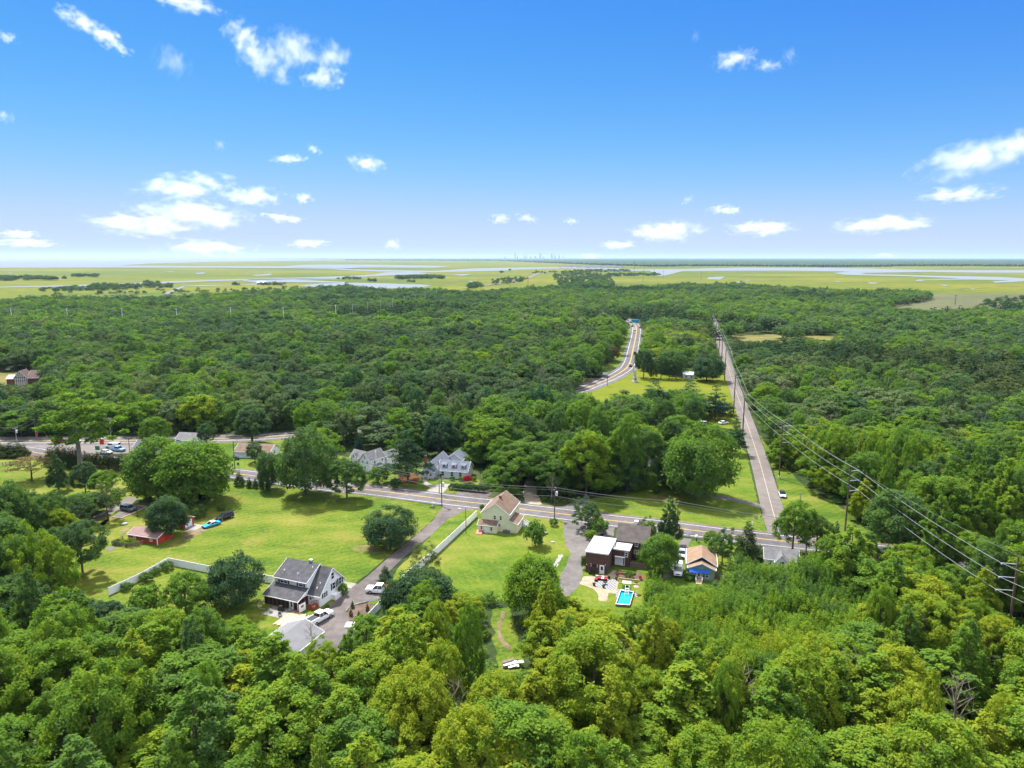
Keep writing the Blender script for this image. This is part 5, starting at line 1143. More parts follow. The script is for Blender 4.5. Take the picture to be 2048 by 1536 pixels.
mb = MB()
for x, y, z in ((-9.6, 1.2, 5.7), (-6.0, 1.0, 5.6), (-3.8, 3.0, 6.5), (-1.0, 1.6, 4.15), (-1.2, 0.8, 3.4)): mb.tube([(x, y, z - 0.2), (x, y, z + 0.35)], 0.1, 8)
mb.build('vent_pipe', M_trim_w, WH)
for x in (-5.3,): mb = MB(); mb.box(x - 0.3, x + 0.3, 4.15, 4.75, 6.2, 7.5); mb.box(x - 0.36, x + 0.36, 4.09, 4.81, 7.5, 7.6); mb.build('chimney', M_steel, WH)
# stairs with red railing, deck, grill and patio things
st = thing('deck_stairs', 'red stained deck stairs at the corner of the white house', 'stairs', lib(WH, -2.0, -0.9), R(-21.7))
mb = MB()
for i in range(4): mb.box(-0.1 + i * 0.3, 1.6, -0.75, 0.75, 0.0 if i == 0 else i * 0.17, (i + 1) * 0.17)
mb.build('step', M_redwood, st)
for s in (-0.78, 0.78):
    mb = MB(); mb.bar((-0.1, s, 0.9), (1.6, s, 1.5), 0.07); mb.bar((-0.1, s, 0.4), (1.6, s, 0.95), 0.05)
    for k in range(5): mb.bar((-0.1 + 0.42 * k, s, 0), (-0.1 + 0.42 * k, s, 0.9 + 0.15 * k), 0.06)
    mb.build('railing', M_redwood, st)
sc = thing('screen_panel', 'white lattice panel standing between porch and deck stairs', 'panel', lib(WH, -2.2, -2.9), R(60))
mb = MB(); mb.box(-0.9, 0.9, -0.03, 0.03, 0.1, 1.75); mb.build('board', M_vinyl, sc)
for s in (-0.95, 0.95): mb = MB(); mb.box(s - 0.06, s + 0.06, -0.06, 0.06, 0, 1.9); mb.build('post', M_redwood, sc)
mb = MB(); mb.box(-0.35, 0.35, -0.045, -0.031, 0.95, 1.4); mb.build('opening', M_shingle_g, sc)
dk = thing('plank_deck', 'tan plank deck on the ground in front of the white house', 'deck', lib(WH, -2.3, -6.5), R(-21.7))
mi = MB().box(-0.15, 0.145, -2.6, 2.6, 0.02, 0.16).mesh('plank', M_wood)
for i in range(13): part('plank', mi, dk, ((i - 6) * 0.3, 0.25 * ((i * 7) % 3 - 1), 0.004 * ((i * 5) % 3)))
tag(MB().box(-9.0, -3.9, -6.8, -3.32, -0.1, 0.06).build('patio', M_concrete), kind='structure')
bpy.data.objects['patio'].location = WH.location; bpy.data.objects['patio'].rotation_euler = WH.rotation_euler
def grill(loc, rz, label):
    t = thing('grill', label, 'grill', loc, rz)
    MB().box(-0.65, 0.65, -0.28, 0.28, 0.1, 0.75).build('cabinet', M_black, t)
    mb = MB(); mb.prism([(-0.28, 0.76), (0.28, 0.76), (0.26, 1.0), (0.1, 1.15), (-0.1, 1.15), (-0.26, 1.0)], 'x', -0.4, 0.4); mb.build('lid', M_black, t)
    for s in (-0.55, 0.55): MB().tube([(s, -0.3, 0.08), (s, 0.3, 0.08)], 0.08, 8).build('wheel', M_black, t)
grill(lib(WH, -6.4, -4.2), R(-21.7), 'black gas grill on the patio below the screened porch')
def chair(loc, rz, m, label, group=None):
    t = thing('patio_chair', label, 'chair', loc, rz, group)
    MB().box(-0.28, 0.28, -0.28, 0.28, 0.36, 0.44).build('seat', m, t); MB().box(-0.28, 0.28, 0.24, 0.31, 0.45, 0.98).build('backrest', m, t)
    for a in (-0.25, 0.25):
        for b in (-0.25, 0.25): MB().box(a - 0.025, a + 0.025, b - 0.025, b + 0.025, 0, 0.36).build('leg', M_black, t)
    for s in (-0.31, 0.31): MB().box(s - 0.03, s + 0.03, -0.25, 0.3, 0.6, 0.64).build('armrest', m, t)
    return t
chair(lib(WH, -4.2, -4.0, 0.06), R(40), mat('grey_fabric', (0.16, 0.18, 0.2)), 'grey patio chair beside the porch door'); chair(lib(WH, -5.2, -6.0, 0.06), R(190), mat('steel_grey', (0.1, 0.11, 0.12)), 'dark patio chair at the outer edge of the concrete patio'); chair(lib(WH, -7.9, -5.5, 0.06), R(120), mat('grey_fabric', (0.16, 0.18, 0.2)), 'grey patio chair on the left side of the concrete patio')
tp = thing('tarpaulin', 'crumpled white tarpaulin spread over the deck beside the white pickup', 'tarpaulin', lib(WH, 0.2, -6.8, 0.18), R(30))
g = np.random.default_rng(3); mb = MB(); n = 10
hg = g.random((n + 1, n + 1)) * 0.28
for i in range(n + 1):
    for j in range(n + 1): mb.v.append(((i / n - 0.5) * 4.2 + g.normal() * 0.05, (j / n - 0.5) * 2.6 + g.normal() * 0.05, 0.02 + hg[i, j]))
for i in range(n):
    for j in range(n): a = i * (n + 1) + j; mb.f.append((a, a + n + 1, a + n + 2, a + 1)); mb.mi.append(0)
mb.build('sheet', M_vinyl, tp)
# garden edging walls
def edging(pix, label, m=M_concrete, h=0.22, w=0.18):
    L = smooth_line([G(*q) for q in pix], 5); mb = MB()
    for a, b in zip(L[:-1], L[1:]): mb.bar((a.x, a.y, h / 2 - 0.02), (b.x, b.y, h / 2 - 0.02), w, h)
    return tag(mb.build('garden_edging', m), label, 'edging')
edging([(529, 1203), (520, 1205), (516, 1212), (519, 1218), (530, 1219)], 'pale curved edging around the flower bed left of the porch')
edging([(692, 1223), (700, 1214), (711, 1210), (733, 1204)], 'white kerb along the mulch bed by the drive')
edging([(671, 1199), (680, 1190), (690, 1184)], 'low pale edging of the bed at the side of the white house')
px_sheet('mulch_bed', [(692, 1223), (711, 1211), (735, 1206), (757, 1210), (757, 1219), (715, 1256), (700, 1245)], 0.02, M_mulch, rag=0.1)
tag(MB().box(-1.6, 1.6, -0.9, 0.9, -0.05, 0.35).build('planter_box', M_vinyl), 'white raised planter box in the mulch bed', 'planter').location = G(708, 1252)
# garage
GA = thing('garage', 'garage with plain light grey gable roof below the white house', 'garage', Vector((-38.4, 121.4, 0)), R(-21.7))
gable(GA, -8.5, 0, -3.9, 3.9, 2.6, 4.1, M_siding_w, mat('light_grey_shingles', (0.15, 0.15, 0.158), 0.9, col2=(0.18, 0.18, 0.188), nscale=0.6, bump=0.4, bscale=9), along='y')
window(GA, -3.9, -4.0, 1.5, 0.8, 1.0, n=(-1, 0)); door(GA, 3.9, -2.0, 0, 0.9, 2.05, n=(1, 0))
# ================================================================== red shed with planted pen
RS = thing('shed', 'long low red shed with rosy metal roof and white trim on the lawn', 'shed', Vector((-96.3, 168.7, 0)), R(-17.5))
gable(RS, 0, 9.1, 0, 5.1, 1.85, 2.75, M_red_s, M_metal_roof, ov=0.2, oe=0.2, t=0.08)
for x in (-0.012, 9.1): MB().box(x - 0.06 if x < 0 else x - 0.13, x + 0.13 if x < 0 else x + 0.02, -0.03, -0.003, 0, 1.8).build('corner_board', M_trim_w, RS)
MB().box(9.103, 9.13, -0.02, 0.12, 0, 1.8).build('corner_board', M_trim_w, RS)
for x in (2.1, 7.2): window(RS, x, 0, 1.15, 0.6, 0.7, shut=None, cols=2)
pen = thing('railing_pen', 'weathered wooden railing pen full of plants in front of the red shed', 'pen', lib(RS, 0, 0), R(-17.5))
posts = [(-1.6, -0.15), (-1.6, -1.9), (-1.6, -3.4), (0.6, -3.4), (2.6, -3.4), (4.6, -3.4), (5.2, -1.8), (5.2, -0.2)]
for x, y in posts: MB().box(x - 0.07, x + 0.07, y - 0.07, y + 0.07, -0.1, 1.15).build('post', M_greywood, pen)
for a, b in zip(posts[:-1], posts[1:]):
    for z in (0.25, 0.6, 0.98): MB().bar((*a, z), (*b, z), 0.05, 0.14).build('rail', M_greywood, pen)
for i, (x, y, hu) in enumerate(((-0.6, -1.6, 0.55), (0.6, -2.4, 0.85), (1.8, -1.4, 0.8), (2.8, -2.6, 0.5), (3.9, -1.6, 0.62), (-0.6, -2.8, 0.4))):
    q = lib(RS, x, y); tree('shrub', q.x, q.y, 1.1 + 0.2 * (i % 3), 0.85, hu, 'garden plant inside the railing pen, %s from the left' % ['third', 'fourth', 'second', 'fifth', 'last', 'first'][i], group='plants in the railing pen')
SG = thing('shed', 'small red shed with white roll-up door half hidden by a dark tree', 'shed', G(367, 1058), R(-20))
gable(SG, -4.0, 0, 0.0, 3.6, 2.1, 2.9, M_red_s, M_shingle_b, ov=0.15)
MB().box(0.003, 0.05, 0.6, 3.0, 0.0, 1.8).build('door', M_vinyl, SG); MB().box(0.004, 0.07, 3.0, 3.2, 0, 2.0).box(0.004, 0.07, 0.4, 0.6, 0, 2.0).box(0.004, 0.07, 0.6, 3.0, 1.8, 2.0).build('door_frame', M_redpaint, SG)
tag(sheet('shed_apron', [lib(SG, x, y) for x, y in ((0.1, 0.1), (3.6, 0.1), (3.6, 3.9), (0.1, 3.9))], 0.02, M_concrete, rag=0), kind='structure')
# ================================================================== yellow house
YH = thing('house', 'cream yellow two-storey house with brown roof standing by the road', 'house', Vector((-4.35, 175, 0)), R(-15.0))
gable(YH, 0, 10.6, -3.65, 3.65, 4.85, 7.45, M_yellow_s, M_shingle_b, along='y', ov=0.12, oe=0.25)
lean(YH, -4.15, 0.75, -1.65, -0.005, 2.05, 2.85, M_yellow_s, M_shingle_b)
lean(YH, 0.0, 6.4, 5.9, 3.655, 2.35, 3.25, M_yellow_s, M_shingle_b, along='y', ov=0.15)
for x, z, h in ((-0.1, 3.75, 1.05), (1.5, 3.75, 1.05), (1.15, 1.75, 0.6)): window(YH, x, 0, z, 0.55, h)
window(YH, -3.2, -1.65, 1.25, 0.45, 0.9); window(YH, -0.55, -1.65, 1.25, 0.5, 0.95)
door(YH, -1.85, -1.65, 0.15, 0.85, 1.85, glass=0); mb = MB(); mb.box(-2.35, -1.35, -2.3, -1.66, 0, 0.14); mb.build('doorstep', M_concrete, YH)
for y in (1.8, 4.2, 6.0, 8.6): window(YH, 3.65, y, 4.1, 0.55, 1.0, n=(1, 0))
for y in (1.5, 3.2, 4.8): window(YH, 5.9, y, 1.5, 0.7, 0.9, n=(1, 0))
MB().box(-0.25, 0.4, 4.3, 4.9, 7.0, 8.1).build('chimney', M_brick, YH)
mb = MB(); mb.slab([(-4.3, -3.2, 0.12), (-2.75, -3.2, 0.12), (-2.75, -1.7, 0.75), (-4.3, -1.7, 0.75)], 0.08); mb.build('cellar_door', mat('faded_red_paint', (0.5, 0.13, 0.1), 0.6, noise=0.2, nscale=2), YH)
mb = MB(); mb.prism([(-3.2, -0.05), (-1.66, -0.05), (-1.66, 0.65), (-3.2, 0.04)], 'x', -4.32, -4.24); mb.prism([(-3.2, -0.05), (-1.66, -0.05), (-1.66, 0.65), (-3.2, 0.04)], 'x', -2.81, -2.73); mb.build('cellar_wall', M_concrete, YH)
ys = thing('porch_stairs', 'white stairs with railing at the right end of the yellow house', 'stairs', lib(YH, 6.1, 5.6), R(-15))
for i in range(5): MB().box(0.3 * i, 0.3 * i + 0.3, -0.6, 0.6, 0, 1.0 - 0.2 * i).build('step', M_trim_w, ys)
for s in (-0.62, 0.62):
    mb = MB(); mb.bar((0, s, 1.9), (1.6, s, 0.95), 0.07); mb.bar((0, s, 1.4), (1.6, s, 0.45), 0.05)
    for k in range(5): mb.bar((0.37 * k, s, 0), (0.37 * k, s, 1.88 - 0.22 * k), 0.07)
    mb.build('railing', M_trim_w, ys)
ac = thing('air_conditioner', 'grey air conditioning unit against the rear wall of the yellow house', 'air conditioner', lib(YH, 3.1, -0.5), R(-15))
MB().box(-0.9, 0.9, -0.35, 0.35, 0, 0.75).build('casing', mat('grey_casing', (0.12, 0.14, 0.17), 0.6), ac); MB().lathe([(0.3, 0.75), (0.3, 0.79)], 12).build('fan_grille', M_black, ac)
# ================================================================== brown flat-roofed house
BH = thing('house', 'brown wood-sided house with two white flat roofs beside the gravel lot', 'house', Vector((16.64, 151.0, 0)), R(-19.0))
def flatbox(par, x0, x1, y0, y1, z, wm, rm):
    MB().box(x0, x1, y0, y1, -0.2, z).build('wall', wm, par)
    MB().box(x0 - 0.06, x1 + 0.06, y0 - 0.06, y1 + 0.06, z + 0.003, z + 0.14).build('roof', rm, par)
    mb = MB(); mb.box(x0 - 0.12, x1 + 0.12, y0 - 0.12, y0 - 0.063, z - 0.1, z + 0.2); mb.box(x0 - 0.12, x1 + 0.12, y1 + 0.063, y1 + 0.12, z - 0.1, z + 0.2); mb.box(x0 - 0.12, x0 - 0.063, y0 - 0.06, y1 + 0.06, z - 0.1, z + 0.2); mb.box(x1 + 0.063, x1 + 0.12, y0 - 0.06, y1 + 0.06, z - 0.1, z + 0.2); mb.build('roof_edge', M_trim_w, par)
flatbox(BH, 0, 5.05, 0, 9.2, 4.75, M_brown_s, M_flat_roof); flatbox(BH, 5.2, 8.9, 5.2, 9.4, 4.0, M_brown_s, M_flat_roof)
gable(BH, 5.0, 12.6, 9.45, 16.6, 4.6, 7.3, M_brown_s, mat('brown_grey_shingles', (0.075, 0.062, 0.056), 0.9, col2=(0.11, 0.094, 0.086), nscale=0.8, bump=0.5, bscale=9), ov=0.15, trim=None)
gable(BH, 13.2, 22.2, 6.4, 11.2, 3.6, 6.0, M_brown_s, mat('brown_grey_shingles', (0.075, 0.062, 0.056)), along='y', ov=0.2, trim=None, hip1=2.6)
MB().box(8.2, 8.9, 17.0, 17.8, 5.6, 6.7).box(8.1, 9.0, 16.9, 17.9, 6.7, 6.8).build('roof_vent', M_trim_w, BH)
door(BH, 3.75, 0, 0.0, 0.85, 1.95, glass=0.5); door(BH, 6.6, 5.2, 0.3, 1.6, 2.0, glass=0, name='double_door'); window(BH, 7.75, 5.2, 1.35, 0.28, 1.75, bars=0, name='sidelight'); window(BH, 8.3, 5.2, 3.1, 0.55, 1.05); window(BH, 9.9, 9.45, 2.2, 0.9, 0.8, cols=2); window(BH, 9.9, 9.45, 4.0, 0.6, 0.8)
MB().box(5.7, 7.95, 4.6, 5.19, 2.36, 2.46).build('door_canopy', M_trim_w, BH)
mb = MB(); mb.tube([(5.55, 6.3, 4.15), (5.55, 6.3, 5.0)], 0.09, 8); mb.build('vent_pipe', M_black, BH)
orn = MB()
for i in range(14):
    a = 2 * math.pi * i / 14; orn.bar((2.0 + 0.55 * math.cos(a), -0.04, 1.75 + 0.28 * math.sin(a)), (2.0 + 0.55 * math.cos(a + 0.45), -0.04, 1.75 + 0.28 * math.sin(a + 0.45)), 0.06, 0.06)
orn.bar((1.55, -0.04, 1.75), (2.45, -0.04, 1.75), 0.06); orn.bar((2.0, -0.04, 1.5), (2.0, -0.04, 2.0), 0.06); orn.build('wall_ornament', M_black, BH)
for x, z in ((1.25, 1.95), (1.3, 1.5), (2.7, 1.9), (2.7, 1.5), (4.55, 2.2), (0.25, 1.7)): MB().lathe([(0.09, 0), (0.09, 0.14)], 8, (x, -0.1, z)).build('wall_light', M_trim_w, BH)
for x0, x1, y in ((-0.6, 0.9, -0.7),): pass
bt = thing('garden_bench', 'dark bench table with cover against the brown house wall', 'bench', lib(BH, 1.7, -0.75), R(-19)); MB().box(-0.8, 0.8, -0.4, 0.4, 0.65, 0.75).build('top', M_black, bt)
for s in (-0.7, 0.7): MB().box(s - 0.05, s + 0.05, -0.35, 0.35, 0, 0.65).build('leg', M_black, bt)
fs = thing('wood_fence', 'short weathered board fence at the right of the brown house', 'fence', lib(BH, 9.2, 5.3), R(-19))
bm_ = MB().box(0, 0.27, -0.02, 0.02, 0, 1.5).mesh('board', M_greywood)
for i in range(14): part('board', bm_, fs, (i * 0.29, 0, 0.03 * (i % 2)))
MB().bar((0, 0.05, 0.4), (4.0, 0.05, 0.4), 0.05, 0.09).build('rail', M_greywood, fs); MB().bar((0, 0.05, 1.15), (4.0, 0.05, 1.15), 0.05, 0.09).build('rail', M_greywood, fs)
# patio, rug, sofa, pool
PATIO = [(1167, 1153), (1193, 1152), (1215.6, 1151), (1226, 1140), (1233, 1141), (1231, 1147), (1236.7, 1159), (1235, 1187.3), (1216.5, 1185.6), (1213, 1203), (1198, 1201.4), (1196, 1189), (1185.7, 1177), (1159, 1168)]
px_sheet('patio', PATIO, 0.012, M_sand, rag=0.12, step=0.8)
ck = bpy.data.materials.new('black_white_checks'); ck.use_nodes = True; nt = ck.node_tree; b_ = nt.nodes['Principled BSDF']; b_.inputs['Roughness'].default_value = 0.8
tc_ = nt.nodes.new('ShaderNodeTexCoord'); ch_ = nt.nodes.new('ShaderNodeTexChecker'); ch_.inputs['Scale'].default_value = 3.0; ch_.inputs['Color1'].default_value = (0.36, 0.36, 0.37, 1); ch_.inputs['Color2'].default_value = (0.012, 0.012, 0.016, 1)
nt.links.new(tc_.outputs['Object'], ch_.inputs['Vector']); nt.links.new(ch_.outputs['Color'], b_.inputs['Base Color'])
rug = sheet('outdoor_rug', [G(*q) - G(1210, 1168) for q in [(1190, 1163), (1198, 1159.5), (1233, 1161), (1229.5, 1180), (1212, 1178), (1186, 1171.5)]], 0.03, ck, rag=0); rug.location = (*G(1210, 1168)[:2], 0); del rug['kind']; tag(rug, 'black and white checkered rug on the sandy patio', 'rug')
dck = sheet('pool_deck', [G(*q) - G(1255, 1184) for q in [(1234, 1179), (1258, 1180), (1276, 1188), (1274, 1196), (1266, 1188), (1241, 1183.5), (1234, 1196), (1231, 1194)]], 0.03, ck, rag=0); dck.location = (*G(1255, 1184)[:2], 0)
M_pool = mat('turquoise_pool_water', (0.015, 0.33, 0.36), 0.05, spec=0.5); M_liner = mat('teal_pool_liner', (0.012, 0.3, 0.31), 0.5)
pc = [G(*q) for q in ((1241, 1183.8), (1267.4, 1187.3), (1259.5, 1215), (1231, 1212.8))]; po = (pc[0] + pc[1] + pc[2] + pc[3]) / 4
PO = thing('swimming_pool', 'turquoise rectangular swimming pool with white rim and checkered deck', 'pool', po)
L4 = [q - po for q in pc]; mb = MB(); inner = [q * 0.93 for q in L4]
for i in range(4):
    a, b, c, d = L4[i], L4[(i + 1) % 4], inner[(i + 1) % 4], inner[i]
    mb.poly([(a.x, a.y, 0.55), (b.x, b.y, 0.55), (c.x, c.y, 0.55), (d.x, d.y, 0.55)])
mb.build('coping', M_vinyl, PO, fix=False)
mb = MB()
for i in range(4):
    a, b = L4[i] * 1.003, L4[(i + 1) % 4] * 1.003; mb.poly([(a.x, a.y, -0.3), (b.x, b.y, -0.3), (b.x, b.y, 0.54), (a.x, a.y, 0.54)])
mb.build('outer_wall', M_greywood, PO)
mb = MB()
for i in range(4):
    a, b = inner[i], inner[(i + 1) % 4]; mb.poly([(a.x, a.y, 0.0), (b.x, b.y, 0.0), (b.x, b.y, 0.545), (a.x, a.y, 0.545)])
mb.build('liner', M_liner, PO)
mb = MB(); mb.poly([(q.x, q.y, 0.12) for q in inner]); mb.build('water', M_pool, PO, fix=False)
ld = thing('pool_ladder', 'white pool ladder standing at the far side of the turquoise pool', 'ladder', (*G(1254, 1188)[:2], 0), R(-15))
for s in (-0.4, 0.4): MB().tube([(s, 0.7, 0), (s, 0.4, 1.7), (s, -0.1, 1.75), (s, -0.9, 0.15)], 0.05, 6).build('rail', M_vinyl, ld)
for k in range(4): MB().box(-0.4, 0.4, -0.75 + 0.2 * k, -0.55 + 0.2 * k, 0.35 + 0.3 * k, 0.41 + 0.3 * k).build('step', M_vinyl, ld)
sw = thing('canopy_swing', 'garden swing with beige canopy behind the pool', 'swing', G(1253, 1181), R(-12))
MB().slab([(-0.95, -0.6, 1.85), (0.95, -0.6, 1.85), (0.95, 0.6, 1.95), (-0.95, 0.6, 1.95)], 0.06).build('canopy', mat('beige_canvas', (0.42, 0.36, 0.32), 0.9), sw); MB().box(-0.7, 0.7, -0.25, 0.25, 0.45, 0.55).box(-0.7, 0.7, 0.25, 0.32, 0.5, 1.0).build('seat', M_screen, sw)
for s in (-0.9, 0.9): MB().bar((s, -0.6, 0), (s, 0, 1.85), 0.05).bar((s, 0.6, 0), (s, 0, 1.85), 0.05).build('frame', M_black, sw)
um = thing('parasol', 'round pink parasol on the lawn right of the pool', 'parasol', G(1272, 1187))
mb = MB(); k = 10
for i in range(k):
    a, b = 2 * math.pi * i / k, 2 * math.pi * (i + 1) / k; mb.poly([(0, 0, 1.75), (0.55 * math.cos(a), 0.55 * math.sin(a), 1.58), (0.55 * math.cos(b), 0.55 * math.sin(b), 1.58)])
mb.build('canopy', mat('pink_canvas', (0.6, 0.24, 0.26), 0.9), um, fix=False); MB().tube([(0, 0, 0), (0, 0, 1.74)], 0.03, 6).build('pole', M_trim_w, um)
sf = thing('patio_sofa', 'L-shaped patio sofa with red and white cushions on the checkered rug', 'sofa', G(1203, 1160), R(-16))
MB().box(-1.4, 1.25, -0.35, 0.35, 0.05, 0.42).box(-1.4, -0.75, -1.2, -0.36, 0.05, 0.42).build('base', M_black, sf)
for i in range(3): MB().box(-0.7 + i * 0.65, -0.1 + i * 0.65, -0.33, 0.2, 0.42, 0.56).build('seat_cushion', M_redpaint if i != 1 else mat('white_cushion', (0.75, 0.72, 0.7)), sf)
for i in range(4): MB().box(-1.38 + i * 0.66, -0.78 + i * 0.66, 0.21, 0.38, 0.43, 0.85).build('back_cushion', mat('rose_cushion', (0.55, 0.2, 0.2)) if i % 2 else mat('white_cushion', (0.75, 0.72, 0.7)), sf)
MB().box(-1.38, -0.78, -1.15, -0.4, 0.42, 0.56).build('seat_cushion', M_redpaint, sf)
for i, (x, y) in enumerate(((1188, 1171.5), (1207, 1175.5), (1218, 1158), (1233, 1160))):
    t = thing('flower_pot', 'round dark flower pot on the patio, %s' % ('left corner of the rug', 'lower edge of the rug', 'by the brown house corner', 'by the timber bed')[i], 'flower pot', G(x, y), 0, 'dark flower pots on the patio'); MB().lathe([(0.2, 0), (0.3, 0.4), (0.26, 0.38)], 10).build('pot', M_black, t); part('plant', PROTO['shrub'][i % 3][0], t, (0, 0, 0.3), sc=(0.2, 0.2, 0.25))['leaf_hue'] = 0.35
tb = thing('patio_table', 'small dark table in the middle of the checkered rug', 'table', G(1210, 1168.5)); MB().lathe([(0.45, 0.5), (0.45, 0.55)], 12).build('top', M_black, tb); MB().tube([(0, 0, 0), (0, 0, 0.5)], 0.06, 6).build('leg', M_black, tb)
def timber(a, b, h, m, label):
    A, B = G(*a), G(*b); return tag(MB().bar((A.x, A.y, h / 2), (B.x, B.y, h / 2), 0.14, h).build('garden_timber', m), label, 'timber edging')
timber((1231, 1147.5), (1268, 1151), 0.5, mat('salmon_timber', (0.36, 0.13, 0.07), 0.8, noise=0.2, nscale=2), 'reddish timber edging of the upper garden bed')
timber((1237, 1158), (1279, 1163), 0.35, M_wood, 'tan timber rail of the lower garden bed'); timber((1239, 1166), (1279, 1170), 0.2, M_wood, 'lowest timber edge above the pool lawn')
px_sheet('garden_bed', [(1232, 1148), (1232, 1140), (1280, 1145), (1290, 1158), (1280, 1163), (1238, 1158)], 0.01, M_mulch, rag=0.15, step=0.8)
for i, (x, y, w, hu) in enumerate(((1240, 1145, 9, 0.5), (1249, 1146, 8, 0.6), (1259, 1147, 9, 0.45), (1268, 1149, 8, 0.55), (1246, 1164, 6, 0.7), (1272, 1166, 6, 0.6))): tree_px('shrub', x, y, y - w * 0.6, w, hu, 'low green plant in the terraced garden bed, %s' % ('first of six', 'second of six', 'third of six', 'fourth of six', 'fifth of six', 'sixth of six')[i], group='garden bed plants')
chair(G(1281, 1159), R(160), M_redpaint, 'red garden chair at the end of the garden bed'); chair(G(1296, 1160), R(200), M_redwood, 'dark red garden chair beside the bamboo')
# ================================================================== tan-roofed bungalow
p = G(1377, 1154); BU = thing('house', 'small sage green bungalow with tan roof and blue awning', 'house', p, R(-14))
gable(BU, 0.6, 8.6, -0.25, 5.7, 3.1, 4.9, M_green_s, M_shingle_t, along='y', ov=0.35, oe=0.35, hip1=2.2)
gable(BU, -1.0, 0.55, 0.0, 5.4, 2.75, 3.95, M_green_s, M_shingle_t, along='y', ov=0.3, oe=0.35)
MB().slab([(0.1, -2.0, 2.05), (4.3, -2.0, 2.05), (4.3, -1.32, 2.75), (0.1, -1.32, 2.75)], 0.04).build('awning', mat('blue_canvas', (0.02, 0.1, 0.42), 0.8, noise=0.1, nscale=3), BU)
door(BU, 2.15, -1.0, 0.55, 0.75, 1.6, glass=0.75); window(BU, 3.55, -1.0, 1.35, 1.35, 1.2, cols=2); window(BU, 0.75, -1.0, 1.6, 0.7, 0.5, bars=0)
MB().box(1.5, 2.9, -2.0, -1.01, 0.0, 0.5).build('porch', M_wood, BU)
for i in range(4): MB().box(1.6, 2.8, -2.02 - 0.3 * (i + 1), -2.02 - 0.3 * i, 0, 0.42 - 0.1 * i).build('step', M_wood, BU)
for s in (1.55, 2.85): MB().bar((s, -1.1, 1.4), (s, -2.0, 1.4), 0.06).bar((s, -2.0, 1.4), (s, -3.1, 0.9), 0.06).bar((s, -2.0, 0), (s, -2.0, 1.38), 0.07).bar((s, -3.1, 0), (s, -3.1, 0.9), 0.07).build('railing', M_trim_w, BU)
mb = MB(); mb.tube([(0.3, -1.4, 0.1), (0.75, -1.35, 0.55), (1.2, -1.4, 0.95)], [0.1, 0.3, 0.06], 8); tag(mb.build('kayak', mat('teal_plastic', (0.02, 0.4, 0.42), 0.4)), 'teal kayak leaning on the bungalow porch', 'kayak'); bpy.data.objects['kayak'].location = BU.location; bpy.data.objects['kayak'].rotation_euler = BU.rotation_euler
MB().box(-0.7, -0.255, 3.0, 6.0, -0.1, 2.6).build('side_bay', M_green_s, BU); lean(BU, 3.0, 6.0, -0.8, -0.255, 2.6, 2.85, None, M_shingle_t, along='y', walls=False, ov=0.15, trim=None)
rd = thing('wood_fence', 'low red board fence at the right of the bungalow', 'fence', lib(BU, 5.8, 0.3), R(-14))
for i in range(9): part('board', MB().box(0, 0.2, -0.02, 0.02, 0, 0.8).mesh('board', M_redwood) if i == 0 else bpy.data.meshes['board.001'], rd, (i * 0.22, 0, 0))
sh = thing('shed', 'little grey roofed shed in the corner behind the bungalow', 'shed', G(1446, 1172), R(-12)); gable(sh, 0, 2.0, 0, 1.8, 1.5, 2.0, M_greywood, M_shingle_g, ov=0.1, oe=0.1, trim=None); door(sh, 1.0, 0, 0, 0.7, 1.35, glass=0, m=M_greywood, fm=M_greywood)
# ================================================================== houses farther off
CH = thing('house', 'grey cottage with slate-blue roof and three dormers above the road', 'house', G(877, 955), R(-13))
gable(CH, 0, 9.6, 0, 6.6, 2.6, 5.0, M_grey_s, M_shingle_bl)
for x in (1.6, 4.8, 7.9):
    mb = MB(); mb.prism([(1.1, 3.0), (2.9, 3.0), (2.9, 4.35), (1.1, 4.1)], 'x', x - 0.75, x + 0.75); mb.build('dormer', M_trim_w, CH)
    mb = MB(); mb.slab([(x - 0.95, 0.9, 4.2), (x + 0.95, 0.9, 4.2), (x + 0.95, 3.3, 4.75), (x - 0.95, 3.3, 4.75)], 0.1); mb.build('dormer_roof', M_shingle_bl, CH)
    window(CH, x, 1.1, 3.6, 0.8, 0.75, bars=0)
for x in (1.5, 4.6, 7.4): window(CH, x, 0, 1.45, 0.9, 1.35)
window(CH, 9.6, 3.2, 3.3, 0.6, 0.9, n=(1, 0)); window(CH, 9.6, 2.0, 1.4, 0.8, 1.2, n=(1, 0))
gable(CH, 0.2, 12.5, -5.2, -0.02, 2.7, 5.2, M_grey_s, M_shingle_bl, along='y'); window(CH, -2.6, 0.2, 4.0, 0.7, 0.8)
gable(CH, -1.7, 0.18, -5.4, -1.2, 2.1, 3.2, M_grey_s, M_shingle_bl, along='y', ov=0.2); door(CH, -3.3, -1.7, 0.2, 0.9, 1.8); window(CH, -4.6, -1.7, 1.3, 0.7, 1.0); window(CH, -2.0, -1.7, 1.3, 0.6, 0.9)
mb = MB()
for i in range(5):
    a = math.pi * i / 5; b = math.pi * (i + 1) / 5; mb.poly([(-3.3 - 0.8 * math.cos(a), -1.72, 2.05 + 0.45 * math.sin(a)), (-3.3 - 0.8 * math.cos(b), -1.72, 2.05 + 0.45 * math.sin(b)), (-3.3 - 0.9 * math.cos(b), -2.6, 1.85 + 0.3 * math.sin(b)), (-3.3 - 0.9 * math.cos(a), -2.6, 1.85 + 0.3 * math.sin(a))])
mb.build('entry_canopy', M_black, CH, fix=False)
for i in range(3): MB().box(-4.0, -2.6, -2.3 - 0.35 * i, -1.95 - 0.35 * i, 0, 0.55 - 0.18 * i).build('step', M_concrete, CH)
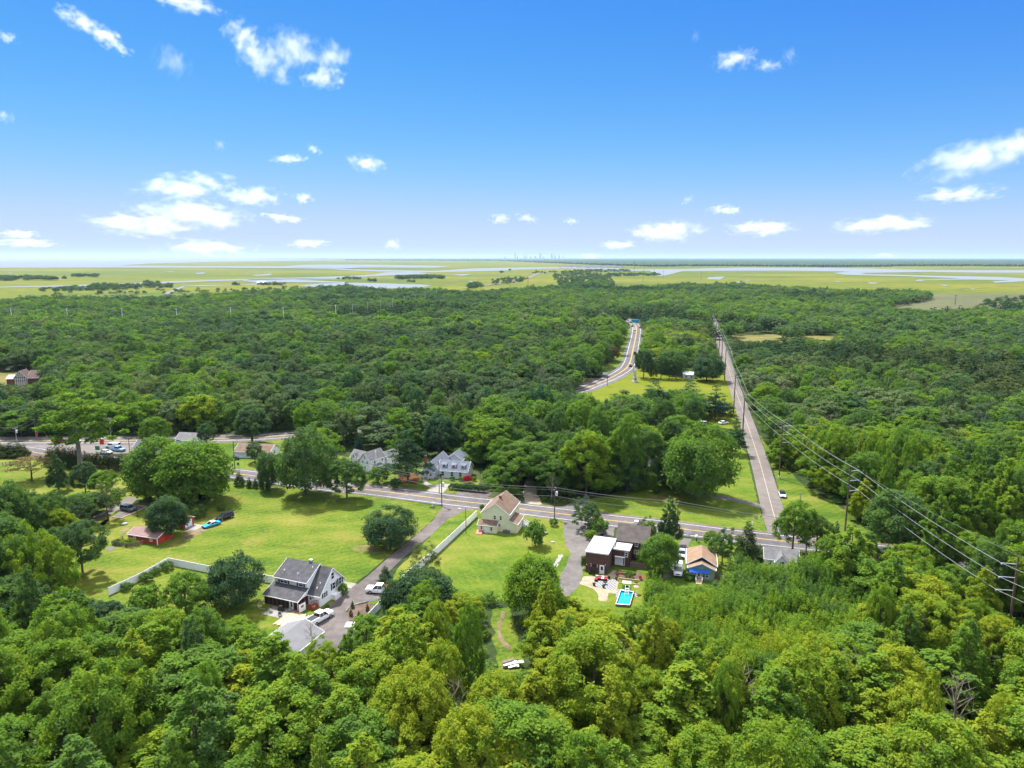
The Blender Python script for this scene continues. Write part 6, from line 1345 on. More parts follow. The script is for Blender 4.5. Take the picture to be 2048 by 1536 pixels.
for s in (-4.05, -2.55): MB().bar((s, -1.8, 1.3), (s, -3.0, 0.9), 0.08).bar((s, -3.0, 0), (s, -3.0, 0.9), 0.1).bar((s, -2.4, 0), (s, -2.4, 1.1), 0.08).build('railing', M_trim_w, CH)
MB().box(-5.9, -5.25, 3.2, 4.0, 0, 6.0).build('chimney', M_brick, CH)
gable(CH, 12.6, 18.5, -1.5, 4.2, 2.6, 4.6, M_grey_s, M_shingle_bl, along='y')
VH = thing('house', 'white gabled farmhouse with grey roof among trees above the road', 'house', G(721, 941), R(-35))
gable(VH, -5.6, -0.03, 0.3, 5.2, 4.7, 7.0, M_siding_w, M_shingle_g); gable(VH, -0.02, 8.0, 0.0, 5.5, 4.8, 7.6, M_siding_w, M_shingle_g, along='y'); gable(VH, 8.35, 14.5, 0.6, 6.4, 3.8, 6.0, M_siding_w, M_shingle_g, along='y')
gable(VH, -0.35, 1.8, -4.3, -1.7, 4.7, 6.3, M_siding_w, M_shingle_g, along='y', ov=0.15)
window(VH, -3.0, -0.35, 5.2, 0.55, 0.8); window(VH, -4.9, 0.3, 3.6, 0.7, 1.2); window(VH, -1.0, 0.3, 3.6, 0.7, 1.2); lean(VH, -5.4, -0.6, -1.6, 0.28, 2.2, 2.8, M_siding_w, M_shingle_g, ov=0.15); window(VH, -3.0, -1.6, 1.3, 1.2, 1.0, cols=2); window(VH, 2.7, -0.02, 5.6, 0.6, 1.0)
for x, z in ((1.6, 3.8), (3.9, 3.8), (2.7, 1.6)): window(VH, x, -0.02, z, 0.6, 1.1)
for y in (3.0, 7.0): window(VH, 5.5, y - 0.6, 3.9, 0.6, 1.1, n=(1, 0)); window(VH, 5.5, y, 1.5, 0.6, 1.1, n=(1, 0))
lean(VH, 1.6, 5.4, 7.2, 5.53, 2.3, 2.8, M_siding_w, M_shingle_g, along='y', ov=0.15); window(VH, 6.4, 11.0, 2.2, 0.7, 1.1, n=(1, 0)); MB().tube([(5.9, 2.6, 0), (5.9, 2.6, 8.2)], 0.22, 8).build('chimney', M_trim_w, VH)
VH.scale = (0.86, 0.86, 0.86)
RH = thing('house', 'low ranch house with brown roof and white gable near the highway', 'house', G(470, 915), R(-7))
gable(RH, 0, 13.0, 0, 8.0, 2.4, 4.2, M_siding_w, M_shingle_b, oe=0.5); MB().box(0.8, 3.6, -0.05, -0.003, 0, 2.1).build('garage_door', M_trim_w, RH)
for x in (6.0, 8.5, 11.2): window(RH, x, 0, 1.4, 1.1, 1.0, cols=2)
window(RH, 13.0, 4.0, 1.5, 1.0, 1.0, n=(1, 0))
def plain_house(name, label, px, deg, L, D, ze, zr, wm, rm, cat='house', along='x', wins=()):
    t = thing(name, label, cat, G(*px), R(deg)); gable(t, 0, L, 0, D, ze, zr, wm, rm, along=along)
    for w in wins: window(t, *w)
    return t
plain_house('building', 'dark grey gable roof building at the end of the asphalt lot', (268, 911), 4, 13, 9, 2.8, 4.6, M_grey_s, mat('dark_slate_shingles', (0.07, 0.075, 0.085)), 'building', 'x', ((2, 0, 1.4, 1, 1), (6, 0, 1.4, 1, 1)))
plain_house('building', 'small grey gable roof hidden by trees beside the highway bend', (352, 893), -8, 9, 7, 2.6, 4.6, M_grey_s, M_shingle_g, 'building', 'x', ((2, 0, 1.4, 1, 1),))
HH = plain_house('house', 'grey roofed house with white front gable half hidden by bamboo', (1530, 1134), -15, 7.0, 5.0, 2.2, 3.8, M_siding_w, M_shingle_g, 'house', 'x', ((1.0, 0, 1.2, 0.7, 0.9),)); gable(HH, -1.2, 2.4, 2.2, 4.6, 2.2, 3.7, M_siding_w, M_shingle_g, along='y', ov=0.2); window(HH, 3.4, -1.2, 1.6, 0.9, 1.2, cols=2)
plain_house('house', 'house with dark roof and brick chimney deep among the trees', (1296, 948), -17, 9, 7, 3.0, 5.2, M_brick, M_shingle_g, 'house', 'x', ((2, 0, 1.5, 1, 1.1), (6, 0, 1.5, 1, 1.1)))
MB().box(1.0, 1.7, 2.5, 3.2, 4, 6.3).build('chimney', M_brick, bpy.data.objects[[o.name for o in COL.objects if o.name.startswith('house')][-1]])
plain_house('cabin', 'small white cabin behind the mown field beside the round tree', (1367, 757), -10, 6.5, 5, 2.4, 3.6, M_siding_w, M_flat_roof, 'cabin', 'x', ((1.5, 0, 1.3, 0.9, 0.9), (4.5, 0, 1.3, 0.9, 0.9)))
TU = plain_house('house', 'half-timbered house with brown roof at the far left edge', (57, 770), 10, 16, 10, 4.0, 7.5, M_brown_s, mat('dusky_brown_shingles', (0.1, 0.06, 0.055)), 'house')
gable(TU, -1.0, 6.0, -6.5, -0.02, 4.4, 8.2, mat('cream_plaster', (0.62, 0.58, 0.5)), mat('dusky_brown_shingles', (0.1, 0.06, 0.055)), along='y')
for x in (-6.4, -5.3, -4.2, -3.2, -2.2, -1.1, -0.15): MB().box(x - 0.12, x + 0.12, -1.06, -1.005, 0, 4.5 + 3.3 * (1 - abs(x + 3.25) / 3.3)).build('timber', M_black, TU)
for z in (2.6, 4.5): MB().box(-6.5, -0.02, -1.1, -1.062, z - 0.12, z + 0.12).build('timber', M_black, TU)
gable(TU, 16.05, 21, 2, 8, 3, 5.2, M_siding_w, mat('dusky_brown_shingles', (0.1, 0.06, 0.055)))
plain_house('garage', 'red-walled garage with pale blue-grey roof left of the half-timbered house', (14, 769), 8, 10, 7, 3.2, 4.8, M_brick, mat('pale_blue_metal_roof', (0.34, 0.38, 0.45), 0.5), 'garage')
MHs = plain_house('marsh_house', 'lone blue-grey house with dock standing on the marsh creek', (514, 569.5), 0, 22, 12, 6, 9, mat('blue_grey_siding', (0.3, 0.36, 0.42)), mat('pale_blue_metal_roof', (0.34, 0.38, 0.45)), 'house')
# ------------------------------------------------------------------ town, skyline
rt = random.Random(8)
wallm = [M_siding_w, M_grey_s, mat('cream_plaster', (0.62, 0.58, 0.5)), M_siding_w]
wh_mesh = [MB().prism([(0, 0), (14, 0), (14, 7), (7, 12), (0, 7)], 'x', 0, 26).mesh('wall', m_) for m_ in wallm[:3]]
rf_mesh = MB().slab([(-1, -1, 6.9), (27, -1, 6.9), (27, 7, 12.6), (-1, 7, 12.6)], 0.5).slab([(27, 15, 6.9), (-1, 15, 6.9), (-1, 7, 12.6), (27, 7, 12.6)], 0.5).mesh('roof', M_shingle_g)
for i in range(26):
    x = 1118 + i * 5.0 + rt.uniform(-2, 2); y = 534.0 + rt.uniform(-0.6, 1.6) + 1.6 * (i / 26)
    t = thing('waterside_house', 'tiny pale house in the far riverside village', 'house', G(x, y), R(rt.uniform(-30, 30)), 'houses of the far riverside village')
    s = rt.uniform(0.7, 1.25); part('wall', wh_mesh[i % 3], t, sc=(s, s, s)); part('roof', rf_mesh, t, sc=(s, s, s))
M_tower = mat('tower_haze_tint', (0.72, 0.78, 0.86), 0.6)  # distance haze put into the colour: lightened to fade into the sky
for i, (x, h, w) in enumerate(((1011, 3.5, 2), (1030, 10, 2.6), (1035, 4, 2), (1048, 6.5, 1.8), (1052, 5, 2), (1061, 3, 2.6), (1071, 3.5, 3), (1080, 8, 3.2), (1086, 4, 2), (1104, 7, 3), (1110, 6, 2.4), (1118, 5.5, 2.4), (1126, 3.6, 2))):
    D = 17000.0; z = D * CP + CAMH * SP; X = (x - 1024) / FPX * z; m_ = z / FPX
    t = thing('tower_block', 'hazy %s tower of the distant city skyline, %s from left' % ('tall' if h > 6 else 'low', (ORD + ['thirteenth'])[i]), 'tower', (X, D, 0), rt.uniform(0, 1), 'towers of the distant skyline')
    H = 60 + h * m_ * 1.0; W = w * m_ / 2
    MB().box(-W, W, -W * 0.7, W * 0.7, 0, H).build('shaft', M_tower, t); MB().box(-W * 0.6, W * 0.6, -W * 0.4, W * 0.4, H + 0.2, H + 0.05 * H).build('top', M_tower, t)
# ================================================================== vehicles
M_tyre = mat('tyre_rubber', (0.012, 0.012, 0.012), 0.9); M_rim = mat('wheel_rim', (0.35, 0.35, 0.36), 0.35, metal=0.7)
M_head = mat('headlight_glass', (0.6, 0.6, 0.58), 0.15); M_tail = mat('taillight_red', (0.35, 0.01, 0.01), 0.3); M_plastic = mat('dark_bumper', (0.02, 0.02, 0.022), 0.6)
def paint(name, c): return mat(name, c, 0.25, spec=0.6)
def loft(mb, secs):
    """Closed rings (same count) skinned along x, ends capped."""
    n0 = len(mb.v); k = len(secs[0])
    for s in secs: mb.v += s
    for i in range(len(secs) - 1):
        for j in range(k):
            a = n0 + i * k + j; b = n0 + i * k + (j + 1) % k; mb.f.append((a, b, b + k, a + k)); mb.mi.append(mb.cur)
    mb.f.append(tuple(range(n0 + k - 1, n0 - 1, -1))); e = n0 + (len(secs) - 1) * k; mb.f.append(tuple(range(e, e + k))); mb.mi += [mb.cur] * 2
    return mb
def ring(x, w, z0, z1, tuck=0.9):
    return [(x, -w * 0.92, z0), (x, -w, z0 + (z1 - z0) * 0.35), (x, -w, z0 + (z1 - z0) * 0.75), (x, -w * tuck, z1), (x, w * tuck, z1), (x, w, z0 + (z1 - z0) * 0.75), (x, w, z0 + (z1 - z0) * 0.35), (x, w * 0.92, z0)]
def vehicle(kind, name, label, cat, loc, heading, pm, group=None, roofm=None, load=None):
    """Car with its nose towards +x before turning; kinds sedan, suv, van, pickup, coupe."""
    t = thing(name, label, cat, loc, heading, group)
    L, W, Hh = {'sedan': (4.7, 1.82, 1.45), 'coupe': (4.7, 1.85, 1.28), 'suv': (4.75, 1.9, 1.74), 'van': (5.3, 2.0, 2.0), 'pickup': (5.9, 2.02, 1.93)}[kind]
    a = L / 2; w = W / 2; zb = 0.24 if kind in ('sedan', 'coupe') else 0.34; belt = Hh * (0.62 if kind != 'pickup' else 0.6)
    prof = {'sedan': ((-a, .84, .60), (-a + .12, .93, .98), (-a + .9, 1, 1.0), (0, 1, 1.0), (a - 1.3, 1, .97), (a - .5, .97, .86), (a - .12, .88, .74), (a, .78, .55)),
            'coupe': ((-a, .84, .7), (-a + .12, .93, 1.02), (-a + .9, 1, 1.05), (0, 1, 1.0), (a - 1.4, 1, .97), (a - .5, .97, .8), (a - .1, .88, .66), (a, .78, .5)),
            'suv': ((-a, .86, .7), (-a + .1, .95, 1.0), (-a + .8, 1, 1.0), (0, 1, 1.0), (a - 1.2, 1, .98), (a - .35, .96, .92), (a - .08, .88, .8), (a, .8, .6)),
            'van': ((-a, .9, .8), (-a + .08, .97, 1.0), (-a + .8, 1, 1.0), (0, 1, 1.0), (a - 1.1, 1, .98), (a - .3, .96, .84), (a - .06, .88, .72), (a, .8, .55)),
            'pickup': ((-a, .94, .72), (-a + .05, .97, .98), (-a + .8, 1, 1.0), (0, 1, 1.0), (a - 1.4, 1, 1.0), (a - .2, .97, .96), (a - .06, .92, .86), (a, .86, .6))}[kind]
    mb = MB(); loft(mb, [ring(x, w * q, zb, zb + (belt - zb) * z) for x, q, z in prof]); body = mb.build('body', pm, t, smooth=False)
    cab = {'sedan': (-1.75, -1.05, 0.35, 1.15), 'coupe': (-1.7, -0.9, 0.15, 0.95), 'suv': (-2.3, -2.05, 0.45, 1.15), 'van': (-2.6, -2.45, 0.95, 1.75), 'pickup': (-0.75, -0.65, 0.75, 1.35)}[kind]
    x0, x1, x2, x3 = cab; zt = Hh - 0.06; wb = w * 0.9; wt = w * (0.74 if kind != 'van' else 0.84)
    mb = MB(); n = len(mb.v); z0 = belt - 0.02
    mb.v += [(x0, -wb, z0), (x3, -wb, z0), (x3, wb, z0), (x0, wb, z0), (x1, -wt, zt), (x2, -wt, zt), (x2, wt, zt), (x1, wt, zt)]
    for q in ((0, 1, 5, 4), (1, 2, 6, 5), (2, 3, 7, 6), (3, 0, 4, 7), (4, 5, 6, 7)): mb.f.append(q); mb.mi.append(0)
    mb.build('window_glass', M_glass, t)
    mb = MB(); mb.box(x1 - 0.03, x2 + 0.03, -wt - 0.02, wt + 0.02, zt + 0.002, Hh); mb.build('roof', roofm or pm, t)
    mb = MB()
    for s in (-1, 1):
        for (xa, xb) in ((x0, x1), (x3, x2), ((x0 + x3) / 2, (x1 + x2) / 2)): mb.bar((xa, s * (wb + 0.008), z0), (xb, s * (wt + 0.008), zt), 0.07, 0.05)
    mb.build('pillar', roofm or pm, t)
    if kind == 'van':
        for s in (-1, 1): MB().poly([(x0 + 0.1, s * (wb + 0.012), z0 + 0.02), (-0.3, s * (wb + 0.012), z0 + 0.02), (-0.3, s * (wt + 0.012), zt - 0.02), (x1 + 0.1, s * (wt + 0.012), zt - 0.02)]).build('side_panel', pm, t)
    rr = 0.33 if kind in ('sedan', 'coupe') else 0.39
    for x in (-a * 0.6, a * 0.62):
        for s in (-1, 1):
            mb = MB(); mb.tube([(x, s * (w - 0.2), rr), (x, s * (w + 0.025), rr)], rr, 12); o = mb.build('wheel', M_tyre, t)
            mb = MB(); mb.tube([(x, s * (w + 0.02), rr), (x, s * (w + 0.035), rr)], rr * 0.6, 10); mb.build('rim', M_rim, o)
    zl = zb + (belt - zb) * 0.62
    for s in (-1, 1):
        MB().box(a - 0.16, a - 0.02, s * w * 0.48, s * w * 0.8, zl - 0.09, zl + 0.08).build('headlight', M_head, t)
        MB().box(-a - 0.015, -a + 0.1, s * w * 0.6, s * w * 0.84, zl - 0.06, zl + 0.16).build('taillight', M_tail, t)
        MB().box(x3 - 0.45, x3 - 0.28, s * (w + 0.03), s * (w + 0.2), belt, belt + 0.15).build('mirror', pm if kind != 'pickup' else M_plastic, t)
    MB().box(a - 0.1, a + 0.05, -w * 0.8, w * 0.8, zb - 0.02, zb + 0.2).build('front_bumper', M_plastic, t); MB().box(-a - 0.05, -a + 0.06, -w * 0.8, w * 0.8, zb - 0.02, zb + 0.2).build('rear_bumper', M_plastic, t)
    MB().box(a - 0.03, a + 0.015, -w * 0.4, w * 0.4, zl - 0.14, zl + 0.06).build('grille', M_plastic, t)
    if kind == 'pickup':
        mb = MB(); mb.box(-a + 0.12, x0 - 0.1, -w * 0.84, w * 0.84, belt + 0.004, belt + 0.012); mb.build('bed_floor', M_plastic, t)
        mb = MB(); zt2 = belt + 0.24
        mb.box(-a + 0.05, x0 - 0.02, -w * 0.97, -w * 0.85, belt - 0.1, zt2); mb.box(-a + 0.05, x0 - 0.02, w * 0.85, w * 0.97, belt - 0.1, zt2); mb.build('bed_side', pm, t)
        MB().box(-a + 0.01, -a + 0.1, -w * 0.84, w * 0.84, belt - 0.1, zt2).build('tailgate', pm, t)
    return t
def headed(pa, pb):
    a, b = G(*pa), G(*pb); return math.atan2(b.y - a.y, b.x - a.x)
P_white = paint('white_car_paint', (0.78, 0.79, 0.8)); P_black = paint('black_car_paint', (0.012, 0.014, 0.02)); P_silver = paint('silver_car_paint', (0.42, 0.45, 0.48)); P_turq = paint('turquoise_car_paint', (0.01, 0.40, 0.62)); P_grey = paint('grey_car_paint', (0.1, 0.13, 0.16)); P_red = paint('red_car_paint', (0.5, 0.02, 0.02)); P_navy = paint('navy_car_paint', (0.02, 0.03, 0.07)); P_blue = paint('light_blue_paint', (0.25, 0.42, 0.6))
pk = vehicle('pickup', 'pickup_truck', 'white pickup truck with orange gear in its bed, parked across the driveway', 'pickup truck', G(760, 1185), R(172), P_white)
for i, (x, y, c) in enumerate(((-1.5, 0.3, 'hi_vis_orange'), (-2.2, -0.35, 'hi_vis_orange'), (-1.3, -0.4, 'tool_red'))):
    q = lib(pk, x, y, 1.17); b = tag(MB().box(-0.35, 0.35, -0.3, 0.3, 0.0, 0.4).build('tool_box', mat(c, (0.7, 0.3, 0.02) if 'orange' in c else (0.45, 0.03, 0.03))), ('orange tool box at the front of the pickup bed', 'orange tool box at the tail of the pickup bed', 'red tool box in the pickup bed')[i], 'box'); b.location = q; b.rotation_euler = pk.rotation_euler
vehicle('pickup', 'pickup_truck', 'white pickup truck beside the white tarpaulin above the garage roof', 'pickup truck', G(640, 1241), R(58), P_white)
vehicle('coupe', 'car', 'turquoise old car with white roof on the dirt track', 'car', G(423, 1052), R(232), P_turq, roofm=P_white)
vehicle('suv', 'suv', 'black SUV on the dirt track behind the turquoise car', 'SUV', G(450, 1038), R(236), P_black)
vehicle('suv', 'suv', 'grey SUV on the edged gravel pad behind the red shed', 'SUV', G(257, 1021.5), R(-22), P_grey)
vehicle('sedan', 'car', 'small white car parked on the grass beside the side road', 'car', G(1564.5, 992), headed((1562, 1000), (1540, 940)) + math.pi, P_white, roofm=P_black)
vehicle('sedan', 'car', 'silver car on the drive at the left of the bungalow', 'car', G(1364, 1111), R(254), P_silver)
vehicle('van', 'van', 'white van on the drive in front of the silver car', 'van', G(1356, 1146), R(256), P_white)
vehicle('sedan', 'car', 'dark blue car at the left end of the ranch house', 'car', G(464, 920), R(200), P_navy)
vehicle('sedan', 'car', 'white car in the asphalt lot behind the arborvitae hedge', 'car', G(212, 907), R(-12), P_white)
vehicle('pickup', 'pickup_truck', 'light blue pickup on the asphalt lot beside the red pump', 'pickup truck', G(236, 902), R(-20), P_blue)
vehicle('van', 'van', 'white van with blue front on the asphalt lot', 'van', G(226, 895.5), R(180), P_white)
vehicle('sedan', 'car', 'red car on the apron behind the sycamore', 'car', G(122, 885), R(8), P_red); vehicle('suv', 'suv', 'white SUV driving behind the sycamore trunk', 'SUV', G(148, 886), R(4), P_white)
for i, (x, y, kind, m, rm, lb) in enumerate(((1260.8, 733, 'suv', P_black, P_silver, 'dark SUV with light roof nearest the monument on the curving highway'), (1269.7, 708.5, 'pickup', P_black, None, 'black pickup at the right edge of the highway'), (1269.3, 660.5, 'van', P_white, None, 'white van on the far bend of the highway'), (1264.3, 653.4, 'sedan', P_black, None, 'black car near the top of the highway bend'), (1279, 656, 'sedan', P_red, None, 'dark red car at the right verge of the highway bend'))):
    vehicle(kind, {'suv': 'suv', 'pickup': 'pickup_truck', 'van': 'van', 'sedan': 'car'}[kind], lb, {'suv': 'SUV', 'pickup': 'pickup truck', 'van': 'van', 'sedan': 'car'}[kind], (*G(x, y)[:2], 0.03), headed((x, y), (x + (1.2 if y > 700 else 0.2), y - 10)) + (0 if i % 2 else math.pi), m, roofm=rm)
vehicle('sedan', 'car', 'white car under the trees left of the side road', 'car', G(1447, 848), R(20), P_white); vehicle('suv', 'suv', 'silver SUV among the trees left of the white car', 'SUV', G(1402, 850), R(160), P_silver)
bt = thing('box_truck', 'box truck with teal side at the far end of the highway', 'truck', (*G(1268, 646)[:2], 0.03), R(150))
MB().box(-5, 2.6, -1.25, 1.25, 0.9, 3.9).build('cargo_box', mat('teal_truck_paint', (0.02, 0.3, 0.36), 0.4), bt); MB().box(2.7, 4.6, -1.15, 1.15, 0.6, 2.9).build('cab', P_white, bt); MB().box(4.605, 4.63, -1.0, 1.0, 1.7, 2.6).build('windscreen', M_glass, bt)
for x in (-3.4, 3.4):
    for s in (-1.05, 1.05): MB().tube([(x, s - 0.15, 0.5), (x, s + 0.15, 0.5)], 0.5, 10).build('wheel', M_tyre, bt)
MB().box(-4.9, 2.6, -0.5, 0.5, 0.6, 0.895).build('chassis', M_plastic, bt)
# ================================================================== white vinyl fences
pan_cache = {}
def vinyl_fence(pix, h, label, step=2.4, h_end=None):
    L = [G(*q) for q in pix]; t = thing('vinyl_fence', label, 'fence', L[0])
    k = 0
    for a, b in zip(L[:-1], L[1:]):
        d = (b - a); n = max(1, round(d.length / step)); d /= n; ln = d.length; rz = math.atan2(d.y, d.x)
        key = round(ln, 2), h
        if key not in pan_cache:
            m = MB(); m.box(0.07, ln - 0.07, -0.02, 0.02, 0.08, h - 0.1); m.box(0.07, ln - 0.07, -0.035, 0.035, h - 0.1, h); m.box(0.07, ln - 0.07, -0.035, 0.035, 0.02, 0.08); p_ = m.mesh('panel', M_vinyl)
            m = MB(); m.box(-0.065, 0.065, -0.065, 0.065, -0.1, h + 0.06); m.lathe([(0.1, h + 0.062), (0.02, h + 0.14)], 4); q_ = m.mesh('post', M_vinyl); pan_cache[key] = (p_, q_)
        pm_, qm_ = pan_cache[key]
        for i in range(n):
            loc = a + d * i - L[0]; part('panel', pm_, t, loc, rz); part('post', qm_, t, loc, rz)
    part('post', qm_, t, L[-1] - L[0], rz); return t
vinyl_fence([(953, 1034), (871, 1111.5), (824, 1150), (806, 1167)], 1.85, 'white vinyl fence running down the right side of the driveway')
vinyl_fence([(806, 1167.5), (758, 1219), (716, 1264), (690, 1300)], 1.6, 'lower stretch of white fence behind the mulch bed')
vinyl_fence([(218, 1191), (282, 1161), (336.7, 1130)], 1.75, 'white vinyl fence leg rising to the corner on the lawn')
vinyl_fence([(337.5, 1130), (427, 1147.5), (546, 1167)], 1.75, 'white vinyl fence leg from the corner to the white house')
pf = thing('post_fence', 'line of thin wooden fence posts below the tall hedge', 'fence', G(180, 938)); o0 = pf.location.copy()
fpost = MB().box(-0.07, 0.07, -0.07, 0.07, -0.1, 1.4).mesh('post', M_greywood)
fp = [G(178 + i * 8.7, 936.5 + i * 1.05) for i in range(14)]
for q in fp: part('post', fpost, pf, q - o0)
for z in (0.6, 1.2):
    for a, b in zip(fp[:-1], fp[1:]): MB().bar((*(a - o0)[:2], z), (*(b - o0)[:2], z), 0.03, 0.05).build('rail', M_greywood, pf)
gf = thing('rail_fence', 'grey rail fence at the left edge of the lawn', 'fence', G(-20, 936)); q0 = gf.location.copy(); gp_ = [G(-20 + i * 6.5, 936 - i * 0.9) for i in range(7)]
for q in gp_: part('post', fpost, gf, q - q0)
for z in (0.4, 0.8, 1.2):
    for a, b in zip(gp_[:-1], gp_[1:]): MB().bar((*(a - q0)[:2], z), (*(b - q0)[:2], z), 0.05, 0.12).build('rail', M_steel, gf)
ktb = thing('timber_kerb', 'long pale timber kerb along the gravel pad of the grey SUV', 'kerb', G(243, 1037)); k0 = ktb.location.copy()
for a, b in (((224, 1035), (243, 1037.5)), ((243, 1037.5), (295, 1014)), ((295, 1014), (276, 1011))): MB().bar((*(G(*a) - k0)[:2], 0.1), (*(G(*b) - k0)[:2], 0.1), 0.2, 0.25).build('beam', M_wood, ktb)
# ================================================================== poles, wires
M_pole = mat('pole_wood', (0.1, 0.06, 0.045), 0.9, col2=(0.16, 0.1, 0.075), nscale=2); M_polel = mat('pole_grey', (0.3, 0.28, 0.25), 0.9, noise=0.15, nscale=2); M_wire = mat('bare_aluminium_wire', (0.3, 0.31, 0.32), 0.6); M_cable = mat('grey_cable', (0.12, 0.12, 0.13), 0.7)
M_ins = mat('insulator', (0.5, 0.52, 0.55), 0.3)
def height_at(p, top):
    lo, hi = 0.3, 80
    for _ in range(40):
        h = (lo + hi) / 2
        if PX((p.x, p.y, h))[1] > top: lo = h
        else: hi = h
    return h
def at_depth(px, py, Y):
    """World point seen at px, py whose distance ahead is Y."""
    dx, dy = (px - 1024) / FPX, (768 - py) / FPX; wy, wz = CP + dy * SP, -SP + dy * CP; t = Y / wy
    return Vector((dx * t, Y, CAMH + wz * t))
def wire(name, pts, sag, rad, m, label, group=None):
    mb = MB()
    for a, b in zip(pts[:-1], pts[1:]):
        n = 10; P = [a.lerp(b, i / n) - Vector((0, 0, sag * (b - a).length / 60.0 * 4 * (i / n) * (1 - i / n))) for i in range(n + 1)]
        mb.tube(P, rad, 4, cap=False)
    return tag(mb.build(name, m, fix=False), label, 'wire', group)
# tall transmission line: base, top, arm tips (top to bottom)
TL = [((2700, 1900), None, None), ((2016, 1272), 1112, [(2003, 1126), (1998, 1153), (1992, 1178.6)]), ((1690, 1061), 932, [(1718, 940.6), (1717.4, 960), (1716.5, 980)]), ((1558, 957), 846, [(1582, 851), (1580, 868), (1577, 884)]), ((1485, 871.5), 795, [(1498.5, 789), (1493, 794), (1489, 802)]),
      ((1467, 826.5), 749, [(1483, 752), (1478, 758), (1472, 766)]), ((1449, 761), 695, [(1461, 697), (1457, 701), (1452, 708)]), ((1443, 726), 672, [(1452, 675), (1449, 679), (1446, 684)]), ((1437.7, 706.5), 660, [(1445, 662), (1442, 666), (1440, 671)]), ((1431, 684), 645, [(1437, 647), (1435, 650), (1432, 655)]), ((1427, 668), 634, [(1431, 636), (1429, 639), (1426, 644)]), ((1423, 655), 624, [(1426, 626), (1424, 629), (1421, 633)])]
where = ['nearest, at the right edge of the picture', 'at the wood edge right of the road junction', 'on the verge near the parked white car', 'beside the lone pine', 'above the lone pine', 'beside the mown field', 'past the mown field', 'fourth from the far end', 'third from the far end', 'second from the far end', 'farthest of the line']
runs = [[], [], []]; tops = []
for i, (b, top, tips) in enumerate(TL):
    if top is None: continue
    p = G(*b); h = height_at(p, top)
    t = thing('transmission_pole', 'tall brown wooden power pole %s' % where[i - 1], 'power pole', p, 0, 'tall poles along the side road')
    r = 0.24 if i < 4 else 0.3
    MB().tube([(0, 0, -0.3), (0, 0, h * 0.5), (0, 0, h)], [r, r * 0.82, r * 0.6], 8).build('shaft', M_pole, t)
    for j, q in enumerate(tips):
        w = at_depth(*q, p.y); runs[j].append(w); e = w - p
        MB().bar((0, 0, e.z - 0.25), (e.x, 0, e.z), 0.09, 0.11).build('arm', M_ins, t); MB().tube([(e.x, 0, e.z), (e.x, 0, e.z - 0.3)], 0.1, 6).build('insulator', M_ins, t)
    tops.append(p + Vector((0, 0, h)))
    if i == 5: MB().lathe([(0.35, 6.0), (0.35, 6.8)], 8).build('service_box', M_ins, t)
    if i == 3: MB().lathe([(0.4, 0.05), (0.4, 0.9)], 8).build('guard', mat('yellow_white_guard', (0.7, 0.68, 0.4)), t)
nxt = [Vector((108, 62, z)) for z in (18, 15.5, 13)]
for j in range(3): wire('power_line', [nxt[j]] + runs[j], 0.9, 0.034, M_wire, '%s bright wire of the tall power line' % ('uppermost', 'middle', 'lowest')[j])
wire('ground_wire', [Vector((110, 62, 19.5))] + tops, 0.7, 0.03, M_cable, 'thin dark wire along the tops of the tall poles')
def dist_pole(b, top, label, m=M_pole, arm=True, can=False, lamp=False, r=0.16, group='roadside utility poles'):
    p = G(*b); h = height_at(p, top); t = thing('utility_pole', label, 'utility pole', p, R(-17), group)
    MB().tube([(0, 0, -0.3), (0, 0, h)], [r, r * 0.75], 8).build('shaft', m, t)
    if arm: MB().box(-0.07, 0.07, -1.1, 1.1, h - 0.55, h - 0.4).build('crossarm', m, t)
    if arm:
        for y in (-1.0, 0.0, 1.0): MB().lathe([(0.06, h - 0.4 if y else h), (0.06, h - 0.2 if y else h + 0.2)], 6, (0, y, 0)).build('insulator', M_ins, t)
    if can: MB().lathe([(0.32, h - 2.3), (0.36, h - 2.2), (0.36, h - 1.2), (0.2, h - 1.1)], 10, (0.5, 0, 0)).build('transformer', mat('pale_grey_can', (0.6, 0.62, 0.64)), t)
    if lamp: MB().tube([(0, 0, h - 0.5), (-0.7, -0.5, h), (-1.2, -0.9, h)], 0.05, 5).build('lamp_arm', M_polel, t); MB().box(-1.6, -1.1, -1.05, -0.8, h - 0.05, h + 0.1).build('lamp_head', M_vinyl, t)
    return p + Vector((0, 0, h - 0.2))
d1 = dist_pole((883.7, 1011), 957, 'utility pole with pale transformer at the driveway mouth', can=True)
d2 = dist_pole((1109, 1036.5), 975, 'brown utility pole with transformer by the gravel lot', can=True)
d3 = dist_pole((1354, 1060), 1003, 'utility pole behind the tall narrow evergreen'); d4 = dist_pole((1849, 1115), 1068, 'grey utility pole at the dark road on the right', M_polel)
dist_pole((878.6, 986), 921, 'wooden pole across the road in front of the dormer house', M_polel, arm=False); dist_pole((932, 1067), 1016, 'thin dark lamp pole beside the white driveway fence', M_black, arm=False, lamp=True, r=0.09); dist_pole((1599, 1022), 985, 'pale pole on the grass at the road junction', M_polel, arm=False)
d0 = dist_pole((655, 966), 905, 'utility pole hidden in the large roadside tree'); dm = dist_pole((470, 938), 882, 'utility pole beside the ranch lawn', arm=False)
l1 = dist_pole((34, 886), 854, 'grey utility pole with box at the left end of the apron', M_polel, can=True); l2 = dist_pole((72.5, 875), 837, 'pale utility pole above the apron, second from left', M_polel); l3 = dist_pole((222, 876), 835, 'pale utility pole behind the asphalt lot', M_polel, can=True); dist_pole((259.5, 905), 878, 'dark short pole standing in the asphalt lot', M_black, arm=False, r=0.12)
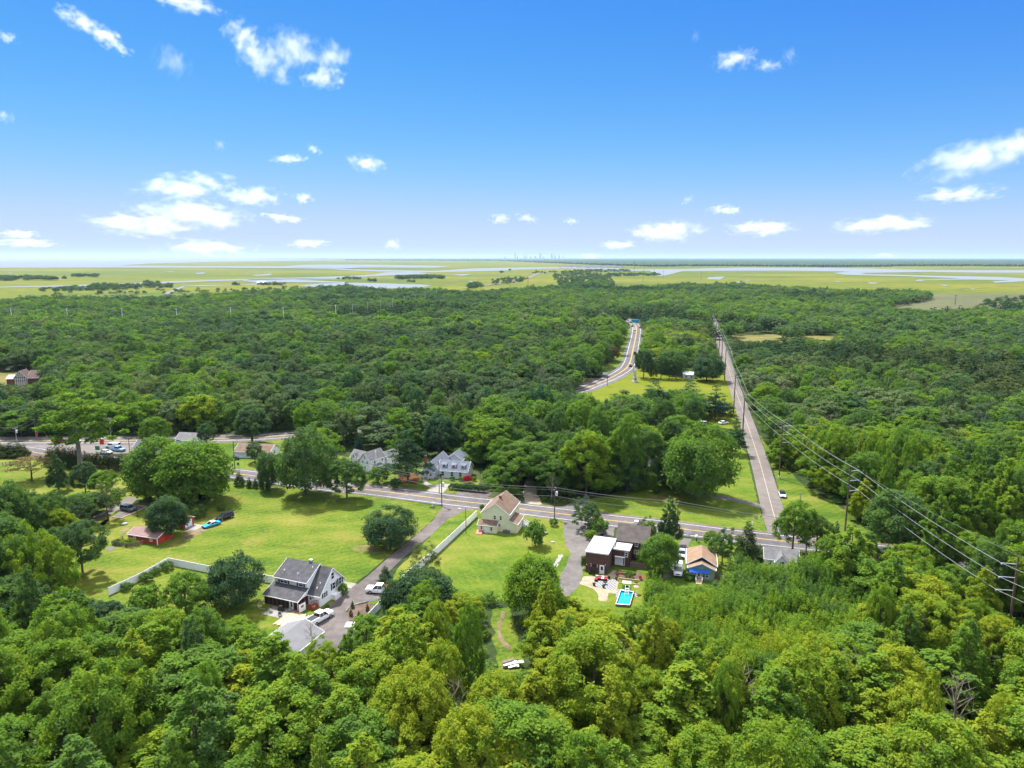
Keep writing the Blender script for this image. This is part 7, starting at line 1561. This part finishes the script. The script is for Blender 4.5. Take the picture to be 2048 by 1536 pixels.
b1 = dist_pole((1214.4, 772), 739, 'pole with small pale billboard on the highway verge', arm=False); dist_pole((1266.6, 744), 720, 'thin pole behind the stone monument', arm=False, r=0.1); dist_pole((1196, 690), 663, 'pale pole above the trees left of the highway', M_polel, arm=False)
bb = tag(MB().box(-2.6, 0.3, -0.08, 0.08, -0.7, 0.7).build('billboard', mat('pale_board', (0.6, 0.58, 0.52))), 'small pale board fixed to the highway pole', 'sign'); bb.location = b1 + Vector((0, -0.3, -2.0))
for j, s in enumerate((-1.0, 0.0, 1.0)):
    o = Vector((0.29 * s, 0.95 * s, 0.2 if s == 0 else -0.1))
    wire('utility_wire', [dm + o, d0 + o, d1 + o, d2 + o, d3 + o, d4 + o], 0.9, 0.03, M_cable, '%s cable of the roadside utility poles' % ('front', 'middle', 'rear')[j])
wire('utility_wire', [q - Vector((0, 0, 2.2)) for q in (d0, d1, d2, d3, d4)], 1.0, 0.045, M_cable, 'lower thick cable of the roadside utility poles')
wire('utility_wire', [Vector((-230, 262, 9)), l1, l2, l3], 1.0, 0.04, M_cable, 'cable along the poles of the asphalt apron'); wire('utility_wire', [Vector((-230, 262, 7.5)), l1 - Vector((0, 0, 1.4)), l2 - Vector((0, 0, 1.4)), l3 - Vector((0, 0, 1.4))], 1.0, 0.04, M_cable, 'lower cable along the poles of the asphalt apron')
# pale poles in the forest
fpts = []
FP = [(21, 616), (133, 616), (243, 616), (352, 616), (460.5, 614), (566, 614), (671, 610), (705, 608), (735, 604), (761, 600), (785, 597), (808, 592), (830, 589), (850, 585), (873, 580)]
for i, (x, y) in enumerate(FP):
    q = G(x, y, 19.0); t = thing('steel_pole', 'pale steel power pole rising from the forest, %s from left' % (ORD + ['thirteenth', 'fourteenth', 'fifteenth'])[i], 'power pole', (q.x, q.y, 0), 0, 'pale poles across the forest')
    MB().tube([(0, 0, 0), (0, 0, 19)], [0.4, 0.25], 6).build('shaft', M_vinyl if i < 7 else M_ins, t); MB().box(-1.6, 1.6, -0.12, 0.12, 18.0, 18.3).build('crossarm', M_ins, t); fpts.append(q)
for j, dz in enumerate((-0.5, -3.0)): wire('power_line', [G(-120, 617, 19) + Vector((0, 0, dz))] + [q + Vector((0, 0, dz)) for q in fpts], 1.5, 0.06, M_cable, '%s dark wire between the pale forest poles' % ('upper', 'lower')[j])
for i, (x, yb, yt) in enumerate(((1268, 556, 520), (1288.5, 541, 522), (1286, 564, 540), (1308, 553, 537), (1056, 580, 560), (1020, 578, 564), (1126, 567, 553), (1238, 548, 534), (1848, 606, 585), (1910, 610, 589), (1326, 556, 541), (1402, 560, 545))):
    q = G(x, yb); h = height_at(q, yt) if yt > 516 else 60
    h = (CAMH - (CAMH) * ((yt - HZ) / (yb - HZ)))
    t = thing('steel_pole', 'thin transmission mast on the marsh, %s listed from near the causeway' % ('tallest' if i == 0 else 'another'), 'power pole', q, 0, 'masts on the marsh'); MB().tube([(0, 0, 0), (0, 0, h)], [0.6, 0.35], 5).build('shaft', M_cable, t); MB().box(-3, 3, -0.3, 0.3, h * 0.88, h * 0.88 + 0.5).build('crossarm', M_cable, t)
    t['label'] = ['tallest mast on the marsh behind the wooded spit', 'mast on the far river bank right of the tallest one', 'mast right of the wooded spit', 'mast in the marsh by the inlet', 'mast near the causeway road', 'mast at the forest edge left of the causeway', 'mast left of the wooded spit', 'mast beside the riverside village', 'left mast on the dry marsh at right', 'right mast on the dry marsh at right', 'mast beside the river inlet on the right', 'mast on the marsh above the side road'][i]
# ================================================================== signs, monument, small things
def sign(b, top, w, hgt, m, label, name='road_sign', pm=None):
    p = G(*b); h = height_at(p, top); t = thing(name, label, 'sign', p, R(-10)); MB().tube([(0, 0, -0.1), (0, 0, h - 0.02)], 0.05, 6).build('post', pm or M_steel, t); MB().box(-w / 2, w / 2, -0.06, -0.03, h - hgt, h).build('plate', m, t); return t
M_sgreen = mat('sign_green', (0.01, 0.2, 0.12), 0.5)
sign((477, 939), 925, 0.9, 1.0, M_sgreen, 'green road sign on the verge below the ranch house'); sign((465.5, 936), 929, 0.5, 0.7, M_sgreen, 'small green sign left of the ranch road sign')
sign((196, 906), 892, 1.9, 1.5, M_sgreen, 'green board sign in front of the asphalt lot'); sign((1512, 1043), 1031, 0.8, 1.1, M_steel, 'grey back of a road sign at the junction'); sign((1521, 1046), 1031, 0.5, 0.5, M_steel, 'slim road sign at the junction right of the grey one'); sign((75, 880), 866, 0.9, 0.9, M_redpaint, 'red sign beside the pale pole on the apron')
pu = thing('fuel_pump_sign', 'red and white upright sign with legs in the asphalt lot', 'sign', G(205, 897)); MB().box(-0.7, 0.7, -0.2, 0.2, 1.6, 3.6).build('panel', M_redpaint, pu); MB().box(-0.75, 0.75, -0.22, 0.22, 3.61, 4.0).build('cap', M_vinyl, pu)
for s in (-0.5, 0.5): MB().box(s - 0.1, s + 0.1, -0.1, 0.1, 0, 1.6).build('leg', M_vinyl, pu)
wp = thing('sign_post', 'white post with cross bar on a small planted mound by the road', 'sign post', G(864.5, 1015)); MB().box(-0.07, 0.07, -0.07, 0.07, 0, 1.9).build('post', M_vinyl, wp); MB().box(0.072, 0.8, -0.04, 0.04, 1.55, 1.65).build('arm', M_vinyl, wp); MB().lathe([(0.9, 0), (0.7, 0.15), (0.1, 0.25)], 10).build('mound', M_floor, wp)
wpp = thing('marker_post', 'short white marker post at the junction verge', 'post', G(1505, 1049)); MB().box(-0.12, 0.12, -0.12, 0.12, 0, 1.1).build('post', M_vinyl, wpp); MB().box(-0.13, 0.13, -0.13, 0.13, 1.1, 1.2).build('cap', M_redpaint, wpp)
mx = thing('mailbox', 'white mailbox on a dark post behind the bungalow roof', 'mailbox', G(1393, 1083)); MB().box(-0.08, 0.08, -0.08, 0.08, 0, 1.2).build('post', M_black, mx); MB().prism([(-0.3, 1.2), (0.3, 1.2), (0.3, 1.5), (0.15, 1.65), (-0.15, 1.65), (-0.3, 1.5)], 'y', -0.4, 0.4).build('box', M_vinyl, mx)
lp = thing('lamp_post', 'black lamp post with round base beside the gravel pad', 'lamp post', G(275, 1033)); MB().tube([(0, 0, 0), (0, 0, 2.3)], 0.06, 6).build('shaft', M_black, lp); MB().lathe([(0.14, 2.3), (0.2, 2.6), (0.05, 2.75)], 8).build('lantern', M_black, lp); MB().lathe([(0.45, 0), (0.4, 0.12)], 10).build('base', M_black, lp)
mo = thing('monument', 'pale stone obelisk monument on a stepped base in the mown field', 'monument', G(1269.5, 764), R(20)); M_stone = mat('pale_granite', (0.42, 0.41, 0.39), 0.8, noise=0.1, nscale=1)
MB().box(-1.5, 1.5, -1.5, 1.5, -0.1, 0.5).build('base_step', M_stone, mo); MB().box(-1.15, 1.15, -1.15, 1.15, 0.5, 1.0).build('base_step', M_stone, mo); MB().box(-0.8, 0.8, -0.8, 0.8, 1.0, 2.6).build('pedestal', M_stone, mo); MB().box(-0.95, 0.95, -0.95, 0.95, 2.6, 2.85).build('cornice', M_stone, mo); MB().box(-0.45, 0.45, -0.83, -0.803, 1.3, 2.3).build('plaque', M_cable, mo)
mb = MB(); mb.lathe([(0.85, 2.85), (0.55, 6.6), (0.02, 7.3)], 4); mb.build('shaft', M_stone, mo)
def boulder(px, label, s, m=M_stone):
    g = np.random.default_rng(int(px[0] * 10)); mb = MB(); pr = [(0.55, 0), (0.95, 0.25), (0.9, 0.6), (0.5, 0.9), (0.05, 1.0)]; mb.lathe(pr, 9); mb.v = [(x * s * (1 + g.normal() * 0.09), y * s * 0.8 * (1 + g.normal() * 0.09), z * s * 0.7 * (1 + g.normal() * 0.06) - 0.05) for x, y, z in mb.v]
    o = tag(mb.build('boulder', m, smooth=True), label, 'boulder'); o.location = G(*px); o.rotation_euler = (0, 0, g.random() * 6); return o
boulder((249, 1049), 'pale boulder on the grass behind the red shed', 0.9); boulder((1106, 1085), 'grey boulder at the edge of the gravel lot', 0.55)
lg = thing('fallen_log', 'pale fallen logs on the lawn right of the yellow house', 'logs', G(1083, 1068), R(-25)); 
for i in range(3): MB().tube([(-1.6, 0.35 * i, 0.25), (1.4, 0.35 * i + 0.2, 0.25)], 0.22, 8).build('log', mat('pale_log', (0.32, 0.25, 0.19), 0.9, noise=0.2, nscale=3), lg)
db = thing('debris_pile', 'heap of white boards and panels in the wood clearing', 'debris', G(1024, 1333), R(10)); g = np.random.default_rng(2)
for i in range(7): MB().obox((g.uniform(-1.1, 1.1), g.uniform(-0.6, 0.6), 0.2 + 0.12 * i), (g.uniform(0.6, 1.3), g.uniform(-0.3, 0.3), 0.1), (g.uniform(-0.2, 0.2), 0.35, 0.05), (0, 0, 0.05)).build('board', M_vinyl if i % 3 else M_greywood, db)
tr = thing('trailer', 'small grey boat on a trailer left of the brown house', 'boat', G(1202, 1070), R(40)); loft(k := MB(), [[(x, -w, 0.8), (x, -w * 0.5, 0.45), (x, w * 0.5, 0.45), (x, w, 0.8)] for x, w in ((-1.6, 0.6), (0, 0.7), (1.2, 0.5), (1.9, 0.05))]); k.build('hull', mat('grey_hull', (0.45, 0.42, 0.4), 0.5), tr)
for s in (-0.6, 0.6): MB().tube([(0, s - 0.06, 0.3), (0, s + 0.06, 0.3)], 0.3, 10).build('wheel', M_tyre, tr)
MB().box(-1.5, 2.6, -0.06, 0.06, 0.36, 0.44).build('frame', M_steel, tr)
ts = thing('play_set', 'teal and blue tarpaulins in the trees right of the dormer house', 'play set', G(948, 925), R(-10)); MB().slab([(-2.2, -0.6, 1.9), (-0.6, -0.6, 1.9), (-0.6, 0.6, 2.4), (-2.2, 0.6, 2.4)], 0.05).build('canopy', mat('teal_plastic', (0.02, 0.4, 0.42), 0.4), ts); MB().slab([(0.2, -0.6, 1.4), (2.2, -0.6, 1.2), (2.2, 0.6, 1.8), (0.2, 0.6, 1.9)], 0.05).build('canopy', P_blue, ts)
for x in (-2.1, -0.7, 0.3, 2.1):
    for y in (-0.5, 0.5): MB().box(x - 0.05, x + 0.05, y - 0.05, y + 0.05, 0, 1.3).build('post', M_greywood, ts)
